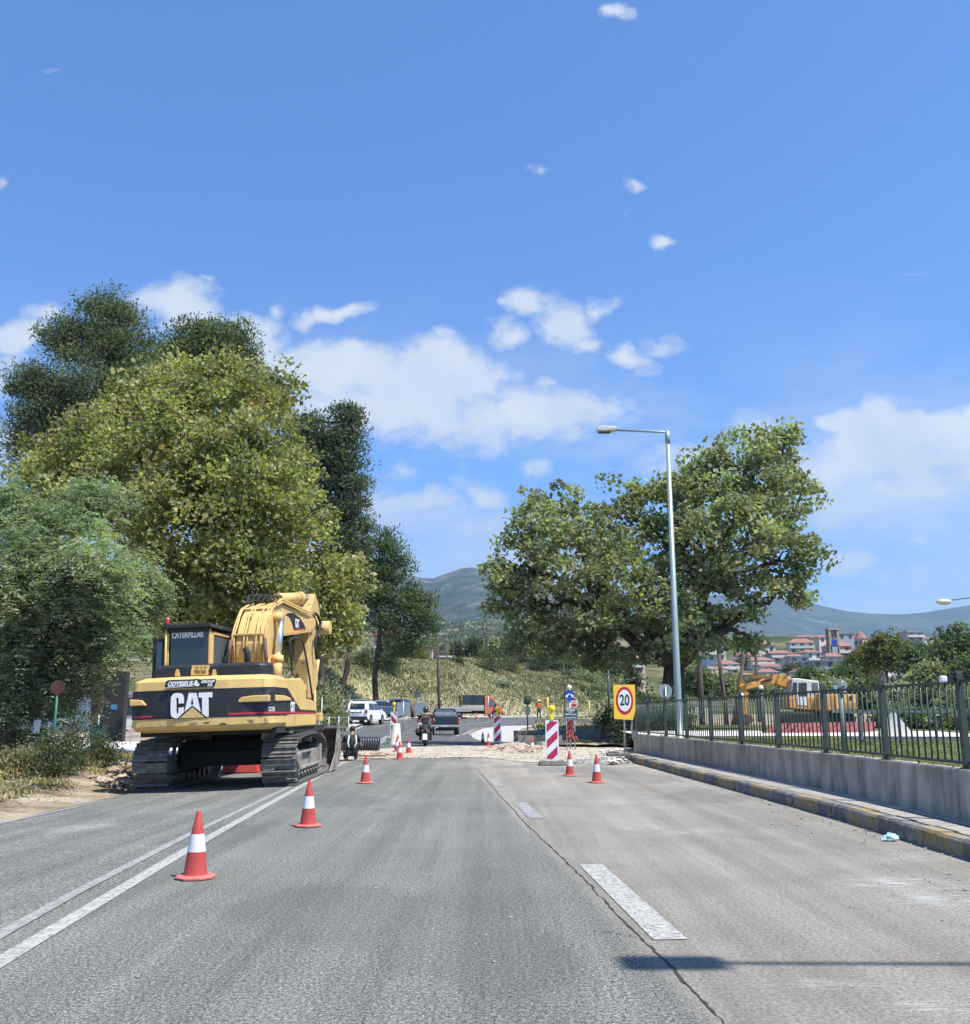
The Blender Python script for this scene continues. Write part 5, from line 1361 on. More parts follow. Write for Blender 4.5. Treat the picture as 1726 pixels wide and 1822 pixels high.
# ================================================================== CONES
M_CONE = pm('cone_red', (.43, .065, .055), .55, var=.15, scale=7, col2=(.27, .07, .055), fac2=.63, sharp=.08, scale2=14, spec=.3)
M_CONEB = pm('cone_base_red', (.55, .15, .12), .6, var=.15, scale=8, col2=(.30, .13, .10), fac2=.58, sharp=.1, scale2=18)
M_CONEW = pm('cone_white', (.66, .67, .68), .5, var=.08, scale=10, col2=(.45, .44, .42), fac2=.64, sharp=.08, scale2=20)
def make_cone():
    r = empty('traffic_cone', (0, 0, 0), cat='traffic cone', group='red and white traffic cones')
    b = B(); o8 = []
    for k in range(8):
        a = R(22.5 + 45 * k); o8.append((.178 * math.cos(a), .178 * math.sin(a)))
    s = [(x * .86, y * .86, .03) for x, y in o8]
    b.add([(x, y, 0.004) for x, y in o8] + [(x, y, .016) for x, y in o8] + s, [list(range(8))[::-1]] + [(k, (k + 1) % 8, 8 + (k + 1) % 8, 8 + k) for k in range(8)] + [(8 + k, 8 + (k + 1) % 8, 16 + (k + 1) % 8, 16 + k) for k in range(8)] + [list(range(16, 24))])
    b.build('cone_base', M_CONEB, r)
    b = B(); b.lathe([(.105, .028), (.100, .045), (.078, .222)], 24); b.build('cone_body', M_CONE, r)
    b = B(); b.lathe([(.058, .37), (.026, .515), (.024, .52), (.021, .555), (.016, .565), (0, .566)], 24); b.build('cone_tip', M_CONE, r)
    b = B(); b.lathe([(.0784, .222), (.0584, .37)], 24); b.build('white_band', M_CONEW, r)
    return r
c0 = make_cone()
CONES = [((347, 1563), 'nearest red and white cone, standing on the asphalt beside the double line', None), ((548, 1471), 'second nearest cone, on the line just in front of the excavator', None),
         ((650, 1394), 'cone in front of the kneeling man, third from the camera', None), ((711, 1352), 'cone with white band standing on the dusty strip left of the motorcycle', None),
         ((727, 1341), 'cone standing nearest to the motorcycle on its left', None), ((1062, 1393), 'rightmost cone, beside the broken kerb end', None),
         ((1014, 1381), 'cone immediately right of the large striped panel base', None), ((947, 1340), 'cone standing in front of the gravel heap', None)]
def put(o, x, y, z=None): o.location = (x, y, gz(x, y) if z is None else z); return o
first = True
for (pp, lab, _) in CONES:
    p = flat(*pp)
    if first: c0.location = (p[0], p[1], .004); c0['label'] = lab; first = False; c0.rotation_euler = (0, 0, .1)
    else: copy_tree(c0, None, (p[0], p[1], .006), random.uniform(0, .7), lab)
for (px, Y, lab) in [(707, 38, 'cone half hidden behind the banded cone, leaning red tip showing'), (709, 43, 'cone farther along the same row beside the cream post'),
                     (859, 48, 'dark shaded cone left of the second striped panel'), (869, 44.5, 'shaded cone close beside the second striped panel'),
                     (817, 90, 'small distant cone behind the pickup, near the lorry bed'), (848, 97, 'small distant cone beside the lorry rear wheel'), (874, 99, 'small distant cone under the lorry cab')]:
    p = GY(px, Y); copy_tree(c0, None, (p.x, p.y, p.z + .01), .2, lab, 1.0 if Y < 60 else 1.25)

# ================================================================== STRIPED PANELS
M_PR = pm('panel_red', (.42, .02, .07), .5, var=.08, scale=8)
M_PW = pm('panel_white', (.74, .75, .73), .5, var=.06, scale=8)
M_LAMP = pm('warning_lamp_yellow', (.85, .62, .04), .35, var=.1, scale=20, spec=.7)
M_LAMPB = pm('warning_lamp_body', (.80, .68, .06), .5, var=.08)
M_BASE = pm('rubber_base', (.16, .155, .14), .85, var=.25, scale=9)
def make_panel(label, mirror=1, lamp=True, w=.37, h=1.10):
    r = empty('striped_barrier', (0, 0, 0), label=label, cat='barrier', group='red and white striped barrier panels')
    b = B(); b.box((0, 0, .055), (.78, .40, .11), taper=.9); b.box((-.24, -.05, .115), (.14, .2, .03)); b.box((.24, -.05, .115), (.14, .2, .03)); b.build('panel_base', M_BASE, r, bevel=.012)
    z0_, z1_ = .13, .13 + h
    b = B(); b.prism(roundrect(-w / 2, w / 2, z0_, z1_, .03), -.02, .02, 'y'); b.build('panel_board', M_PW, r)
    # diagonal stripes
    per = h / 2.55; y_ = -.026
    import itertools
    x0_, x1_ = -w / 2 + .035, w / 2 - .035; zlo, zhi = z0_ + .04, z1_ - .035
    def clip(poly, f):
        out = []
        for i in range(len(poly)):
            a, c = poly[i - 1], poly[i]; fa, fc = f(a), f(c)
            if (fa >= 0) != (fc >= 0):
                t = fa / (fa - fc); out.append((a[0] + (c[0] - a[0]) * t, a[1] + (c[1] - a[1]) * t))
            if fc >= 0: out.append(c)
        return out
    k = -2
    while k < 5:
        za = zlo - .32 * per + k * per
        poly = [(x0_, za), (x1_, za + .27 * mirror), (x1_, za + .27 * mirror + per * .5), (x0_, za + per * .5)]
        poly = clip(clip(poly, lambda q: q[1] - zlo), lambda q: zhi - q[1]) if True else poly
        if len(poly) > 2:
            b = B(); b.prism(poly, y_, y_ + .01, 'y'); b.build('red_stripe', M_PR, r)
        k += 1
    if lamp:
        b = B(); b.box((0, 0, z1_ + .10), (.10, .08, .2)); b.build('lamp_body', M_LAMPB, r, bevel=.012)
        b = B(); b.cyl((0, -.045, z1_ + .32), (0, .045, z1_ + .32), .105, n=20); b.sphere((0, -.035, z1_ + .32), .092, 16, 8, (1, .55, 1)); b.sphere((0, .035, z1_ + .32), .092, 16, 8, (1, .55, 1)); b.build('lamp_lens', M_LAMP, r)
    return r
p = flat(983, 1362); q = make_panel('largest red and white striped panel with yellow lamp, between the gravel and the speed sign'); put(q, *p, .01); q.rotation_euler = (0, 0, .05)
p = flat(885, 1326); q = make_panel('second striped panel with yellow lamp beside the gravel heap'); put(q, p[0], p[1]); q.scale = (1.0, 1, 1.08)
p = GY(701, 52); q = make_panel('striped panel with yellow lamp left of the motorcycle, stripes falling to the right', -1); put(q, p.x, p.y); q.scale = (.95, 1, 1.2)
p = GY(750, 62); q = make_panel('small striped marker half hidden behind the motorcyclist', -1, False); put(q, p.x, p.y)
cpst = B(); cpst.lathe([(.30, 0), (.26, .05), (.19, .9), (.17, .95), (0, .96)], 16); o = cpst.build('plastic_bollard', pm('cream_plastic', (.72, .68, .55), .5, var=.08), None, loc=GY(705, 47), label='cream plastic bollard standing behind the row of cones', ); o['category'] = 'bollard'
# ================================================================== SPEED SIGN 20
M_GALV = pm('galvanised_steel', (.38, .41, .42), .45, metal=.5, var=.12, scale=5)
M_SY = pm('sign_yellow', (.92, .56, .055), .5, var=.05, scale=3)
M_SR = pm('sign_red', (.45, .02, .035), .45, var=.08)
M_SK = pm('sign_black', (.02, .02, .02), .5)
M_BLUE = pm('sign_blue', (.012, .06, .30), .45, var=.08)
def at(name, p, label, cat, group=None): return empty(name, p, label=label, cat=cat, group=group)
Ys = 29.5
c = P(1113, 1350, Ys); ss = at('speed_sign', (c.x, Ys, .19), 'yellow board with red ringed white disc reading 20, on a grey post by the kerb', 'road sign')
b = B(); zt = P(1113, 1218, Ys).z - .19; zb_ = P(1113, 1281, Ys).z - .19; k = mpp(1250, Ys)
b.cyl((0, .04, 0), (0, .04, zt - .1), .03, n=10); b.build('post', M_GALV, ss)
w = 38.5 * k / 2; dx = .02
b = B(); b.prism([(-w + dx, zb_ + .03), (w * .72 + dx, zb_), (w * .98 + dx, zb_ + .28), (w + dx, zt), (-w + dx, zt - .01)], -.012, .01, 'y'); b.build('sign_board', M_SY, ss)
def disc(bb, cx, cz, rx, rz, y0, y1, n=40): bb.prism([(cx + rx * math.cos(2 * math.pi * i / n), cz + rz * math.sin(2 * math.pi * i / n)) for i in range(n)], y0, y1, 'y')
zc_ = P(1113, 1246.5, Ys).z - .19
b = B(); disc(b, dx, zc_, 15.3 * k, 24.3 * k, -.017, -.008); b.build('sign_ring', M_SR, ss)
b = B(); disc(b, dx, zc_, 11.8 * k, 19 * k, -.021, -.015); b.build('sign_face', M_WHT, ss)
text('lettering', '20', .44, M_SK, ss, Matrix.Translation((dx, -.024, zc_)) @ FACE, .002, 0, .68, .008)
b = B(); b.box((-.2, 0, .05), (.7, .35, .10)); b.box((-.35, -.05, .12), (.3, .2, .06)); b.build('sign_base', M_BASE, ss, bevel=.02)
# taped bundle and bag by the wall end
b = B(); b.tube([(.28, .3, 1.15), (.25, .28, .8), (.3, .3, .45)], [.03, .04, .03], 6); b.sphere((.36, .3, .62), .1, 8, 6, (1, .7, 1.1)); o = b.build('barrier_tape', pm('pinkish_plastic', (.55, .42, .40), .6, var=.3, scale=15), None, loc=(c.x, Ys, .19), label='bunched red and white tape hanging at the wall end', ); o['category'] = 'tape'

# ================================================================== WALL AND RAILING
def wallmat():
    m = pm('stained_concrete', (.42, .38, .32), .92, var=.30, scale=2.0, col2=(.14, .13, .11), fac2=.57, sharp=.3, scale2=2.2, bump=.35, bscale=25, stretch=(1.4, 1.4, .42))
    return m
M_WALLC = wallmat()
WN = resample(WALL, 60)
def walls(name, line, th, zl, zh, mat, label=None, seg=1):
    A_, B_ = line, offs(line, th); V, F = [], []
    for a, c in zip(A_, B_):
        V += [(a.x, a.y, zl), (a.x, a.y, zh - .02), (a.x + .012, a.y, zh), (c.x, c.y, zh), (c.x, c.y, zl)]
    n = len(A_)
    bb = B()
    for i in range(n - 1):
        for k in range(4): F.append((5 * i + k, 5 * i + k + 1, 5 * (i + 1) + k + 1, 5 * (i + 1) + k))
    F += [(0, 1, 2, 3, 4), tuple(5 * (n - 1) + k for k in (4, 3, 2, 1, 0))]
    bb.add(V, F); return bb.build(name, mat)
WTOP = .765
wo_ = walls('retaining_wall', WN, .22, -.1, WTOP, M_WALLC); tag(wo_, 'low streaky grey concrete wall running under the green railing', 'wall')
fence = at('railing', (0, 0, 0), 'long green metal railing with pointed posts on top of the low concrete wall', 'fence')
M_GREEN = pm('dark_green_paint', (.04, .062, .054), .6, var=.25, scale=5, spec=.4, coat=.1)
mid = offs(WALL, .10)
post_px = [1153, 1184, 1222, 1265, 1317, 1383, 1467, 1573, 1713]
def at_px(px, line=mid):
    tgt = (px - 863) / FP
    best = None
    for a, c in zip(line, line[1:]):
        for k in range(20):
            q = a.lerp(c, k / 20)
            if q.y < 5: continue
            e = abs(q.x * 1.022 / q.y - tgt) if q.y > 0 else 9
            if best is None or e < best[0]: best = (e, q)
    return best[1]
posts = [at_px(p) for p in post_px]
end = mid[-1]
sp_ = (posts[-1] - posts[-2]); posts += [posts[-1] + sp_ * 1.0, posts[-1] + sp_ * 2.0, posts[-1] + sp_ * 3]
posts = [end] + posts
FZ0, FZ1 = WTOP + .07, WTOP + 1.02
pm_mesh = None
for i, q in enumerate(posts):
    if i == 0: a_ = math.atan2(posts[1].x - q.x, q.y - posts[1].y)
    else: a_ = math.atan2(posts[i].x - posts[i - 1].x, posts[i - 1].y - posts[i].y)
    if pm_mesh is None:
        b = B(); b.box((0, 0, .50), (.07, .085, 1.10)); b.prism([(-.045, 1.045), (.045, 1.045), (.05, 1.06), (-.04, 1.15), (-.045, 1.12)], -.038, .038, 'x'); b.box((0, 0, .0), (.12, .13, .03))
        o = b.build('post', M_GREEN, fence, bevel=.006); pm_mesh = o.data
        for md in o.modifiers: pass
    else:
        o = bpy.data.objects.new('post', pm_mesh); COL.objects.link(o); reg(o, fence)
    o.location = (q.x, q.y, WTOP); o.rotation_euler = (0, 0, a_)
bar_mesh = None
for i in range(len(posts) - 1):
    a, c = posts[i], posts[i + 1]; d = c - a; Ld = d.length
    a_ = math.atan2(d.y, d.x)
    for z in (FZ0, FZ1):
        b = B(); b.box((0, 0, 0), (Ld - .1, .03, .035)); o = b.build('rail', M_GREEN, fence); o.location = ((a.x + c.x) / 2, (a.y + c.y) / 2, z); o.rotation_euler = (0, 0, a_)
    nb_ = 12
    for k in range(1, nb_ + 1):
        q = a.lerp(c, k / (nb_ + 1))
        if bar_mesh is None:
            b = B(); b.cyl((0, 0, 0), (0, 0, 1), .0125, n=6); o = b.build('bar', M_GREEN, fence); bar_mesh = o.data
        else: o = bpy.data.objects.new('bar', bar_mesh); COL.objects.link(o); reg(o, fence)
        o.location = (q.x + random.uniform(-.004, .004), q.y, FZ0); o.scale = (1, 1, FZ1 - FZ0)
# ================================================================== LAMP POSTS
M_LP = pm('lamp_post_paint', (.30, .36, .35), .45, metal=.3, var=.1, scale=2)
M_LH = pm('lamp_head_cream', (.55, .52, .44), .4, var=.06)
def lamp_post(label, x, y, z, h, arm, r0=.11, group='tall street lamps along the railing'):
    r = at('street_lamp', (x, y, z), label, 'street lamp', group)
    b = B(); b.lathe([(r0 * 1.5, 0), (r0 * 1.5, .02), (r0, .03), (r0 * .95, 1.2), (r0 * .55, h), (r0 * .5, h)], 14); b.build('pole', M_LP, r)
    b = B(); b.tube([(0, 0, h - .15), (0, 0, h - .02), (-.06, 0, h + .02), (-arm + .45, 0, h + .09)], .035, 8); b.cyl((0, 0, h - .35), (0, 0, h + .05), .075, n=10); b.build('arm', M_LP, r)
    b = B(); b.prism([(-arm - .12, h + .03), (-arm - .10, h + .15), (-arm + .1, h + .20), (-arm + .45, h + .17), (-arm + .52, h + .11), (-arm + .45, h + .04), (-arm + .1, h + .015)], -.15, .15, 'y'); b.build('lamp_head', M_LH, r, bevel=.03)
    b = B(); b.box((-arm + .12, 0, h + .008), (.36, .22, .02)); b.build('lamp_glass', M_GLASSB, r)
    return r
YL = 29.0
lb_, ltp = P(1209, 1310, YL), P(1193, 770, YL)
zL = lz(lb_.x, YL)
arm1 = (P(1193, 770, YL) - P(1068, 765, YL)).length
l1 = lamp_post('tall green grey street lamp in front of the right hand plane tree', lb_.x, YL, zL, ltp.z - zL, arm1 - .1)
# its twin near the camera (its head casts the shadow across the lane marking)
sh = Vector((*flat(1245, 1716), 0)); H2 = 9.4
hx = sh.x + sun_dir.x / sun_dir.z * H2; hy = sh.y + sun_dir.y / sun_dir.z * H2
lamp_post('near street lamp outside the view whose head casts the shadow across the lane', hx + arm1 - .3, hy, LAWNZ, H2 - LAWNZ, arm1)
# right edge lamp
Y3 = 40.; p0 = P(1677, 1071, Y3); 
r = at('street_lamp', (p0.x + 3.4, Y3, lz(0, Y3)), 'street lamp at the right edge, only its slightly raised arm and lamp head in view', 'street lamp')
b = B(); hh = p0.z - lz(0, Y3); b.lathe([(.12, 0), (.07, hh + .2)], 12); b.build('pole', M_LP, r)
b = B(); b.tube([(0, 0, hh + .5), (-1.4, 0, hh + .28), (-3.0, 0, hh + .08)], .03, 8); b.build('arm', M_LP, r)
b = B(); b.sphere((-3.35, 0, hh), .17, 14, 8, (1.9, .9, .75)); b.build('lamp_head', M_LH, r)
# globe lamps
def globe(label, px, pyc, rpx, pyb, Y, mat, z0g, postm=M_GREEN, group='round garden globe lamps', pr=.05):
    c = P(px, pyc, Y); k = mpp(pyc, Y); r = at('globe_lamp', (c.x, Y, z0g), label, 'globe lamp', group)
    b = B(); b.cyl((0, 0, 0), (0, 0, c.z - z0g - rpx * k * .9), pr, n=10); b.cyl((0, 0, c.z - z0g - rpx * k * 1.1), (0, 0, c.z - z0g - rpx * k * .8), pr * 1.8, n=10); b.build('post', postm, r)
    b = B(); b.sphere((0, 0, c.z - z0g), rpx * k, 24, 14); b.build('globe', mat, r)
    if rpx > 9: b = B(); b.cyl((0, 0, c.z - z0g - rpx * k * .85), (0, 0, c.z - z0g - .02), .035, n=8); b.build('bulb', M_WHT, r)
M_CLEAR = pm('smoky_glass', (.75, .78, .80), .08, var=.05, trans=.9)
M_OPAL = pm('opal_glass', (.80, .78, .74), .3, var=.04)
globe('large clear glass globe lamp in front of the orange excavator body', 1495.5, 1220, 11.8, 1338, 17.5, M_CLEAR, LAWNZ, pm('grey_green_post', (.22, .25, .22), .5, var=.1))
globe('white globe lamp under the orange excavator boom', 1354, 1223.5, 4.2, 1285, 38, M_OPAL, lz(0, 38), pr=.07)
globe('white globe lamp with dark post near the slanting poles', 1317, 1238, 6.5, 1290, 30, M_OPAL, lz(0, 30), pr=.05)
globe('white globe lamp above the round blue arrow sign', 1013, 1223, 4.4, 1310, 41.4, M_OPAL, .1, M_GALV, pr=.05)
# floodlight post
r = at('floodlight', posts[-4] if False else (posts[9].x, posts[9].y, WTOP + 1.05), 'small white floodlight fixed to the railing post at the right edge', 'floodlight')
b = B(); b.box((-.19, 0, .0), (.085, .08, .08)); b.build('lamp_head', M_WHT, r, bevel=.02); b = B(); b.box((-.11, 0, .0), (.06, .05, .09)); b.box((-.05, 0, 0), (.08, .03, .03)); b.build('bracket', M_RUB, r)
# round grey sign seen from behind
c = P(1184, 1230, 31.5); r = at('round_sign', (c.x, 31.5, lz(0, 31)), 'round grey traffic sign seen from behind, just left of the lamp post', 'road sign')
b = B(); disc(b, 0, c.z - lz(0, 31), .215, .23, 0, .015); b.build('sign_disc', pm('sign_back_grey', (.30, .33, .35), .5, metal=.3, var=.08), r)
b = B(); b.cyl((0, -.03, 0), (0, -.03, c.z + .15 - lz(0, 31)), .022, n=8); b.build('post', M_GALV, r)
# ---- signs on the island
Yi = 41.
r = at('arrow_sign', (P(1014, 1262, Yi).x, Yi, gz(P(1014, 1262, Yi).x, Yi)), 'round blue sign with two white arrows on a grey post', 'road sign'); o = Vector(r.location)
zc_ = P(1013, 1237.5, Yi).z - o.z; k = mpp(1240, Yi)
b = B(); b.cyl((0, .04, 0), (0, .04, zc_ + .1), .03, n=8); b.build('post', M_GALV, r)
b = B(); disc(b, 0, zc_, 9 * k, 10 * k, -.01, .01); b.build('sign_disc', M_BLUE, r)
for s_ in (-1, 1):
    pts = [(.3, 3.0), (1.6, 3.9), (5.2, .9), (6.2, 1.8), (7.2, -3.2), (2.2, -3.2) if False else (3.0, -2.6), (4.0, -1.0), (.3, 1.6)]
    pts = [(.4, 1.8), (1.5, 3.6), (5.0, .4), (6.3, 1.6), (7.4, -3.4), (2.8, -3.0), (4.0, -1.4)]
    b = B(); b.prism([(s_ * x * k, zc_ + z * k) for x, z in pts], -.018, -.008, 'y'); b.build('white_arrow', M_WHT, r)
r = at('stop_sign', (P(1022, 1262, Yi + 2).x, Yi + 2, gz(5, Yi + 2)), 'red octagonal STOP sign behind the dark notice board', 'road sign'); o = Vector(r.location); Yq = Yi + 2; k = mpp(1250, Yq)
zc_ = P(1022, 1250, Yq).z - o.z
b = B(); b.cyl((0, .04, 0), (0, .04, zc_ + .1), .03, n=8); b.build('post', M_GALV, r)
oc = lambda rx, rz: [(rx * math.cos(R(22.5 + 45 * i)) / .924, zc_ + rz * math.sin(R(22.5 + 45 * i)) / .924) for i in range(8)]
b = B(); b.prism(oc(6.2 * k, 8.8 * k), -.008, .01, 'y'); b.build('sign_board', M_WHT, r)
b = B(); b.prism(oc(5.3 * k, 7.8 * k), -.014, -.004, 'y'); b.build('sign_face', M_SR, r)
text('lettering', 'STOP', .20, M_WHT, r, Matrix.Translation((0, -.018, zc_)) @ FACE, .002, 0, .62, .006)
Yn = 40.
r = at('notice_board', (P(1015, 1262, Yn).x, Yn, gz(4, Yn)), 'dark blue rectangular board with white lettering under the arrow sign', 'notice board'); o = Vector(r.location); k = mpp(1270, Yn)
za, zb2 = P(1015, 1261.5, Yn).z - o.z, P(1015, 1279.5, Yn).z - o.z
for s_ in (-1, 1):
    b = B(); b.cyl((s_ * .16, .03, -.2), (s_ * .16, .03, za - .05), .025, n=8); b.build('post', M_GALV, r)
b = B(); b.b2((-13 * k, -.012, zb2), (13 * k, .01, za)); b.build('board_edge', M_GALV, r)
b = B(); b.b2((-12.2 * k, -.018, zb2 + .015), (12.2 * k, -.005, za - .015)); b.build('board_face', pm('notice_dark_blue', (.025, .06, .085), .5, var=.1), r)
for i, (tx_, sz, f_) in enumerate([('ΣΕΒΑΣΜΟ', .085, .14), ('ΣΤΟ', .08, .34), ('ΠΕΡΙΒΑΛΛΟΝ', .085, .55), ('ΚΑΙ ΑΝΑΠΤΥΞΗ', .07, .87)]):
    text('lettering', tx_, sz, M_WHT, r, Matrix.Translation((0, -.021, za + (zb2 - za) * f_)) @ FACE, .001, 0, .85, .002)
# red plastic mesh wrapped round the posts
def sheet_cloth(name, pts_l, pts_r, mat, label, cat, amp=.05, n=16, m=10, loc=(0, 0, 0), kind=None):
    V = []
    L_, R2 = resample([Vector(p) for p in pts_l], n), resample([Vector(p) for p in pts_r], n)
    for i, (a, c) in enumerate(zip(L_, R2)):
        for j in range(m):
            q = a.lerp(c, j / (m - 1)); q.y += amp * math.sin(j * 2.1 + i * .5) + amp * .5 * math.sin(i * 1.7 + j)
            V.append(tuple(q))
    V = np.array(V)
    V2_ = V + np.array([0, .012, 0]); n_ = len(V)
    F = grid_faces(n, m); F2 = F[:, ::-1] + n_
    o = npmesh(name, np.r_[V, V2_], np.r_[F, F2], mat, smooth=True); o.location = loc
    if label: tag(o, label, cat)
    return o
M_NET = pm('red_safety_mesh', (.26, .045, .04), .7, var=.3, scale=12, col2=(.16, .05, .045), fac2=.52, sharp=.1, scale2=14)
def fr_(px, py, Y): return P(px, py, Y)
sheet_cloth('safety_mesh', [fr_(1009, 1281, 39.7), fr_(1009, 1298, 39.7), fr_(1007, 1308, 39.6), fr_(1010, 1317, 39.5)], [fr_(1021, 1281, 39.7), fr_(1021, 1297, 39.6), fr_(1024, 1306, 39.5), fr_(1030, 1317, 39.3)], M_NET, 'red plastic safety mesh bundled round the notice board posts', 'safety mesh', .06)
for (px, y0, y1, Y, lab) in [(975, 1240, 1282, 60, 'slim yellow post with a short arm left of the arrow sign'), (1049, 1248, 1278, 72, 'pale yellow marker post on the grass right of the stop sign')]:
    a, c = P(px, y0, Y), P(px, y1, Y); b = B(); b.cyl((0, 0, -.3), (0, 0, a.z - c.z), .05, n=8); b.box((-.25 if px < 1000 else 0, 0, a.z - c.z - .05), (.5 if px < 1000 else .12, .05, .06)); o = b.build('marker_post', pm('marker_yellow', (.62, .50, .12), .6, var=.15), None, loc=c, label=lab); o['category'] = 'post'
# round mirror sign (dark back) with plate
Ym = 55.; gm = P(939, 1305, Ym); r = at('mirror_sign', (gm.x, Ym, gz(gm.x, Ym)), 'dark round traffic mirror back with small plate below on a black post', 'traffic mirror'); o = Vector(r.location); k = mpp(1250, Ym)
b = B(); b.cyl((0, .04, 0), (0, .04, P(939, 1240, Ym).z - o.z), .04, n=8); b.build('post', M_BLK, r)
b = B(); disc(b, 0, P(939, 1247, Ym).z - o.z, 7.2 * k, 7.4 * k, -.03, .03, 24); b.sphere((0, 0, P(939, 1247, Ym).z - o.z), 6.6 * k, 20, 8, (1, .3, 1)); b.build('mirror_back', pm('mirror_dark', (.03, .045, .05), .5, var=.2), r)
b = B(); b.b2((-4.4 * k, -.02, P(939, 1272, Ym).z - o.z), (4.4 * k, .01, P(939, 1257, Ym).z - o.z)); b.build('plate', pm('plate_grey_blue', (.13, .16, .20), .5, var=.15), r)
# thin pole with base by the double line; small square sign; far thin poles
def thin_pole(px, ytop, Y, lab, rr=.03, mat=M_GALV, base=.0, group=None, lean=0, name='pole', cat='pole'):
    g = GY(px, Y); t = P(px, ytop, Y); r = B(); r.cyl((0, 0, -.2), (lean, 0, t.z - g.z), rr, rr * .8, 8)
    if base: r.box((0, 0, .04), (base, base * .8, .08))
    o = r.build(name, mat, None, loc=g, label=lab); o['category'] = cat
    if group: o['group'] = group
    return o
thin_pole(717.5, 1247, 61, 'thin grey pole with square foot right of the striped panel', .035, M_GALV, .5)
thin_pole(869, 1238, 94, 'thin grey pole with a pale foot standing in front of the lorry cab', .045, M_GALV, .9)
thin_pole(572, 1240, 44, 'thin grey pole beside the excavator bucket', .03)
thin_pole(1005, 1180, 75, 'thin pale pole behind the blue arrow sign', .045, M_BLK)
r = at('square_sign', GY(744, 96), 'small dark square sign on a thin post below the bank', 'road sign'); o = Vector(r.location)
b = B(); b.cyl((0, .05, 0), (0, .05, P(744, 1232, 96).z - o.z), .04, n=6); b.build('post', M_GALV, r); b = B(); b.b2((-.27, 0, P(744, 1241, 96).z - o.z), (.27, .03, P(744, 1231, 96).z - o.z)); b.build('sign_board', pm('sign_back_dark', (.12, .12, .12), .6), r)
# ================================================================== VEHICLES
M_TYRE = pm('tyre_rubber', (.02, .02, .02), .8, var=.2, scale=10)
M_RIM = pm('wheel_rim', (.30, .31, .32), .4, metal=.6, var=.1)
M_LIGHT = pm('tail_light_red', (.30, .015, .015), .25, var=.1, spec=.8)
def wheel(root, x, y, r, w=.22, rim=True):
    s = 1 if x > 0 else -1
    b = B(); b.prism([(y + r * math.cos(2 * math.pi * i / 24), r + r * math.sin(2 * math.pi * i / 24)) for i in range(24)], x - w / 2, x + w / 2, 'x'); t = b.build('wheel', M_TYRE, root, bevel=.02)
    if rim:
        b = B(); b.prism([(y + r * .62 * math.cos(2 * math.pi * i / 16), r + r * .62 * math.sin(2 * math.pi * i / 16)) for i in range(16)], x + s * w * .3, x + s * (w / 2 + .012), 'x'); b.build('rim', M_RIM, t)
    return t
def loft_side(b, poly, hw, tuck=0.0, zt=None):
    """side outline (y, z) extruded over the width, narrower towards the top when tuck is set"""
    zs_ = [p[1] for p in poly]; lo = min(zs_); hi = max(zs_)
    def w(z): return hw - tuck * max(0, (z - lo) / (hi - lo)) ** 1.3
    n = len(poly)
    vs = [(-w(z), y, z) for y, z in poly] + [(w(z), y, z) for y, z in poly]
    b.add(vs, [list(range(n)), list(range(n, 2 * n))[::-1]] + [(i, i + n, (i + 1) % n + n, (i + 1) % n) for i in range(n)])
    return w
def arch(cy, r, z0, n=8, rev=False):
    pts = [(cy + r * math.cos(R(180 - 180 * i / n)), z0 + r * math.sin(R(180 - 180 * i / n)) * 1.0) for i in range(n + 1)]
    return pts
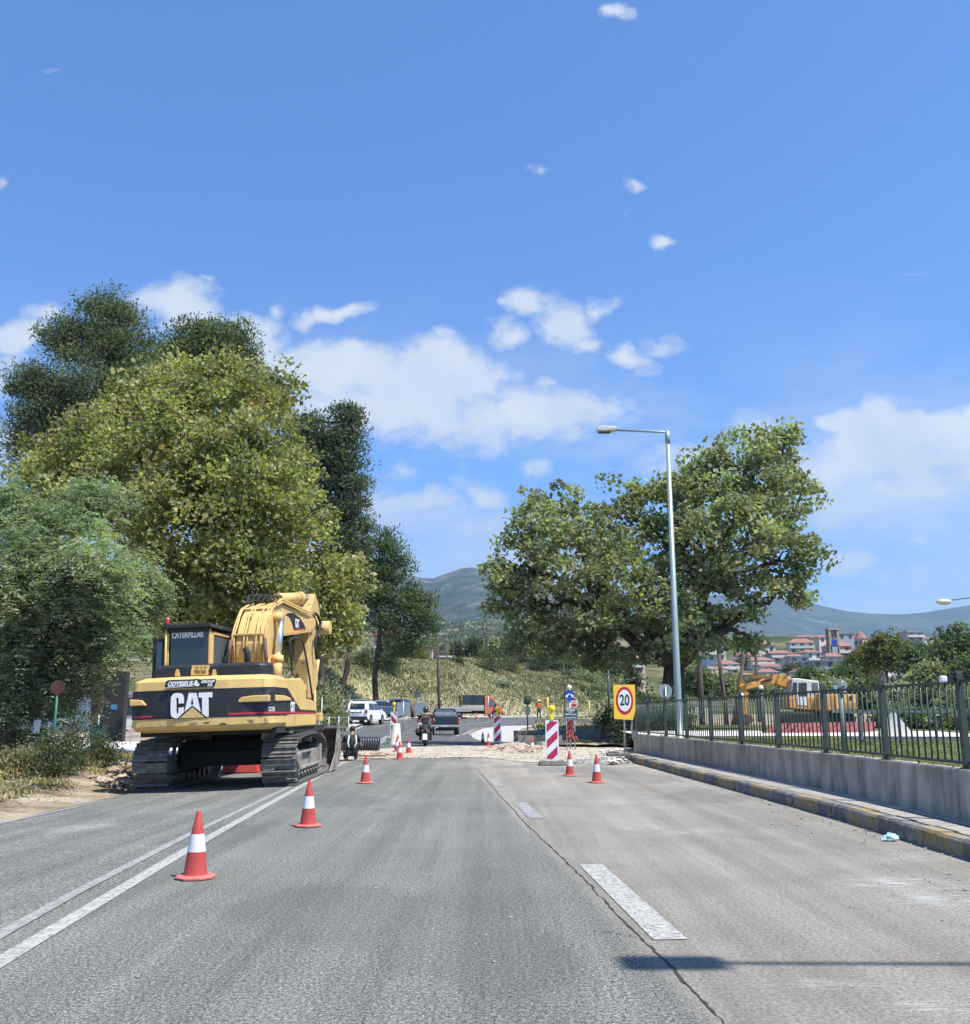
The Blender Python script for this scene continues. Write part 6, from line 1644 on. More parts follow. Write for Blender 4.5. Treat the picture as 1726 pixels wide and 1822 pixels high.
def suv(label, loc, rz, paint, L=4.3, W=1.8, H=1.68, dark=M_RUB, lights=M_LIGHT, plate=True, name='parked_car', group=None, glass=M_GLASS):
    r = empty(name, loc, rz, label, 'car', group)
    hl = L / 2; wr = .34; ya, yf = -hl + .82, hl - .85; zl = .30
    body = [(-hl + .05, .42), (ya - .42, zl)] + [(ya + .40 * math.cos(R(180 - 180 * i / 8)), zl + .03 + .42 * math.sin(R(180 - 180 * i / 8))) for i in range(9)] + \
           [(yf + .40 * math.cos(R(180 - 180 * i / 8)), zl + .03 + .42 * math.sin(R(180 - 180 * i / 8))) for i in range(9)] + [(hl - .1, .35), (hl, .55), (hl - .03, .85), (hl - .3, .98), (hl - 1.05, 1.04), (-hl + .12, 1.06), (-hl, .9), (-hl, .55)]
    b = B(); loft_side(b, body, W / 2, .05); bo_ = b.build('body', paint, r, bevel=.04)
    gh = [(-hl + .12, 1.05), (-hl + .38, H - .1), (-hl + .75, H), (hl - 2.1, H - .02), (hl - 1.75, H - .12), (hl - 1.05, 1.03)]
    b = B(); wf = loft_side(b, gh, W / 2 - .05, .16); b.build('cabin', paint, r, bevel=.03)
    zs1, zs2 = 1.09, H - .14
    def w2(z): return W / 2 - .05 - .16 * max(0, (z - 1.03) / (H - 1.03)) ** 1.3 + .006
    for s in (-1, 1):
        for (a, c_, e, f) in ((-hl + .42, -hl + .62, -.5, -.5), (-.44, -.44, .45, .42), (.5, .46, hl - 1.25, hl - 1.72)):
            b = B(); b.add([(s * w2(zs1), a, zs1), (s * w2(zs2), c_, zs2), (s * w2(zs2), f, zs2), (s * w2(zs1), e, zs1)], [(0, 1, 2, 3)]); b.build('side_window', glass, r)
        b = B(); b.box((s * (W / 2 + .07), hl - 1.35, 1.08), (.16, .10, .13)); b.build('wing_mirror', paint, r, bevel=.02)
        b = B(); b.box((s * (W / 2 - .14), -hl - .0, .98), (.22, .08, .24)); b.build('tail_light', lights, r, bevel=.02)
        b = B(); b.box((s * (W / 2 - .2), hl - .02, .78), (.32, .1, .14)); b.build('headlight', M_GLASSB, r, bevel=.02)
        b = B(); b.box((s * .62, -.1, H + .02), (.04, 1.6, .04)); b.build('roof_rail', M_GALV, r)
        for y in (ya, yf): wheel(r, s * (W / 2 - .12), y, wr)
    b = B(); wz1, wz2 = 1.12, H - .15
    yr = lambda z: -hl + .12 + .26 * (z - 1.05) / (H - .1 - 1.05) - .012
    b.add([(-.62, yr(wz1), wz1), (.62, yr(wz1), wz1), (.55, yr(wz2), wz2), (-.55, yr(wz2), wz2)], [(0, 1, 2, 3)]); b.build('rear_window', glass, r)
    yw = lambda z: hl - 1.05 - .70 * (z - 1.03) / (H - .12 - 1.03) + .012
    b = B(); b.add([(-.66, yw(1.08), 1.08), (.66, yw(1.08), 1.08), (.55, yw(H - .16), H - .16), (-.55, yw(H - .16), H - .16)], [(0, 1, 2, 3)]); b.build('windscreen', glass, r)
    b = B(); b.box((0, -hl + .02, .48), (W - .12, .16, .26)); b.build('bumper', dark, r, bevel=.03)
    b = B(); b.box((0, hl - .04, .45), (W - .2, .16, .26)); b.build('bumper', dark, r, bevel=.03)
    b = B(); b.box((0, -hl + .0, .92), (.9, .04, .06)); b.build('tailgate_trim', dark, r)
    if plate: b = B(); b.box((0, -hl - .008, .80), (.52, .02, .11)); b.build('number_plate', pm('plate_white', (.45, .46, .46), .5), r)
    return r
M_CARW = pm('white_car_paint', (.80, .80, .79), .3, var=.02, coat=.6)
M_CARB = pm('dark_blue_car_paint', (.03, .06, .115), .3, var=.05, coat=.7)
M_CARK = pm('dark_grey_car_paint', (.035, .04, .045), .3, var=.05, coat=.7)
p = GY(651, 77); suv('white SUV seen from behind, driving away on the left lane', (p.x, p.y, p.z + .02), R(-13), M_CARW, 4.3, 1.85, 1.72, name='white_car')
p = GY(683, 92); suv('dark blue car parked on the pavement behind the white SUV', (p.x, p.y + 1, p.z + .12), R(-72), M_CARB, 4.0, 1.75, 1.6)
p = P(574, 1262, 52); suv('dark grey car seen behind the excavator bucket', (p.x - .1, 52, gz(p.x, 52)), R(-8), M_CARK, 4.1, 1.75, 1.5)
p = P(714, 1262, 99); suv('black car behind the grey sheet panels', (p.x, 99.5, gz(p.x, 99.5) + .12), R(-20), M_CARK, 4.2, 1.75, 1.75)
p = P(20, 1262, 42)
# pickup
def pickup(label, loc, rz):
    r = empty('pickup_truck', loc, rz, label, 'pickup truck'); PT = pm('navy_pickup_paint', (.012, .024, .038), .3, var=.08, coat=.6); W = 1.78; hl = 2.5; zl = .52; ya, yf = -1.45, 1.55; rw = .37
    body = [(-hl, .62), (ya - .45, zl)] + [(ya + .44 * math.cos(R(180 - 22.5 * i)), zl + .04 + .40 * math.sin(R(180 - 22.5 * i))) for i in range(9)] + [(yf + .44 * math.cos(R(180 - 22.5 * i)), zl + .04 + .40 * math.sin(R(180 - 22.5 * i))) for i in range(9)] + [(hl - .05, .6), (hl, .8), (hl - .1, 1.1), (1.2, 1.16), (-hl, 1.16)]
    b = B(); loft_side(b, body, W / 2, .03); b.build('body', PT, r, bevel=.03)
    b = B(); loft_side(b, [(-.55, 1.15), (-.4, 1.70), (.6, 1.70), (1.2, 1.15)], W / 2 - .06, .14); b.build('cabin', PT, r, bevel=.04)
    b = B(); b.add([(-.62, -.545, 1.22), (.62, -.545, 1.22), (.56, -.43, 1.62), (-.56, -.43, 1.62)], [(0, 1, 2, 3)]); b.build('rear_window', M_GLASSB, r)
    b = B(); b.box((0, -1.5, 1.15), (1.5, 1.8, .06)); b.build('cargo_bed', M_RUB, r)
    b = B(); b.box((0, -1.3, 1.30), (1.46, 1.9, .26), taper=.95); b.build('cargo_cover', pm('pale_cargo', (.17, .20, .23), .4, var=.35, scale=5), r, bevel=.04)
    b = B(); b.box((0, -hl - .01, .93), (1.5, .05, .38)); b.box((0, -hl - .03, 1.02), (.2, .04, .07)); b.build('tailgate', PT, r, bevel=.015)
    b = B(); b.box((0, -hl - .1, .60), (1.76, .16, .14)); b.build('bumper', M_GALV, r, bevel=.02)
    b = B(); b.box((0, -hl - .19, .60), (.5, .01, .1)); b.build('number_plate', pm('plate_white', (.45, .46, .46), .5), r)
    b = B(); b.box((0, -1.2, .45), (.8, 2.4, .18)); b.cyl((-.6, ya, .38), (.6, ya, .38), .08); b.box((.45, -hl + .2, .42), (.4, .3, .2)); b.build('chassis', M_RUB, r)
    for s in (-1, 1):
        b = B(); b.box((s * (W / 2 - .07), -hl - .01, .93), (.12, .05, .34)); b.build('tail_light', M_LIGHT, r)
        b = B(); b.box((s * (W / 2 + .1), .95, 1.2), (.2, .1, .18)); b.build('wing_mirror', M_RUB, r)
        b = B(); w3 = W / 2 - .05; b.add([(s * w3, -.38, 1.2), (s * (w3 - .1), -.3, 1.6), (s * (w3 - .1), .5, 1.6), (s * w3, .95, 1.2)], [(0, 1, 2, 3)]); b.build('side_window', M_GLASS, r)
        for y in (ya, yf): wheel(r, s * (W / 2 - .11), y, rw, .25)
    return r
p = GY(791, 65); pickup('dark blue pickup truck with loaded bed, ahead of the motorcyclist', p, R(3))
# orange flatbed lorry, facing right
def lorry(label, loc, rz):
    r = empty('flatbed_lorry', loc, rz, label, 'lorry'); OR = pm('orange_cab_paint', (.60, .13, .05), .4, var=.05, coat=.4)
    # local: forward +Y
    cab_ = [(1.35, .45), (1.75, .45)] + [(2.2 + .42 * math.cos(R(180 - 22.5 * i)), .45 + .42 * math.sin(R(180 - 22.5 * i))) for i in range(9)] + [(2.85, .5), (2.95, 1.05), (2.45, 1.35), (1.95, 2.15), (1.6, 2.25), (1.1, 2.2), (1.1, .45)]
    b = B(); loft_side(b, cab_, .95, .10); b.build('cab', OR, r, bevel=.04)
    for s in (-1, 1):
        b = B(); w3 = .945; b.add([(s * w3, 1.5, 1.25), (s * (w3 - .03), 1.5, 1.95), (s * (w3 - .03), 1.9, 1.95), (s * w3, 2.3, 1.3)], [(0, 1, 2, 3)]); b.build('side_window', M_GLASSB, r)
        b = B(); b.box((s * 1.05, 2.2, 1.4), (.14, .1, .26)); b.build('wing_mirror', M_RUB, r)
        for y in (-1.55, 2.2): wheel(r, s * .8, y, .38, .26)
    b = B(); b.add([(-.8, 2.46, 1.38), (.8, 2.46, 1.38), (.72, 2.02, 2.08), (-.72, 2.02, 2.08)], [(0, 1, 2, 3)]); b.build('windscreen', M_GLASS, r)
    b = B(); b.b2((-.98, 1.05, 1.1), (-.90, 1.12, 2.2)); 
    WH = pm('bed_grey', (.42, .41, .37), .7, var=.12, scale=3)
    b = B(); b.b2((-1.05, -3.3, .82), (1.05, 1.0, .92)); b.b2((-1.05, -3.3, .72), (-1.0, -.3, 1.2)); b.b2((1.0, -3.3, .72), (1.05, -.3, 1.2)); b.build('flatbed', WH, r)
    b = B(); b.b2((-1.06, -1.55 + .3, .95), (1.06, 1.0, 1.35)); b.build('side_board', WH, r, bevel=.01)
    b = B(); b.b2((-1.0, -1.15, 1.35), (1.0, .95, 2.35)); b.build('cargo_box', M_GLASS, r)
    for y in (-1.2, -.1, .95):
        b = B(); b.b2((-1.03, y, 1.35), (-.97, y + .07, 2.38)); b.b2((.97, y, 1.35), (1.03, y + .07, 2.38)); b.build('frame_bar', M_BLK, r)
    b = B(); b.tube([(.9, -.6, 2.3), (.9, -1.5, 3.6)], .04, 6); b.build('boom_pole', pm('cream_pole', (.7, .66, .5), .5), r)
    b = B(); b.b2((-.4, -3.2, .5), (.4, 2.6, .8)); b.b2((-.8, -2.7, .4), (.8, -2.1, .8)); b.build('chassis', M_RUB, r)
    b = B(); b.b2((-.9, 2.85, .45), (.9, 3.0, .75)); b.build('bumper', M_RUB, r)
    return r
p = GY(846, 101); lorry('orange cab flatbed lorry with black framed load, crossing behind the pickup', (p.x - .3, p.y, p.z), R(-79))

# ================================================================== PEOPLE
SKIN = pm('skin', (.42, .23, .155), .6, var=.06, scale=8)
M_HAIR = pm('dark_hair', (.02, .016, .013), .7, var=.2, scale=30)
def skinmesh(name, verts, edges, radii, mat, parent, sub=2):
    me = bpy.data.meshes.new(name); bm = bmesh.new(); lay = bm.verts.layers.skin.verify(); vs = [bm.verts.new(v) for v in verts]
    for v, r_ in zip(vs, radii): v[lay].radius = r_ if isinstance(r_, tuple) else (r_, r_)
    vs[0][lay].use_root = True
    for a, c in edges: bm.edges.new((vs[a], vs[c]))
    bm.to_mesh(me); bm.free(); me.materials.append(mat)
    o = bpy.data.objects.new(name, me); COL.objects.link(o); reg(o, parent)
    md = o.modifiers.new('skin', 'SKIN'); md.use_smooth_shade = True
    o.modifiers.new('sub', 'SUBSURF').levels = sub; o.modifiers['sub'].render_levels = sub
    return o
def person(label, loc, rz, J, shirt, trousers, hair=M_HAIR, sleeve=.5, helmet=None, vest=None, shoes=M_RUB, hat=None, s=1.0, group=None):
    """J: joints as (x, y, z): pelvis, chest, neck, head, shoulder_l/r, elbow_l/r, wrist_l/r, hip_l/r, knee_l/r, ankle_l/r"""
    r = empty('person', loc, rz, label, 'person', group); r.scale = (s, s, s)
    V, E, Ra = [], [], []
    def add(p, rad, par=None):
        V.append(tuple(p)); Ra.append(rad)
        if par is not None: E.append((par, len(V) - 1))
        return len(V) - 1
    j = {k: Vector(v) for k, v in J.items()}
    pel = add(j['pelvis'], (.12, .09)); wa = add(j['pelvis'].lerp(j['chest'], .5), (.10, .075), pel); ch = add(j['chest'], (.11, .075), wa)
    ne = add(j['neck'], .055, ch); ndir = (j['head'] - j['neck']).normalized()
    h0 = add(j['head'] - ndir * .05, (.072, .080), ne); h1 = add(j['head'] + ndir * .07, (.078, .092), h0); add(j['head'] + ndir * .13, (.045, .055), h1)
    for S in 'lr':
        sh = add(j['shoulder_' + S], .062, ch); el = add(j['elbow_' + S], .042, sh); wr_ = add(j['wrist_' + S], .028, el)
        d = (j['wrist_' + S] - j['elbow_' + S]).normalized(); pm_ = add(j['wrist_' + S] + d * .07, (.036, .02), wr_)
        sd = d.cross(Vector((0, 1, .3))).normalized()
        for k, (o_, ln) in enumerate(((-.03, .065), (-.01, .08), (.01, .075), (.03, .055))):
            f1 = add(j['wrist_' + S] + d * (.07 + ln * .6) + sd * o_, .010, pm_); add(j['wrist_' + S] + d * (.07 + ln) + sd * o_ + Vector((0, .015, -.015)), .008, f1)
        add(j['wrist_' + S] + d * .06 + sd * -.055, .011, pm_)
        hp = add(j['hip_' + S], .095, pel); kn = add(j['knee_' + S], .062, hp); an = add(j['ankle_' + S], .042, kn)
        ft = Vector(J.get('toe_' + S, j['ankle_' + S] + Vector((0, .17, -.05)))); add(ft, (.045, .03), an)
    skinmesh('body', V, E, Ra, SKIN, r)
    # shirt
    g = 1.13; V, E, Ra = [], [], []
    a0 = add(j['pelvis'], (.155 * g, .125 * g)); a1 = add(j['pelvis'].lerp(j['chest'], .5), (.145 * g, .115 * g), a0); a2 = add(j['chest'], (.175 * g, .125 * g), a1); a3 = add(j['chest'].lerp(j['neck'], .45), (.15, .10), a2); add(j['chest'].lerp(j['neck'], .85), (.075, .07), a3)
    for S in 'lr':
        sh = add(j['shoulder_' + S], .078, a2); e_ = j['shoulder_' + S].lerp(j['elbow_' + S], min(1, sleeve * 1.6)); e1 = add(e_, .062, sh)
        if sleeve > .8: add(j['elbow_' + S].lerp(j['wrist_' + S], .9), .045, e1)
    skinmesh('shirt', V, E, Ra, shirt, r)
    V, E, Ra = [], [], []
    a0 = add(j['pelvis'] + Vector((0, 0, -.02)), (.165, .135))
    for S in 'lr':
        hp = add(j['hip_' + S], .112, a0); kn = add(j['knee_' + S], .08, hp); add(j['knee_' + S].lerp(j['ankle_' + S], .93), .066, kn)
    skinmesh('trousers', V, E, Ra, trousers, r)
    for S in 'lr':
        ft = Vector(J.get('toe_' + S, j['ankle_' + S] + Vector((0, .17, -.05)))); b = B(); an = j['ankle_' + S]; b.tube([an + Vector((0, -.03, .03)), an + (ft - an) * .1 + Vector((0, 0, -.025)), ft], [.05, .058, .04], 8); b.build('shoe', shoes, r)
    hd = j['head'] + ndir * .03
    if helmet:
        b = B(); b.sphere(hd + Vector((0, 0, .02)), .145, 18, 12, (.95, 1.08, 1.02)); b.build('helmet', helmet, r)
        b = B(); b.sphere(hd + Vector((0, .06, .0)), .118, 14, 10, (.95, .9, .6)); b.build('visor', M_GLASS, r)
    else:
        b = B(); b.sphere(hd + Vector((0, -.018, .045)), .102, 16, 10, (.93, 1.02, .95)); b.build('hair', hair, r)
        b = B()
        f = Vector((0, 1, 0)); b.cyl(hd + f * .08 + Vector((0, 0, 0)), hd + f * .115 + Vector((0, 0, -.02)), .016, .013, 8); b.sphere(hd + Vector((.082, 0, -.01)), .022, 8, 6, (.5, 1, 1.3)); b.sphere(hd + Vector((-.082, 0, -.01)), .022, 8, 6, (.5, 1, 1.3)); b.build('face', SKIN, r)
        if hat:
            b = B(); b.lathe([(.0, .1), (.06, .095), (.10, .05), (.108, .0), (.15, -.01), (.15, -.018), (.1, -.01)], 16, tuple(hd + Vector((0, 0, .05)))); b.build('hard_hat', hat, r)
    if vest:
        for (o_, m_) in vest:
            b = B(); o_(b, j); b.build('vest_band' if m_ is not M_RUB else 'backpack', m_, r)
    return r
def stand(x=0, spread=.12, arm=.28, fwd=0.0, bend=0.0, step=.0):
    return dict(pelvis=(0, 0, .95), chest=(0, .03 + bend * .3, 1.32 - bend * .05), neck=(0, .02 + bend * .4, 1.50 - bend * .08), head=(0, .04 + bend * .5, 1.62 - bend * .1),
                shoulder_l=(-.19, .02 + bend * .35, 1.42 - bend * .06), shoulder_r=(.19, .02 + bend * .35, 1.42 - bend * .06), elbow_l=(-arm, .0 + fwd * .4 + bend * .35, 1.13), elbow_r=(arm, .0 + fwd * .4 + bend * .35, 1.13),
                wrist_l=(-arm + .03, .08 + fwd, .90 + fwd * .5), wrist_r=(arm - .03, .08 + fwd, .90 + fwd * .5), hip_l=(-.09, 0, .88), hip_r=(.09, 0, .88), knee_l=(-spread, .04 + step, .48), knee_r=(spread, .03 - step, .48), ankle_l=(-spread - .01, step * 1.6, .08), ankle_r=(spread + .01, -step * 1.6, .08))
M_KBLK = pm('black_cotton', (.018, .018, .02), .85, var=.2, scale=10)
M_JEANS = pm('dark_jeans', (.035, .045, .065), .85, var=.2, scale=10)
M_ORV = pm('orange_workwear', (.85, .16, .04), .7, var=.1, scale=8)
M_HIV = pm('lime_hi_vis', (.55, .80, .06), .6, var=.1, scale=8)
M_BLUEC = pm('blue_cotton', (.07, .22, .38), .8, var=.15, scale=8)
# kneeling man in front of the pipe, grey pack on his back
p = flat(625, 1352)
def pack(b, j):
    c = j['chest'].lerp(j['pelvis'], .35); b.sphere((c.x + .02, c.y - .17, c.z), .17, 12, 8, (.75, .45, 1.25))
def straps(b, j):
    b.tube([j['chest'] + Vector((-.1, -.13, .15)), j['chest'] + Vector((-.13, -.22, -.1)), j['pelvis'] + Vector((-.08, -.2, .12))], .03, 6); b.tube([j['chest'] + Vector((.12, -.13, .15)), j['chest'] + Vector((.14, -.22, -.1)), j['pelvis'] + Vector((.1, -.2, .12))], .03, 6)
KN = dict(pelvis=(0, 0, .30), chest=(.02, .12, .66), neck=(.02, .17, .83), head=(.03, .22, .94), shoulder_l=(-.19, .13, .76), shoulder_r=(.21, .13, .76), elbow_l=(-.27, .22, .47), elbow_r=(.32, .26, .50), wrist_l=(-.22, .32, .22), wrist_r=(.36, .45, .48),
          hip_l=(-.1, .02, .27), hip_r=(.1, .02, .27), knee_l=(-.17, .40, .10), knee_r=(.18, .40, .32), ankle_l=(-.14, -.02, .06), ankle_r=(.17, .30, .0), toe_l=(-.14, -.15, .03), toe_r=(.17, .45, -.03))
person('man in black kneeling at the trench with a grey and black pack on his back', (p[0], p[1] - .1, -.02), R(10), KN, M_KBLK, M_KBLK, sleeve=.45, vest=[(pack, M_RUB), (straps, pm('pale_grey_strap', (.45, .50, .52), .7, var=.1))], s=.96)
# motorcyclist
pm0 = Vector((*flat(757, 1327), 0.0)); pm0.z = gz(pm0.x, pm0.y)
RD = dict(pelvis=(0, -.22, .88), chest=(0, -.04, 1.26), neck=(0, .02, 1.44), head=(0, .06, 1.56), shoulder_l=(-.21, -.02, 1.36), shoulder_r=(.21, -.02, 1.36), elbow_l=(-.40, .12, 1.10), elbow_r=(.40, .12, 1.10), wrist_l=(-.33, .42, 1.08), wrist_r=(.33, .42, 1.08),
          hip_l=(-.11, -.2, .84), hip_r=(.11, -.2, .84), knee_l=(-.26, .20, .72), knee_r=(.26, .20, .72), ankle_l=(-.24, .12, .32), ankle_r=(.24, .12, .32))
rd = person('rider in black t-shirt and dark helmet seen from behind on the scooter', pm0, R(2), RD, M_KBLK, M_JEANS, sleeve=.4, helmet=pm('black_helmet', (.02, .022, .024), .3, var=.1, coat=.5))
text('lettering', 'CREW', .10, pm('faded_gold_print', (.45, .25, .10), .7), rd, Matrix.Translation((0, -.245, 1.30)) @ Matrix.Rotation(R(-12), 4, 'X') @ FACE, .002, 0, 1.2)
mc = empty('motorcycle', pm0, R(2), 'dark scooter with white number plate ridden towards the bend', 'motorcycle')
M_MC = pm('dark_scooter_plastic', (.035, .037, .04), .4, var=.1, coat=.3)
b = B()
b.tube([(0, -.95, .62), (0, -.75, .78), (0, -.3, .74), (0, .0, .72)], [.09, .15, .17, .14], 10); b.build('seat', M_RUB, mc)
b = B(); b.tube([(0, -.98, .60), (0, -.6, .58), (0, -.2, .5), (0, .1, .36), (0, .35, .4), (0, .55, .85)], [.10, .2, .19, .16, .17, .14], 10); b.build('body', M_MC, mc, bevel=.01)
for y in (-.62, .78):
    b = B(); b.prism([(y + .29 * math.cos(2 * math.pi * i / 24), .29 + .29 * math.sin(2 * math.pi * i / 24)) for i in range(24)], -.06, .06, 'x'); w_ = b.build('wheel', M_TYRE, mc, bevel=.03)
    b = B(); b.prism([(y + .17 * math.cos(2 * math.pi * i / 16), .29 + .17 * math.sin(2 * math.pi * i / 16)) for i in range(16)], -.065, .065, 'x'); b.build('rim', M_RIM, w_)
b = B(); b.tube([(-.36, .42, 1.05), (-.1, .52, 1.06), (.1, .52, 1.06), (.36, .42, 1.05)], .022, 8); b.cyl((0, .78, .3), (0, .5, 1.05), .03); b.build('handlebar', M_RUB, mc)
for s_ in (-1, 1):
    b = B(); b.tube([(s_ * .28, .46, 1.06), (s_ * .38, .44, 1.3)], .01, 6); b.sphere((s_ * .38, .44, 1.34), .07, 10, 8, (1, .4, .7)); b.build('mirror', M_RUB, mc)
    b = B(); b.box((s_ * .12, -1.02, .70), (.10, .06, .07)); b.build('tail_light', pm('pinkish_lens', (.40, .10, .10), .3), mc, bevel=.01)
b = B(); b.box((0, -1.05, .42), (.20, .015, .26), Matrix.Rotation(R(-12), 4, 'X')); b.build('number_plate', M_WHT, mc)
b = B(); b.box((0, -1.0, .38), (.26, .03, .4)); b.build('mudguard', M_RUB, mc)
b = B(); b.cyl((.2, -.9, .34), (.2, -.3, .3), .065, .05, 10); b.build('exhaust', M_RUB, mc)
bg_ = B(); bg_.sphere((-.34, -.2, .62), .2, 12, 8, (.6, 1.2, .9)); o = bg_.build('shoulder_bag', M_RUB, None, loc=pm0, label='black bag hanging at the left side of the scooter rider'); o['category'] = 'bag'
# far people
def hv(b, j):
    b.tube([j['pelvis'] + Vector((0, 0, .12)), j['chest'] + Vector((0, 0, .05))], [.175, .19], 12)
p = GY(959, 103); person('road worker in orange top and dark trousers standing at the far bend', p, R(170), stand(arm=.3), M_ORV, M_JEANS, hat=pm('white_hard_hat', (.75, .75, .72), .4), s=1.08)
p = GY(609, 66); person('pedestrian in blue with a blue cap walking by the bus shelter', (p.x, p.y, p.z + .12), R(160), stand(arm=.24, step=.08), M_BLUEC, M_JEANS, hat=M_BLUEC, s=1.0)
p = GY(616, 67); person('smaller pedestrian in pale blue top beside the one in the blue cap', (p.x, p.y, p.z + .12), R(200), stand(arm=.22), pm('pale_blue_cotton', (.30, .45, .50), .8), M_JEANS, s=.78)
for (px, Y, m_, lab, a) in [(292, 32, M_HIV, 'worker in lime yellow vest behind the excavator, left one', 10), (318, 33, M_HIV, 'worker in lime yellow vest bending behind the excavator, right one', -20), (345, 34, M_BLUEC, 'worker in a blue shirt behind the excavator undercarriage', 30)]:
    x = (px - 863) / FP * Y / 1.022; person(lab, (x, Y, gz(x, Y)), R(a), stand(arm=.26, bend=.3), m_, M_JEANS, sleeve=.4, s=.93)

# ================================================================== ROADWORKS THINGS
# corrugated pipe
pa, pb_ = Vector((*flat(575, 1337), 0)), Vector((*flat(675, 1337), 0)); yP = (pa.y + pb_.y) / 2; rr = .27
xa = (560 - 863) / FP * yP / 1.03; xb = (675 - 863) / FP * yP / 1.03
r = at('corrugated_pipe', ((xa + xb) / 2, yP, gz(-4, yP) + rr + .03), 'short dark blue grey corrugated pipe lying behind the kneeling man', 'pipe')
b = B(Matrix.Rotation(R(90), 4, 'Y')); Lp = xb - xa; pr = []
nr_ = 26
for i in range(nr_):
    z = -Lp / 2 + Lp * i / nr_; d = Lp / nr_
    pr += [(rr * .90, z), (rr * .90, z + d * .25), (rr, z + d * .38), (rr, z + d * .85), (rr * .90, z + d)]
pr = [(rr * .82, -Lp / 2)] + pr + [(rr * .82, Lp / 2)]
b.lathe(pr, 30); b.lathe([(rr * .80, -Lp / 2), (rr * .80, Lp / 2)], 30, smooth=True); b.build('pipe_wall', pm('pipe_black_plastic', (.035, .045, .055), .35, var=.1, spec=.6), r)
# steel plate in the trench
b = B(); b.box((0, 0, 0), (.9, .5, .03)); x, y = flat(662, 1350); o = b.build('steel_plate', M_RUST, None, loc=(x, y, .09), label='flat rusty steel plate at the edge of the trench', rz=.1); o['category'] = 'steel plate'
# red plastic thing seen under the excavator
b = B(); b.box((0, 0, .22), (1.0, .6, .44), taper=.8); b.cyl((.55, 0, .3), (.85, 0, .3), .16); x, y = flat(432, 1368); o = b.build('water_barrier', M_CONE, None, loc=(x, y, gz(x, y)), label='red plastic barrier block seen under the excavator between its tracks', bevel=.04); o['category'] = 'plastic barrier'
# gravel and rubble
def stones(name, pts, smin, smax, mat, label=None, cat=None, kind='stuff', flat_=.7):
    V, F = [], []
    base = np.array([(0, 0, 1), (0, 0, -1), (1, 0, 0), (-1, 0, 0), (0, 1, 0), (0, -1, 0)], float)
    fc = [(0, 2, 4), (0, 4, 3), (0, 3, 5), (0, 5, 2), (1, 4, 2), (1, 3, 4), (1, 5, 3), (1, 2, 5)]
    for (x, y, z) in pts:
        s = random.uniform(smin, smax) * (random.random() ** 1.5 + .35); o = len(V)
        q = base * np.array([random.uniform(.6, 1.2), random.uniform(.6, 1.2), random.uniform(.4, .9) * flat_]) * s + rng.normal(size=(6, 3)) * s * .18
        an = random.uniform(0, 6.28); c_, s_ = math.cos(an), math.sin(an)
        q = q @ np.array([[c_, s_, 0], [-s_, c_, 0], [0, 0, 1]])
        V += [tuple(v) for v in (q + np.array([x, y, z + s * .25]))]; F += [(a + o, c + o, d + o) for a, c, d in fc]
    o = npmesh(name, V, F, mat, kind=kind)
    if label: tag(o, label, cat)
    return o
M_STONE = pm('pale_rubble', (.42, .37, .31), .95, var=.3, scale=3, col2=(.27, .19, .14), fac2=.55, sharp=.1, scale2=2)
M_STONE2 = pm('reddish_rubble', (.36, .28, .215), .95, var=.3, scale=3, col2=(.45, .38, .31), fac2=.56, sharp=.1, scale2=2)
M_STONE3 = pm('grey_rubble', (.30, .29, .27), .95, var=.3, scale=4)
# heaps
def heap(name, px, py, w, h, mat, label, seed, dpt=None):
    x, y = flat(px, py); bb_ = B(); n, m = 22, 30; vs = []
    dpt = dpt or w
    for i in range(n + 1):
        for k in range(m):
            a = 2 * math.pi * k / m; rr_ = i / n
            qx, qy = x + w / 2 * rr_ * math.cos(a), y + dpt / 2 * rr_ * math.sin(a)
            z = h * (1 - rr_ ** 1.3) * (1 + .25 * noisef(qx, qy, 1.5, seed)) + .05 * noisef(qx, qy, 5, seed) - .03 * (rr_ > .95)
            vs.append((qx, qy, gz(qx, qy) + z))
    fs = [(i * m + k, i * m + (k + 1) % m, (i + 1) * m + (k + 1) % m, (i + 1) * m + k) for i in range(n) for k in range(m)]
    bb_.add(vs, fs, True); o = bb_.build(name, mat); tag(o, label, 'gravel heap', kind='thing')
    pts = []
    for _ in range(500):
        a = random.uniform(0, 6.28); rr_ = random.random() ** .5 * 1.25
        qx, qy = x + w / 2 * rr_ * math.cos(a), y + dpt / 2 * rr_ * math.sin(a); z = max(0, h * (1 - min(1, rr_) ** 1.3))
        pts.append((qx, qy, gz(qx, qy) + z))
    s = stones('gravel', pts, .02, .07, mat, kind='stuff'); return o
heap('gravel_heap', 913, 1336, 2.6, .33, M_STONE2, 'low heap of reddish gravel behind the cone at the dusty strip', 3, 1.6)
heap('gravel_heap', 957, 1340, 1.8, .26, M_STONE2, 'smaller gravel spill running from the heap to the large striped panel', 6, 1.2)
heap('gravel_heap', 1062, 1358, 2.0, .12, M_STONE3, 'flat spread of grey gravel by the two right hand cones', 8, 1.2)
heap('rubble_heap', 658, 1345, 2.0, .14, M_STONE2, 'red brown broken stone in the trench right of the kneeling man', 9, .9)
pts = []
for _ in range(2600):
    px = random.uniform(600, 1100); py = random.uniform(1322, 1352); x, y = flat(px, py); pts.append((x, y, gz(x, y) + .02))
stones('gravel', pts, .010, .035, M_STONE)
pts = []
for _ in range(260): px = random.uniform(1070, 1115); py = random.uniform(1338, 1362); x, y = flat(px, py); pts.append((x, y, .02 + random.random() * .1))
stones('rubble', pts, .04, .13, pm('white_broken_concrete', (.55, .52, .47), .95, var=.25, scale=4))
pts = []
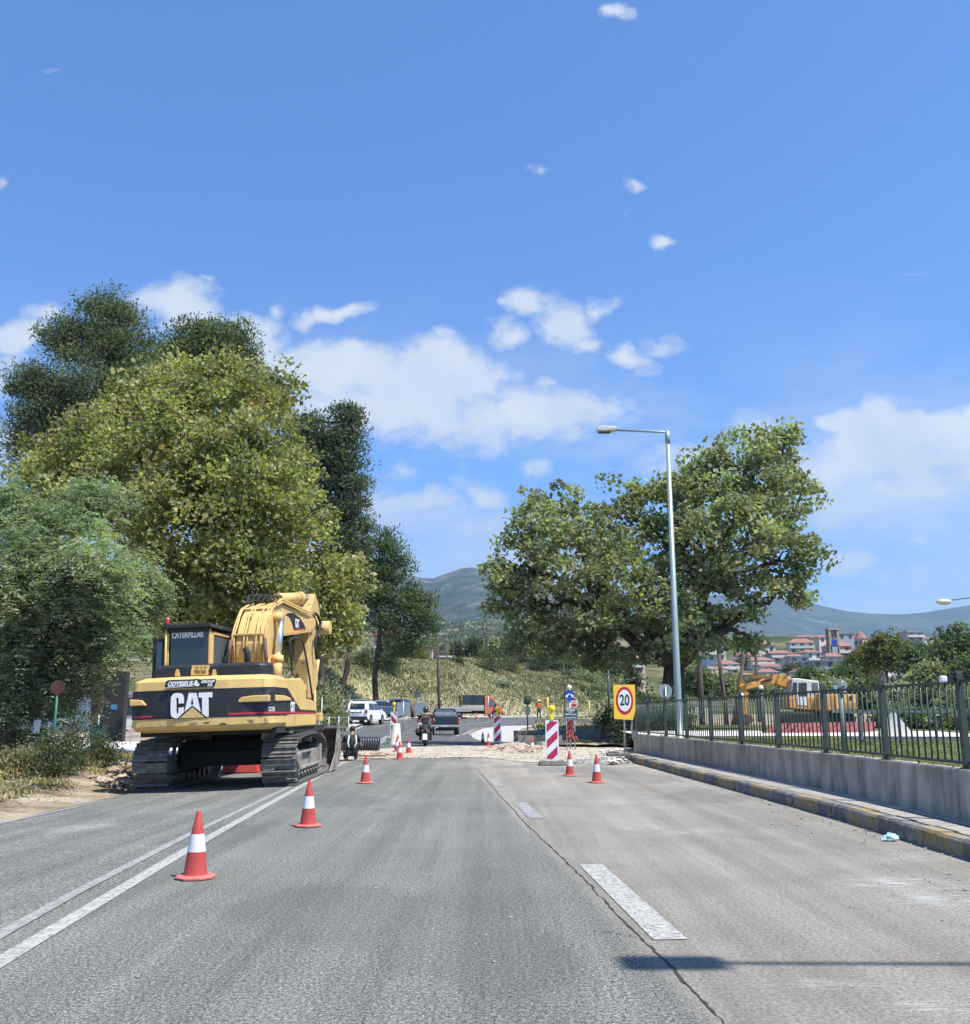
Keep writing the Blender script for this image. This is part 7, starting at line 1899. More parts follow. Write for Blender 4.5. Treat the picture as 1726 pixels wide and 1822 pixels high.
for _ in range(900):
    y = random.uniform(13, 27); e = -6.9 - .065 * (y - 15); d = random.random() ** .7 * 3; x = e - d + .4; pts.append((x, y, min(1, max(0, (d - .7) / 2.6)) * .34))
stones('gravel', pts, .008, .035, pm('brown_clod', (.26, .20, .14), .95, var=.3, scale=4))
pts = []
for _ in range(420):
    px = random.uniform(165, 232); py = random.uniform(1348, 1392); x, y = flat(px, py); pts.append((x, y, gz(x, y) + .02 + random.random() * .16))
stones('rubble', pts, .04, .17, M_STONE2)
pts = []
for _ in range(900):
    k = random.random(); y = 5 + 22 * random.random() ** 1.2; kx = float(np.interp(y, [p.y for p in KERB], [p.x for p in KERB])); pts.append((kx - random.random() ** 2.2 * 1.1 - .02, y, .004))
stones('gravel', pts, .006, .022, M_STONE3)
pts = []
for _ in range(700): y = random.uniform(5.2, 14); x = random.uniform(-2, 4.5); pts.append((x, y, .003))
stones('gravel', pts, .004, .012, M_STONE3)
# plastic litter by the kerb
p = flat(1584, 1497); b = B(); b.sphere((0, 0, .03), .07, 12, 8, (1.3, .8, .55)); b.sphere((.06, .02, .03), .04, 8, 5, (1, .8, .7)); b.v = [Vector((v.x * random.uniform(.7, 1.25), v.y * random.uniform(.7, 1.25), max(0, v.z * random.uniform(.5, 1.5)))) for v in b.v]; b.sm = [False] * len(b.sm); o = b.build('plastic_litter', pm('pale_turquoise_plastic', (.45, .75, .75), .4, var=.2, scale=30), None, loc=(p[0], p[1], .005), label='crumpled pale turquoise plastic lying against the kerb'); o['category'] = 'litter'
# ---- island in the middle distance: low walls, grass, kerb
def block(name, pts_px, Y0, Y1, z0, z1, mat, label, cat):
    (pxa, pxb) = pts_px; b = B(); xa_, xb_ = (pxa - 863) / FP * Y0 / 1.022, (pxb - 863) / FP * Y0 / 1.022
    b.b2((xa_, Y0, z0), (xb_, Y1, z1)); o = b.build(name, mat, None, bevel=.02, label=label); o['category'] = cat; return o
M_LOWW = pm('mossy_concrete', (.25, .23, .19), .95, var=.3, scale=3, col2=(.12, .11, .09), fac2=.56, sharp=.15, scale2=4, bump=.3)
g1 = gz(5, 60)
block('low_wall', (953, 1075), 62, 62.4, g1 - .3, P(960, 1279, 62).z, M_LOWW, 'far low stone wall of the traffic island, right of the mirror post', 'low wall')
block('low_wall', (957, 1068), 48, 48.35, -.2, P(960, 1297, 48).z, M_LOWW, 'nearer low wall of the island casting a dark band behind the notice board', 'low wall')
block('low_wall', (914, 960), 52, 52.4, -.2, P(914, 1300, 52).z, M_LOWW, 'short left end of the island wall beside the mirror post', 'low wall')
block('low_wall', (921, 1000), 44, 44.35, -.2, P(930, 1309, 44).z, M_LOWW, 'low angled kerb wall just behind the gravel heap', 'low wall')
strip('island_soil', [GY(925, 44.4), GY(925, 48)], [GY(1140, 42), GY(1130, 48)], M_EARTH, .10, 10, 14, bumpy=.1)
def slab_poly(name, pts, zs, mat):
    b = B(); n = len(pts); vs = [(p.x, p.y, z) for p, z in zip(pts, zs)] + [(p.x, p.y, -.3) for p in pts]
    b.add(vs, [list(range(n))] + [(i, (i + 1) % n, (i + 1) % n + n, i + n) for i in range(n)]); return b.build(name, mat, kind=YW)
slab_poly('island_soil', [GY(945, 48.2), GY(1135, 48.2), GY(1120, 62.1), GY(957, 62.1)], [.56, .56, .68, .68], M_EARTH)
slab_poly('island_soil', [GY(960, 62.3), GY(1120, 62.3), GY(1100, 78), GY(985, 78)], [1.0, 1.0, 1.02, 1.02], M_EARTH)
ig = []
for _ in range(5000):
    Y = random.uniform(48.4, 77); px = random.uniform(965 if Y > 62 else 950, 1100); q = GY(px, Y); q.z = (.5 if Y < 62 else .86)
    if noisef(q.x, q.y, .5, 4) > -.15: ig.append((q.x, q.y, q.z + .14))
grass('dry_grass', ig, .26, .3, [(.42, .37, .22), (.33, .30, .17), (.24, .25, .12)], [2, 2, 1], lean=.8)
kerbrun('kerb', [fl(955, 1331), fl(1020, 1326), fl(1100, 1326), fl(1128, 1328)], .25, .26, [M_KC, pm('kerb_bright_yellow', (.62, .45, .08), .8, var=.25, scale=6, col2=(.35, .32, .25), fac2=.6, sharp=.1, scale2=6), M_KD], .9, cycle=(0, 1, 2, 2, 1, 2))
# ---- bus shelter and things by the left pavement
r = at('bus_shelter', GY(629, 86), 'small open bus shelter with flat grey roof left of the white SUV', 'bus shelter'); o = Vector(r.location); k = mpp(1255, 76)
zr = P(632, 1244, 86).z - o.z
b = B(); b.b2((-1.25, -.7, zr - .12), (1.15, .9, zr)); b.build('roof', pm('shelter_roof_grey', (.22, .26, .29), .5, var=.1), r)
for x in (-1.15, 1.0):
    for y in (-.6, .8): b = B(); b.cyl((x, y, 0), (x, y, zr - .1), .04, n=8); b.build('post', M_GALV, r)
b = B(); b.b2((-1.1, .78, .35), (.95, .8, zr - .25)); b.build('glass_panel', M_GLASSB, r)
b = B(); b.b2((-.9, .3, .42), (.8, .65, .48)); b.b2((-.8, .4, .0), (-.7, .5, .42)); b.b2((.6, .4, 0), (.7, .5, .42)); b.build('bench', M_RUST, r)
r = at('info_pillar', GY(626, 80), 'tapered white pillar with small dark emblem between the shelter and the white SUV', 'pillar'); o = Vector(r.location)
b = B(); zp = P(629, 1247, 80).z - o.z; b.prism([(-.22, 0), (.24, 0), (.12, zp), (-.16, zp)], -.12, .12, 'y'); b.build('pillar_body', pm('white_render', (.72, .70, .66), .8, var=.1), r); b = B(); b.b2((-.06, -.13, zp - .38), (.05, -.11, zp - .18)); b.build('emblem', M_SK, r)
for (x0_, x1_, y0_, y1_, Y, lab) in [(706.5, 730, 1249.5, 1273, 88, 'left one of the grey sheet metal panels below the bank'), (737, 760, 1249.5, 1271, 90, 'right one of the grey sheet metal panels below the bank'), (662, 673, 1243.5, 1262, 95, 'grey panel behind the pine trunk foot')]:
    a, c = P(x0_, y0_, Y), P(x1_, y1_, Y); b = B(); w = c.x - a.x; hh = a.z - c.z; b.b2((-w / 2, -.02, .25), (w / 2, .02, hh + .25)); b.b2((-w / 2 + .1, .02, -.3), (-w / 2 + .16, .06, hh)); b.b2((w / 2 - .16, .02, -.3), (w / 2 - .1, .06, hh))
    for q in range(1, 6): b.b2((-w / 2 + w * q / 6 - .03, -.035, .25), (-w / 2 + w * q / 6 + .03, -.02, hh + .25))
    o = b.build('sheet_hoarding', pm('sheet_grey', (.33, .37, .40), .5, metal=.3, var=.12), None, loc=((a.x + c.x) / 2, Y, c.z - .25), label=lab); o['category'] = 'hoarding'
a, c = P(733.5, 1251, 87), P(733.5, 1275, 87); b = B(); b.tube([(0, 0, -.1), (.05, 0, .5), (-.06, 0, .9), (.1, 0, a.z - c.z)], [.16, .2, .16, .08], 7); b.tube([(.05, 0, .9), (.3, 0, 1.35)], .07, 6); o = b.build('tree_stump', barkmat('orange_bark', (.25, .14, .07), (.10, .07, .05)), None, loc=c, label='orange brown broken tree stump between the grey metal panels'); o['category'] = 'tree stump'
# ---- left verge things
Yv = 20.4
c = P(102, 1223, Yv); gzv = .3
r = at('round_sign', (c.x, Yv, gzv), 'round red sign, its colour darkened as if shaded, on a green post in front of the locust tree', 'road sign')
b = B(); disc(b, 0, c.z - gzv, 12.5 * mpp(1223, Yv), 12.5 * mpp(1223, Yv), 0, .02); b.build('sign_disc', pm('shaded_red', (.085, .03, .028), .8, var=.15), r)  # shade is put into the dark red of the disc
b = B(); b.cyl((0, .03, 0), (0, .03, c.z - gzv), .024, n=8); b.build('post', pm('green_post_paint', (.05, .15, .10), .6, var=.15), r)
Yb = 36.; xb_ = P(176, 1290, Yb).x; zb0 = gz(xb_, Yb)
r = at('wheelie_bin', (xb_, Yb, zb0), 'green wheelie bin standing on the pale driveway at the left', 'waste bin')
MG = pm('bin_green', (.07, .20, .12), .5, var=.1)
b = B(); b.box((0, 0, .52), (.44, .5, .88), Matrix.Rotation(R(180), 4, 'X'), taper=.82); b.build('bin_body', MG, r, bevel=.02)
b = B(); b.box((0, 0, 1.0), (.54, .6, .07)); b.build('lid', MG, r, bevel=.02)
for s_ in (-1, 1): b = B(); b.prism([(.22 + .1 * math.cos(i * math.pi / 6), .1 + .1 * math.sin(i * math.pi / 6)) for i in range(12)], s_ * .22 - .03, s_ * .22 + .03, 'x'); b.build('wheel', M_TYRE, r)
c = P(68, 1293, 22.); b = B(); b.box((0, 0, 0), (.15, .01, .29), Matrix.Rotation(R(3), 4, 'Y')); o = b.build('paper_notice', M_WHT, None, loc=(c.x, 21.93, c.z), label='white paper notice fixed to a rusty fence post at the left'); o['category'] = 'notice'
fn = at('wire_fence', (0, 0, 0), 'rusty post and wire mesh fence half hidden by weeds at the left edge', 'fence')
for px in (-60, 3, 62):
    c = P(px, 1282, 22); b = B(); b.cyl((c.x, 22, .1), (c.x, 22, c.z), .03, n=6); b.build('post', M_RUST, fn)
b = B(); a, c = P(-60, 1284, 22), P(62, 1284, 22)
for k in range(6): b.cyl((a.x, 22, .35 + k * (c.z - .4) / 5), (c.x, 22, .35 + k * (c.z - .4) / 5), .004, n=4)
for k in range(22): x = a.x + (c.x - a.x) * k / 21; b.cyl((x, 22, .35), (x, 22, c.z - .05), .003, n=4)
b.build('wire', M_RUST, fn)
b = B(); a, c = P(104, 1279, 20.4), P(205, 1320, 34); b.tube([a, a.lerp(c, .5) + Vector((0, 0, -.06)), c], .012, 5); o = b.build('guy_wire', pm('pale_rope', (.42, .38, .30), .8), None, label='pale rope running down from the red sign post to the driveway'); o['category'] = 'rope'
# dark kiosk pillar + grey fence behind the excavator's left side
Yk = 40.; c0_ = P(210, 1195, Yk)
r = at('dark_kiosk', (c0_.x, Yk, gz(c0_.x, Yk)), 'dark brown post and box structure left of the excavator body', 'kiosk'); o = Vector(r.location)
MKI = pm('dark_brown_panel', (.03, .026, .024), .6, var=.2, scale=3)
b = B(); w = .42; zt_ = c0_.z - o.z; b.b2((-w, -.2, .3), (w, .2, zt_)); b.build('pillar_body', MKI, r); b = B(); b.b2((-1.1, -.25, P(190, 1242, Yk).z - o.z), (-w + .01, .25, P(190, 1228, Yk).z - o.z)); b.build('cross_box', MKI, r)
b = B(); b.b2((-.1, -.22, 1.55), (.15, -.2, 1.75)); b.build('blue_label', M_BLUEC, r)
fn = at('metal_fence', (0, 0, 0), 'grey metal fence along the driveway behind the excavator', 'fence')
a, c = P(175, 1290, 44), P(620, 1290, 47)
for k in range(25):
    t = k / 24; x = a.x + (c.x - a.x) * t; y = 44 + 3 * t; b = B(); b.cyl((x, y, gz(x, y)), (x, y, gz(x, y) + 1.25), .025, n=6); b.build('post', M_GALV, fn)
for zq in (.3, .75, 1.2):
    b = B(); b.cyl((a.x, 44, gz(a.x, 44) + zq), (c.x, 47, gz(c.x, 47) + zq), .02, n=6); b.build('rail', M_GALV, fn)
# white building glimpsed through foliage left
bd = at('white_house', (P(150, 1262, 62).x, 62, .3), 'white walled house glimpsed behind the locust tree and dark kiosk', 'house')
b = B(); b.b2((-11, 0, -.5), (5.2, 8, 2.3)); b.build('wall', pm('white_render', (.72, .70, .66), .8, var=.1), bd)
b = B(); b.b2((-11.3, -.3, 2.3), (5.5, 8.3, 2.5)); b.build('roof', pm('flat_roof_grey', (.30, .30, .30), .85, var=.1, scale=1), bd)
for x in (-8, -4.5, -1, 2.8): b = B(); b.b2((x - .5, -.05, 1.0), (x + .5, .02, 2.1)); b.build('window', M_GLASS, bd)
# ---- utility poles
M_POLE = barkmat('wooden_pole', (.12, .095, .075), (.07, .058, .048), 3)
for (px, y0, Y, lab, rr_) in [(779, 1118, 100, 'tall dark wooden pole rising behind the pickup', .17), (866, 1087, 150, 'tallest bare wooden pole standing on the bank crest', .17), (806.5, 1112, 155, 'thin wooden pole above the white shed', .13), (795.5, 1148, 155, 'short wooden pole left of the white shed', .14), (775, 1136, 145, 'short thick pole at the edge of the pine crown', .14)]:
    if Y == 100: g = Vector((P(px, 1262, Y).x + .2, Y, 1.0)); g.z = gz(g.x, Y)
    else: i_ = bank_at(px, 1.0); g = Vector((P(px, 1180, Y).x, Y, min(P(px, 1182, Y).z, 99)))
    t = P(px - (.8 if Y == 100 else 0), y0, Y); b = B(); b.cyl((0, 0, -1.5), (t.x - g.x, 0, t.z - g.z), rr_, rr_ * .7, 8); o = b.build('utility_pole', M_POLE, None, loc=g, label=lab); o['category'] = 'utility pole'; o['group'] = 'wooden utility poles'
for (px, y0, Y, lab, lean, rr_) in [(1248, 1130, 62, 'upright dark pole between the lamp post and the slanting poles', 0, .2), (1293, 1150, 64, 'left one of the two slanting dark poles behind the railing', .35, .16), (1302, 1158, 66, 'right one of the two slanting dark poles behind the railing', -1.0, .16), (1350, 1150, 90, 'dark pole left of the orange excavator boom', 0, .17), (1228, 1190, 80, 'thin pale pole right of the lamp post', 0, .05), (1233, 1195, 82, 'second thin pale pole right of the lamp post', 0, .05), (1084, 1185, 58, 'thin green pole left of the speed sign', 0, .08)]:
    c = P(px, 1262, Y); t = P(px, y0, Y); b = B(); b.cyl((0, 0, -.5), (lean * -1, 0, t.z - 1.0), rr_, rr_ * .75, 8); o = b.build('utility_pole', M_POLE if rr_ > .1 else M_GREEN, None, loc=(c.x, Y, .8), label=lab); o['category'] = 'pole'; o['group'] = 'poles behind the railing'

# ================================================================== SECOND EXCAVATOR (behind the railing), boom to the left
Y2 = 47.; gzz = lz(0, Y2)
M_OR = pm('orange_yellow_machine', (.66, .30, .07), .55, var=.12, scale=3, col2=(.42, .22, .08), fac2=.62, sharp=.1, scale2=4)
M_ORL = pm('light_machine_yellow', (.78, .46, .12), .55, var=.1, scale=3)
E2 = at('excavator', (P(1440, 1290, Y2).x, Y2, gzz), 'orange excavator with white cab working behind the red mesh and railing', 'excavator')
o = Vector(E2.location)
def q2(px, py, y=0): v = P(px, py, Y2 + y) - o; return v
def pr2(name, pts, y0, y1, mat, bev=.03, parent=None):
    b = B(); b.prism([(q2(a, c_, y0).x, q2(a, c_, y0).z) for a, c_ in pts], y0, y1, 'y'); return b.build(name, mat, parent or E2, bevel=bev)
z2 = lambda L_: [(1300 + x / 6.904, 1190 + y / 6.904) for x, y in L_]
pr2('lower_cab', z2([(720, 345), (1075, 345), (1075, 515), (722, 485)]), -.6, 1.4, M_OR)
pr2('engine_housing', z2([(1075, 310), (1560, 315), (1560, 500), (1300, 500), (1290, 510), (1075, 515)]), -.9, 1.5, M_OR)
pr2('counterweight', z2([(1290, 312), (1562, 318), (1562, 500), (1300, 498)]), -.97, -.85, M_ORL, .02)
pr2('emblem', z2([(1460, 335), (1505, 335), (1505, 385), (1460, 385)]), -.99, -.96, M_BLK, 0)
for k in range(4): pr2('louvre', z2([(1400, 418 + k * 20), (1545, 418 + k * 20), (1545, 426 + k * 20), (1400, 426 + k * 20)]), -.99, -.96, M_OR, 0)
cabp = pr2('cab', z2([(735, 345), (758, 120), (820, 115), (1085, 150), (1100, 310), (1075, 355)]), -.55, .75, pm('dusty_white', (.56, .55, .50), .6, var=.12, scale=2), .05)
pr2('side_window', z2([(748, 320), (770, 165), (820, 170), (815, 320)]), -.56, -.53, M_GLASS, 0, cabp)
pr2('side_window', z2([(832, 320), (835, 175), (925, 168), (938, 190), (935, 340), (840, 340)]), -.56, -.53, M_GLASS, 0, cabp)
pr2('side_window', z2([(1000, 300), (997, 172), (1070, 172), (1085, 300)]), -.56, -.53, M_GLASSB, 0, cabp)
pr2('cab_door', z2([(825, 345), (945, 345), (945, 455), (825, 440)]), -.62, -.58, M_WHT, 0, cabp)
bm2 = pr2('boom', z2([(735, 260), (690, 235), (560, 185), (200, 255), (120, 250), (110, 205), (180, 185), (330, 150), (500, 75), (650, 70), (735, 95), (765, 150), (800, 240), (790, 300)]), .05, .6, M_OR)
pr2('dark_lettering_plate', z2([(372, 155), (510, 122), (512, 140), (378, 172)]), .02, .04, M_BLK, 0, bm2)
b = B(); b.cyl(q2(*z2([(235, 98)])[0], .3), q2(*z2([(480, 92)])[0], .3), .1, n=12); b.build('cylinder_barrel', M_ORL, bm2)
b = B(); b.cyl(q2(*z2([(150, 122)])[0], .3), q2(*z2([(240, 100)])[0], .3), .04, n=8); b.build('cylinder_rod', M_CHROME, bm2)
pr2('stick', z2([(110, 115), (135, 100), (190, 175), (175, 200), (220, 300), (215, 620), (160, 620), (150, 340), (105, 240)]), .1, .5, M_OR)
b = B(); b.prism([(q2(*p_, 0).x, q2(*p_, 0).z) for p_ in z2([(140, 560), (235, 560), (260, 640), (200, 700), (120, 690)])], -.3, .8, 'y'); b.build('bucket', M_RUST, E2)
for y0 in (-.8, 1.3):
    tr2 = pr2('track', z2([(610, 560), (660, 525), (1500, 545), (1560, 600), (1540, 680), (1480, 715), (640, 690), (600, 640)]), y0, y0 + .55, M_DK, .1)
pr2('undercarriage', z2([(900, 490), (1250, 500), (1250, 640), (900, 640)]), -.2, 1.3, M_OR)
# red mesh, white wall and inner rails
sheet_cloth('safety_mesh', [P(1378, 1287, 38), P(1358, 1309, 37.5)], [P(1560, 1284, 40), P(1558, 1301, 39)], M_NET, 'long red safety mesh stretched in front of the orange excavator', 'safety mesh', .12, 6, 40)
b = B(); a, c = P(1357, 1309, 36), P(1620, 1312, 34); hgt = .42
b.prism([(a.x, 36), (c.x, 34.), (c.x, 34.3), (a.x, 36.3)], lz(0, 35) - .1, P(1357, 1309, 36).z, 'z'); o_ = b.build('white_wall', pm('bright_concrete', (.62, .59, .54)), None, label='low whitewashed wall in front of the red mesh'); o_['category'] = 'wall'
b = B(); b.prism([(P(1588, 1300, 33).x - .4, 0), (P(1588, 1300, 33).x + .75, 0), (P(1588, 1300, 33).x + .15, .78)], 33, 33.4, 'y'); o_ = b.build('concrete_block', pm('bright_concrete', (.62, .59, .54)), None, loc=(0, 0, lz(0, 33)), label='pale pointed concrete block by the blue grey rail posts'); o_['category'] = 'block'
rl = at('inner_railing', (0, 0, 0), 'low blue grey railing with few posts across the lawn', 'fence')
M_BG = pm('blue_grey_paint', (.11, .135, .15), .5, var=.1)
for px in (1535, 1603, 1668, 1735, 1800):
    c = P(px, 1317, 25); zt2 = P(px, 1266, 25).z; b = B(); b.b2((c.x - .03, 25, LAWNZ - .1), (c.x + .03, 25.05, zt2)); b.build('post', M_BG, rl)
for py in (1266, 1314):
    a, c = P(1500, py, 25), P(1810, py, 25); b = B(); b.b2((a.x, 24.98, a.z - .03), (c.x, 25.05, a.z + .03)); b.build('rail', M_BG, rl)

# ================================================================== TOWN ON THE HILL
MW = [pm('house_cream', (.62, .56, .47), .85, var=.08, scale=.5), pm('house_white', (.62, .60, .56), .85, var=.06, scale=.5), pm('house_grey', (.34, .35, .36), .85, var=.08, scale=.5), pm('house_pink', (.55, .38, .32), .85, var=.08, scale=.5)]
M_TILE = pm('roof_tile_red', (.27, .125, .095), .8, var=.2, scale=3); M_FLAT = pm('flat_roof_grey', (.30, .30, .30), .85, var=.1, scale=1)
M_WIN = pm('far_window', (.05, .06, .07), .3, var=.3, scale=1)
def house(label, px, pyb, wpx, hpx, Y, wall, roof='hip', floors=2, balc=True, group='houses of the hillside town', depth=9, roofm=None, wins=None):
    c = P(px, pyb, Y); k = mpp(pyb, Y); w, h = wpx * k, hpx * k
    r = at('house', (c.x, Y, c.z), label, 'house', group); r.rotation_euler = (0, 0, R(random.uniform(-12, 12)))
    rh = min(h * .3, 2.2) if roof == 'hip' else (.3 if roof == 'flat' else .0); wh = h - rh
    b = B(); b.b2((-w / 2, 0, -5), (w / 2, depth, wh)); b.build('wall', wall, r)
    if roof == 'hip':
        b = B(); o_ = .5; b.add([(-w / 2 - o_, -o_, wh), (w / 2 + o_, -o_, wh), (w / 2 + o_, depth + o_, wh), (-w / 2 - o_, depth + o_, wh), (-w / 4, depth / 2, wh + rh), (w / 4, depth / 2, wh + rh)], [(0, 1, 5, 4), (1, 2, 5), (2, 3, 4, 5), (3, 0, 4), (3, 2, 1, 0)]); b.build('roof', roofm or M_TILE, r)
    else:
        b = B(); b.b2((-w / 2 - .3, -.4, wh), (w / 2 + .3, depth + .3, wh + .3)); b.build('roof', roofm or M_FLAT, r)
    fh = wh / floors; nw_ = wins or max(2, int(w / 3.2))
    for f in range(floors):
        zf = f * fh
        for i in range(nw_):
            x = -w / 2 + w * (i + .5) / nw_; ww = min(1.3, w / nw_ * .5)
            b = B(); b.b2((x - ww / 2, -.08, zf + fh * .32), (x + ww / 2, .03, zf + fh * .80)); b.build('window', M_WIN, r)
        if balc and f > 0: b = B(); b.b2((-w / 2 + .3, -1.3, zf - .1), (w / 2 - .3, .0, zf + .1)); b.b2((-w / 2 + .3, -1.3, zf + .1), (w / 2 - .3, -1.2, zf + .9)); b.build('balcony', MW[1], r)
    return r
TOWN = [(1428, 1163, 44, 28, 420, 0, 'hip', 'red roofed cream house below the dark roofed one'), (1437, 1143, 40, 14, 470, 0, 'hip', 'wide low house at the top of the town'),
        (1392, 1178, 40, 22, 380, 2, 'hip', 'grey fronted house with red roof left of the orange boom'), (1447, 1155, 36, 14, 450, 1, 'flat', 'white slab roofed house left of the bell tower'),
        (1424, 1197, 34, 30, 330, 2, 'flat', 'grey white flat roofed house above the second excavator cab'), (1443, 1200, 28, 24, 310, 1, 'flat', 'white balconied house just above the excavator cab'),
        (1395, 1203, 44, 14, 320, 1, 'flat', 'low white building above the orange boom'), (1408, 1217, 40, 12, 290, 2, 'flat', 'pale shed roof above the orange boom knee'),
        (1478, 1190, 62, 16, 300, 2, 'flat', 'long dark blue grey warehouse roof right of the cab'), (1500, 1174, 36, 34, 390, 3, 'hip', 'brick red church nave beside the bell tower'),
        (1506, 1140, 30, 14, 440, 2, 'flat', 'dark glass fronted building behind the church'), (1470, 1145, 26, 16, 430, 0, 'hip', 'red roof between the slab roof and the tower'),
        (1300, 1200, 34, 26, 330, 1, 'hip', 'white house between the slanting poles'), (1333, 1182, 40, 22, 360, 1, 'hip', 'white house with red roof left of the dark pole'), (1275, 1178, 34, 28, 360, 1, 'flat', 'white house seen under the plane branches'),
        (1280, 1205, 30, 20, 310, 1, 'hip', 'small red roofed house low behind the poles'), (1270, 1146, 24, 22, 430, 0, 'hip', 'cream house high up seen through the plane crown'), (1125, 1200, 48, 38, 210, 3, 'hip', 'pinkish house with red roof left of the plane trunk'),
        (1660, 1186, 30, 22, 300, 0, 'hip', 'orange roofed house among the dark trees'), (1630, 1204, 36, 16, 260, 0, 'hip', 'low red roofed house between the dark trees'), (1690, 1196, 34, 18, 280, 1, 'hip', 'white house at the right behind the dark trees'),
        (1555, 1185, 40, 22, 330, 1, 'flat', 'white building behind the yellow tinged tree'), (1566, 1160, 26, 24, 380, 0, 'hip', 'house with a red gable right of the church dome'), (1630, 1142, 30, 18, 430, 2, 'flat', 'grey brown flat house on the right skyline'),
        (1340, 1160, 30, 16, 410, 0, 'hip', 'cream house behind the edge of the plane crown'), (1362, 1212, 30, 14, 300, 2, 'flat', 'low grey house left of the boom'), (1330, 1212, 26, 16, 295, 1, 'hip', 'white house low left of the dark pole'), (1600, 1218, 40, 14, 230, 1, 'flat', 'low white building behind the hedge right of the globe lamp'), (1535, 1207, 26, 14, 250, 0, 'hip', 'small cream house right of the warehouse')]
for (px, pyb, w, h, Y, wi, rf, lab) in TOWN: house(lab, px, pyb, w, h, Y, MW[wi], rf, 1 if h < 18 else 2)
for i in range(34):
    px = random.uniform(1215, 1725); Y = random.choice((250, 285, 320, 350, 385, 420, 450, 480)) + random.uniform(-8, 8); x_ = (px - 863) / FP * Y / 1.022
    pyb = proj_y(Y, far_h(x_, Y) + .5); kk = i % 3
    house(['small pale house with red tiled roof among the many on the town slope', 'small white flat roofed house among the many on the town slope', 'small cream red roofed house tucked among the trees of the town slope'][kk], px, pyb, random.uniform(26, 44) * 330 / Y, random.uniform(18, 30) * 330 / Y, Y, MW[[1, 1, 0][kk]], ['hip', 'flat', 'hip'][kk], random.choice((1, 2)), random.random() < .5)
# bell tower
c = P(1487, 1173, 385); k = mpp(1150, 385); r = at('bell_tower', c, 'slender brown bell tower with blue banner right of the slab roofed house', 'bell tower'); w, h = 14 * k, 55 * k
MT = pm('tower_brown', (.38, .30, .21), .85, var=.1, scale=.5)
for s_ in (-1, 1):
    for y in (0, 3): b = B(); b.b2((s_ * w / 2 - .45, y, -4), (s_ * w / 2 + .45, y + .8, h)); b.build('pillar', MT, r)
b = B(); b.b2((-w / 2 - .6, -.2, h - .7), (w / 2 + .6, 4, h)); b.build('cap', MT, r)
b = B(); b.b2((-w / 2, 0, -4), (w / 2, 3.8, h * .45)); b.build('wall', MW[2], r)
b = B(); b.b2((-w / 2 + .5, -.1, h * .42), (w / 2 - .5, .0, h * .62)); b.build('banner', M_BLUE, r)
for x in (-.7, .7): b = B(); b.b2((x - .35, .2, h * .7), (x + .35, .5, h * .95)); b.build('bell_opening', M_WIN, r)
c = P(1532, 1150, 385); r = at('church_dome', c, 'octagonal church drum with pointed red roof', 'church'); rr_ = 11 * k
b = B(); b.lathe([(rr_, -12), (rr_, 3.0)], 8, smooth=False); b.build('wall', MW[3], r); b = B(); b.lathe([(rr_ * 1.15, 2.95), (rr_ * .5, 5.2), (0, 6.0)], 8, smooth=False); b.build('roof', M_TILE, r)
for i in range(8):
    a = R(22.5 + 45 * i); b = B(Matrix.Rotation(a, 4, 'Z')); b.box((rr_ * .95, 0, 1.2), (.2, .8, 1.6)); b.build('window', M_WIN, r)
# sheds on the bank crest
for (px, pyb, w, h, Y, lab, mt) in [(793, 1177, 27, 10, 165, 'low shed with white roof on the bank crest', 0), (816, 1176, 14, 5, 170, 'tiny white hut right of the white roofed shed', 1), (880, 1184, 22, 13, 160, 'pale grey shed wall at the foot of the bare pole', 2), (862, 1181, 12, 5, 162, 'small grey lean-to left of the pale shed', 1), (1075, 1207, 20, 9, 168, 'small white hut on the right part of the bank', 1), (690, 1150, 50, 26, 160, 'pinkish house wall behind the green pine', 3), (762, 1158, 14, 8, 165, 'small red roof peeping right of the green pine', 3)]:
    c = P(px, pyb, Y); k = mpp(pyb, Y); r = at('shed', c, lab, 'shed'); b = B(); b.b2((-w * k / 2, 0, -3), (w * k / 2, 4, h * k * .7)); b.build('wall', [M_WIN, MW[1], pm('shed_grey', (.42, .40, .37), .85, var=.08, scale=.5), MW[3]][mt], r)
    b = B(); b.b2((-w * k / 2 - .3, -.5, h * k * .72), (w * k / 2 + .3, 4.3, h * k)); b.build('roof', [MW[1], MW[1], pm('shed_grey', (.42, .40, .37)), M_TILE][mt], r)
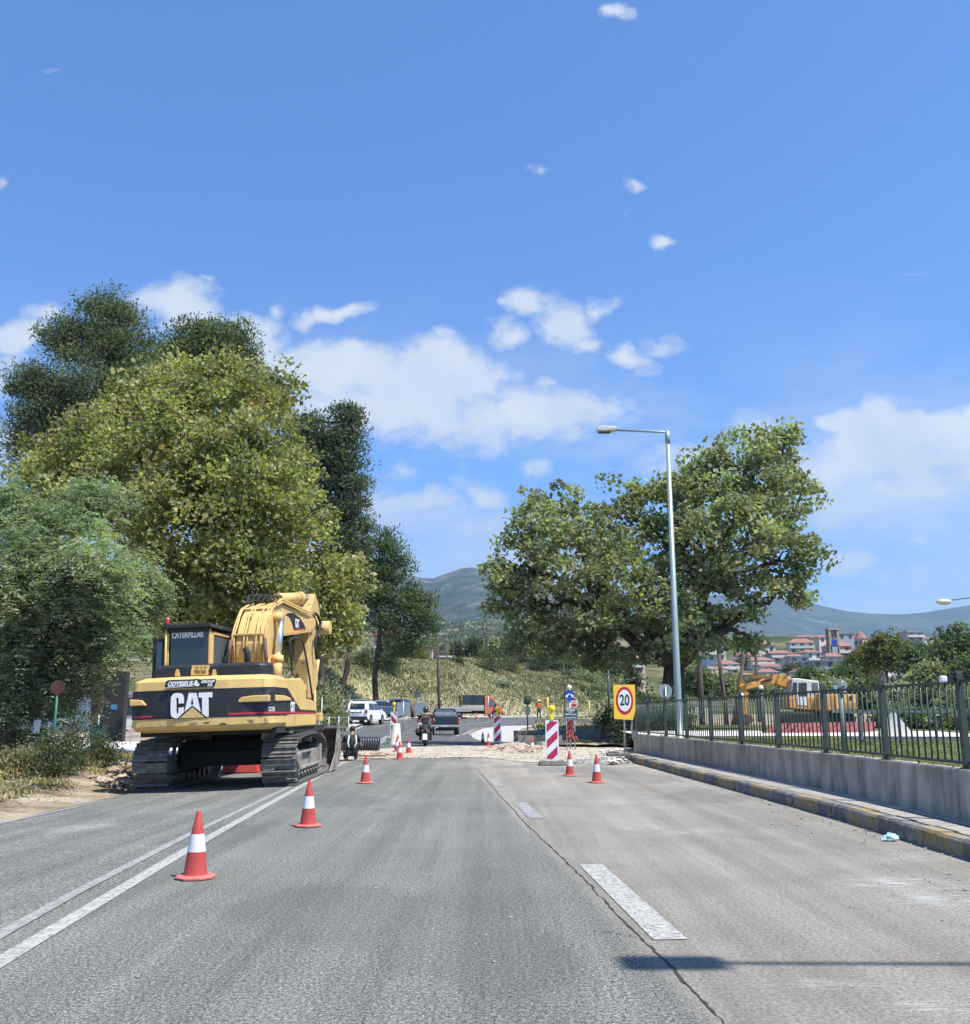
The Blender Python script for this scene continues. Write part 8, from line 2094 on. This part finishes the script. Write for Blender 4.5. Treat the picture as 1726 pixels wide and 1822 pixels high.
# town trees
for i in range(22):
    px = random.uniform(1210, 1740); Y = random.uniform(230, 480)
    x = (px - 863) / FP * Y / 1.022; z = far_h(x, Y); rr_ = random.uniform(1.8, 3.6)
    shrub('dark green tree between the houses of the hillside town', (x, Y, z - .3), (rr_, rr_, rr_ * 1.1), 26, 26, .85, [FG, SHRUB_C][i % 2], [1, 1, 1], group='trees between the town houses', name='town_tree')
# loose trees on the foothills
for i in range(40):
    px = random.uniform(760, 1000); Y = random.uniform(260, 620)
    x = (px - 863) / FP * Y / 1.022; z = far_h(x, Y); rr_ = random.uniform(1.6, 3.4)
    shrub('dark scrubby tree on the rolling land below the mountain', (x, Y, z - .4), (rr_ * 1.3, rr_, rr_), 22, 22, .9, [SHRUB_C, OLV][i % 2], [1, 1, 1], group='scrub trees below the mountain', name='scrub_tree')

# scrub on the rolling land under the mountain: too dense to count
SC, SS_ = [], []
for _ in range(3200):
    px = random.uniform(640, 1130); Y = 230 + 1500 * random.random() ** 1.4
    x = (px - 863) / FP * Y / 1.022
    if noisef(x, Y * .5, .012, 3) < -.05: continue
    z = far_h(x, Y); s_ = .8 + Y * .0024
    for k in range(9): SC.append((x + random.gauss(0, s_ * 1.3), Y + random.gauss(0, s_), z + abs(random.gauss(0, s_ * .6)))); SS_.append(s_ * random.uniform(.7, 1.5))
SC = np.array(SC)
leaf_mesh('scrub', SC, np.array(SS_), palette(len(SC), SHRUB_C + OLV, [2, 2, 2, 1, 1, 1], .25), M_LEAF, up=.6, asp=.8, kind='stuff')
# ================================================================== HAZE
HAZE_D = 1.0e-4
hz = B(); hz.b2((-9000, -400, -16), (9000, 9500, 1150)); ho = hz.build('haze', [bpy.data.materials.new('haze_air')], kind='stuff')
hm = ho.data.materials[0]; hm.use_nodes = True; hn = hm.node_tree; hn.nodes.clear()
hv_ = hn.nodes.new('ShaderNodeVolumePrincipled'); hv_.inputs['Color'].default_value = (.52, .74, 1.0, 1); hv_.inputs['Density'].default_value = HAZE_D; hv_.inputs['Anisotropy'].default_value = .2
hn.links.new(hv_.outputs[0], hn.nodes.new('ShaderNodeOutputMaterial').inputs['Volume'])
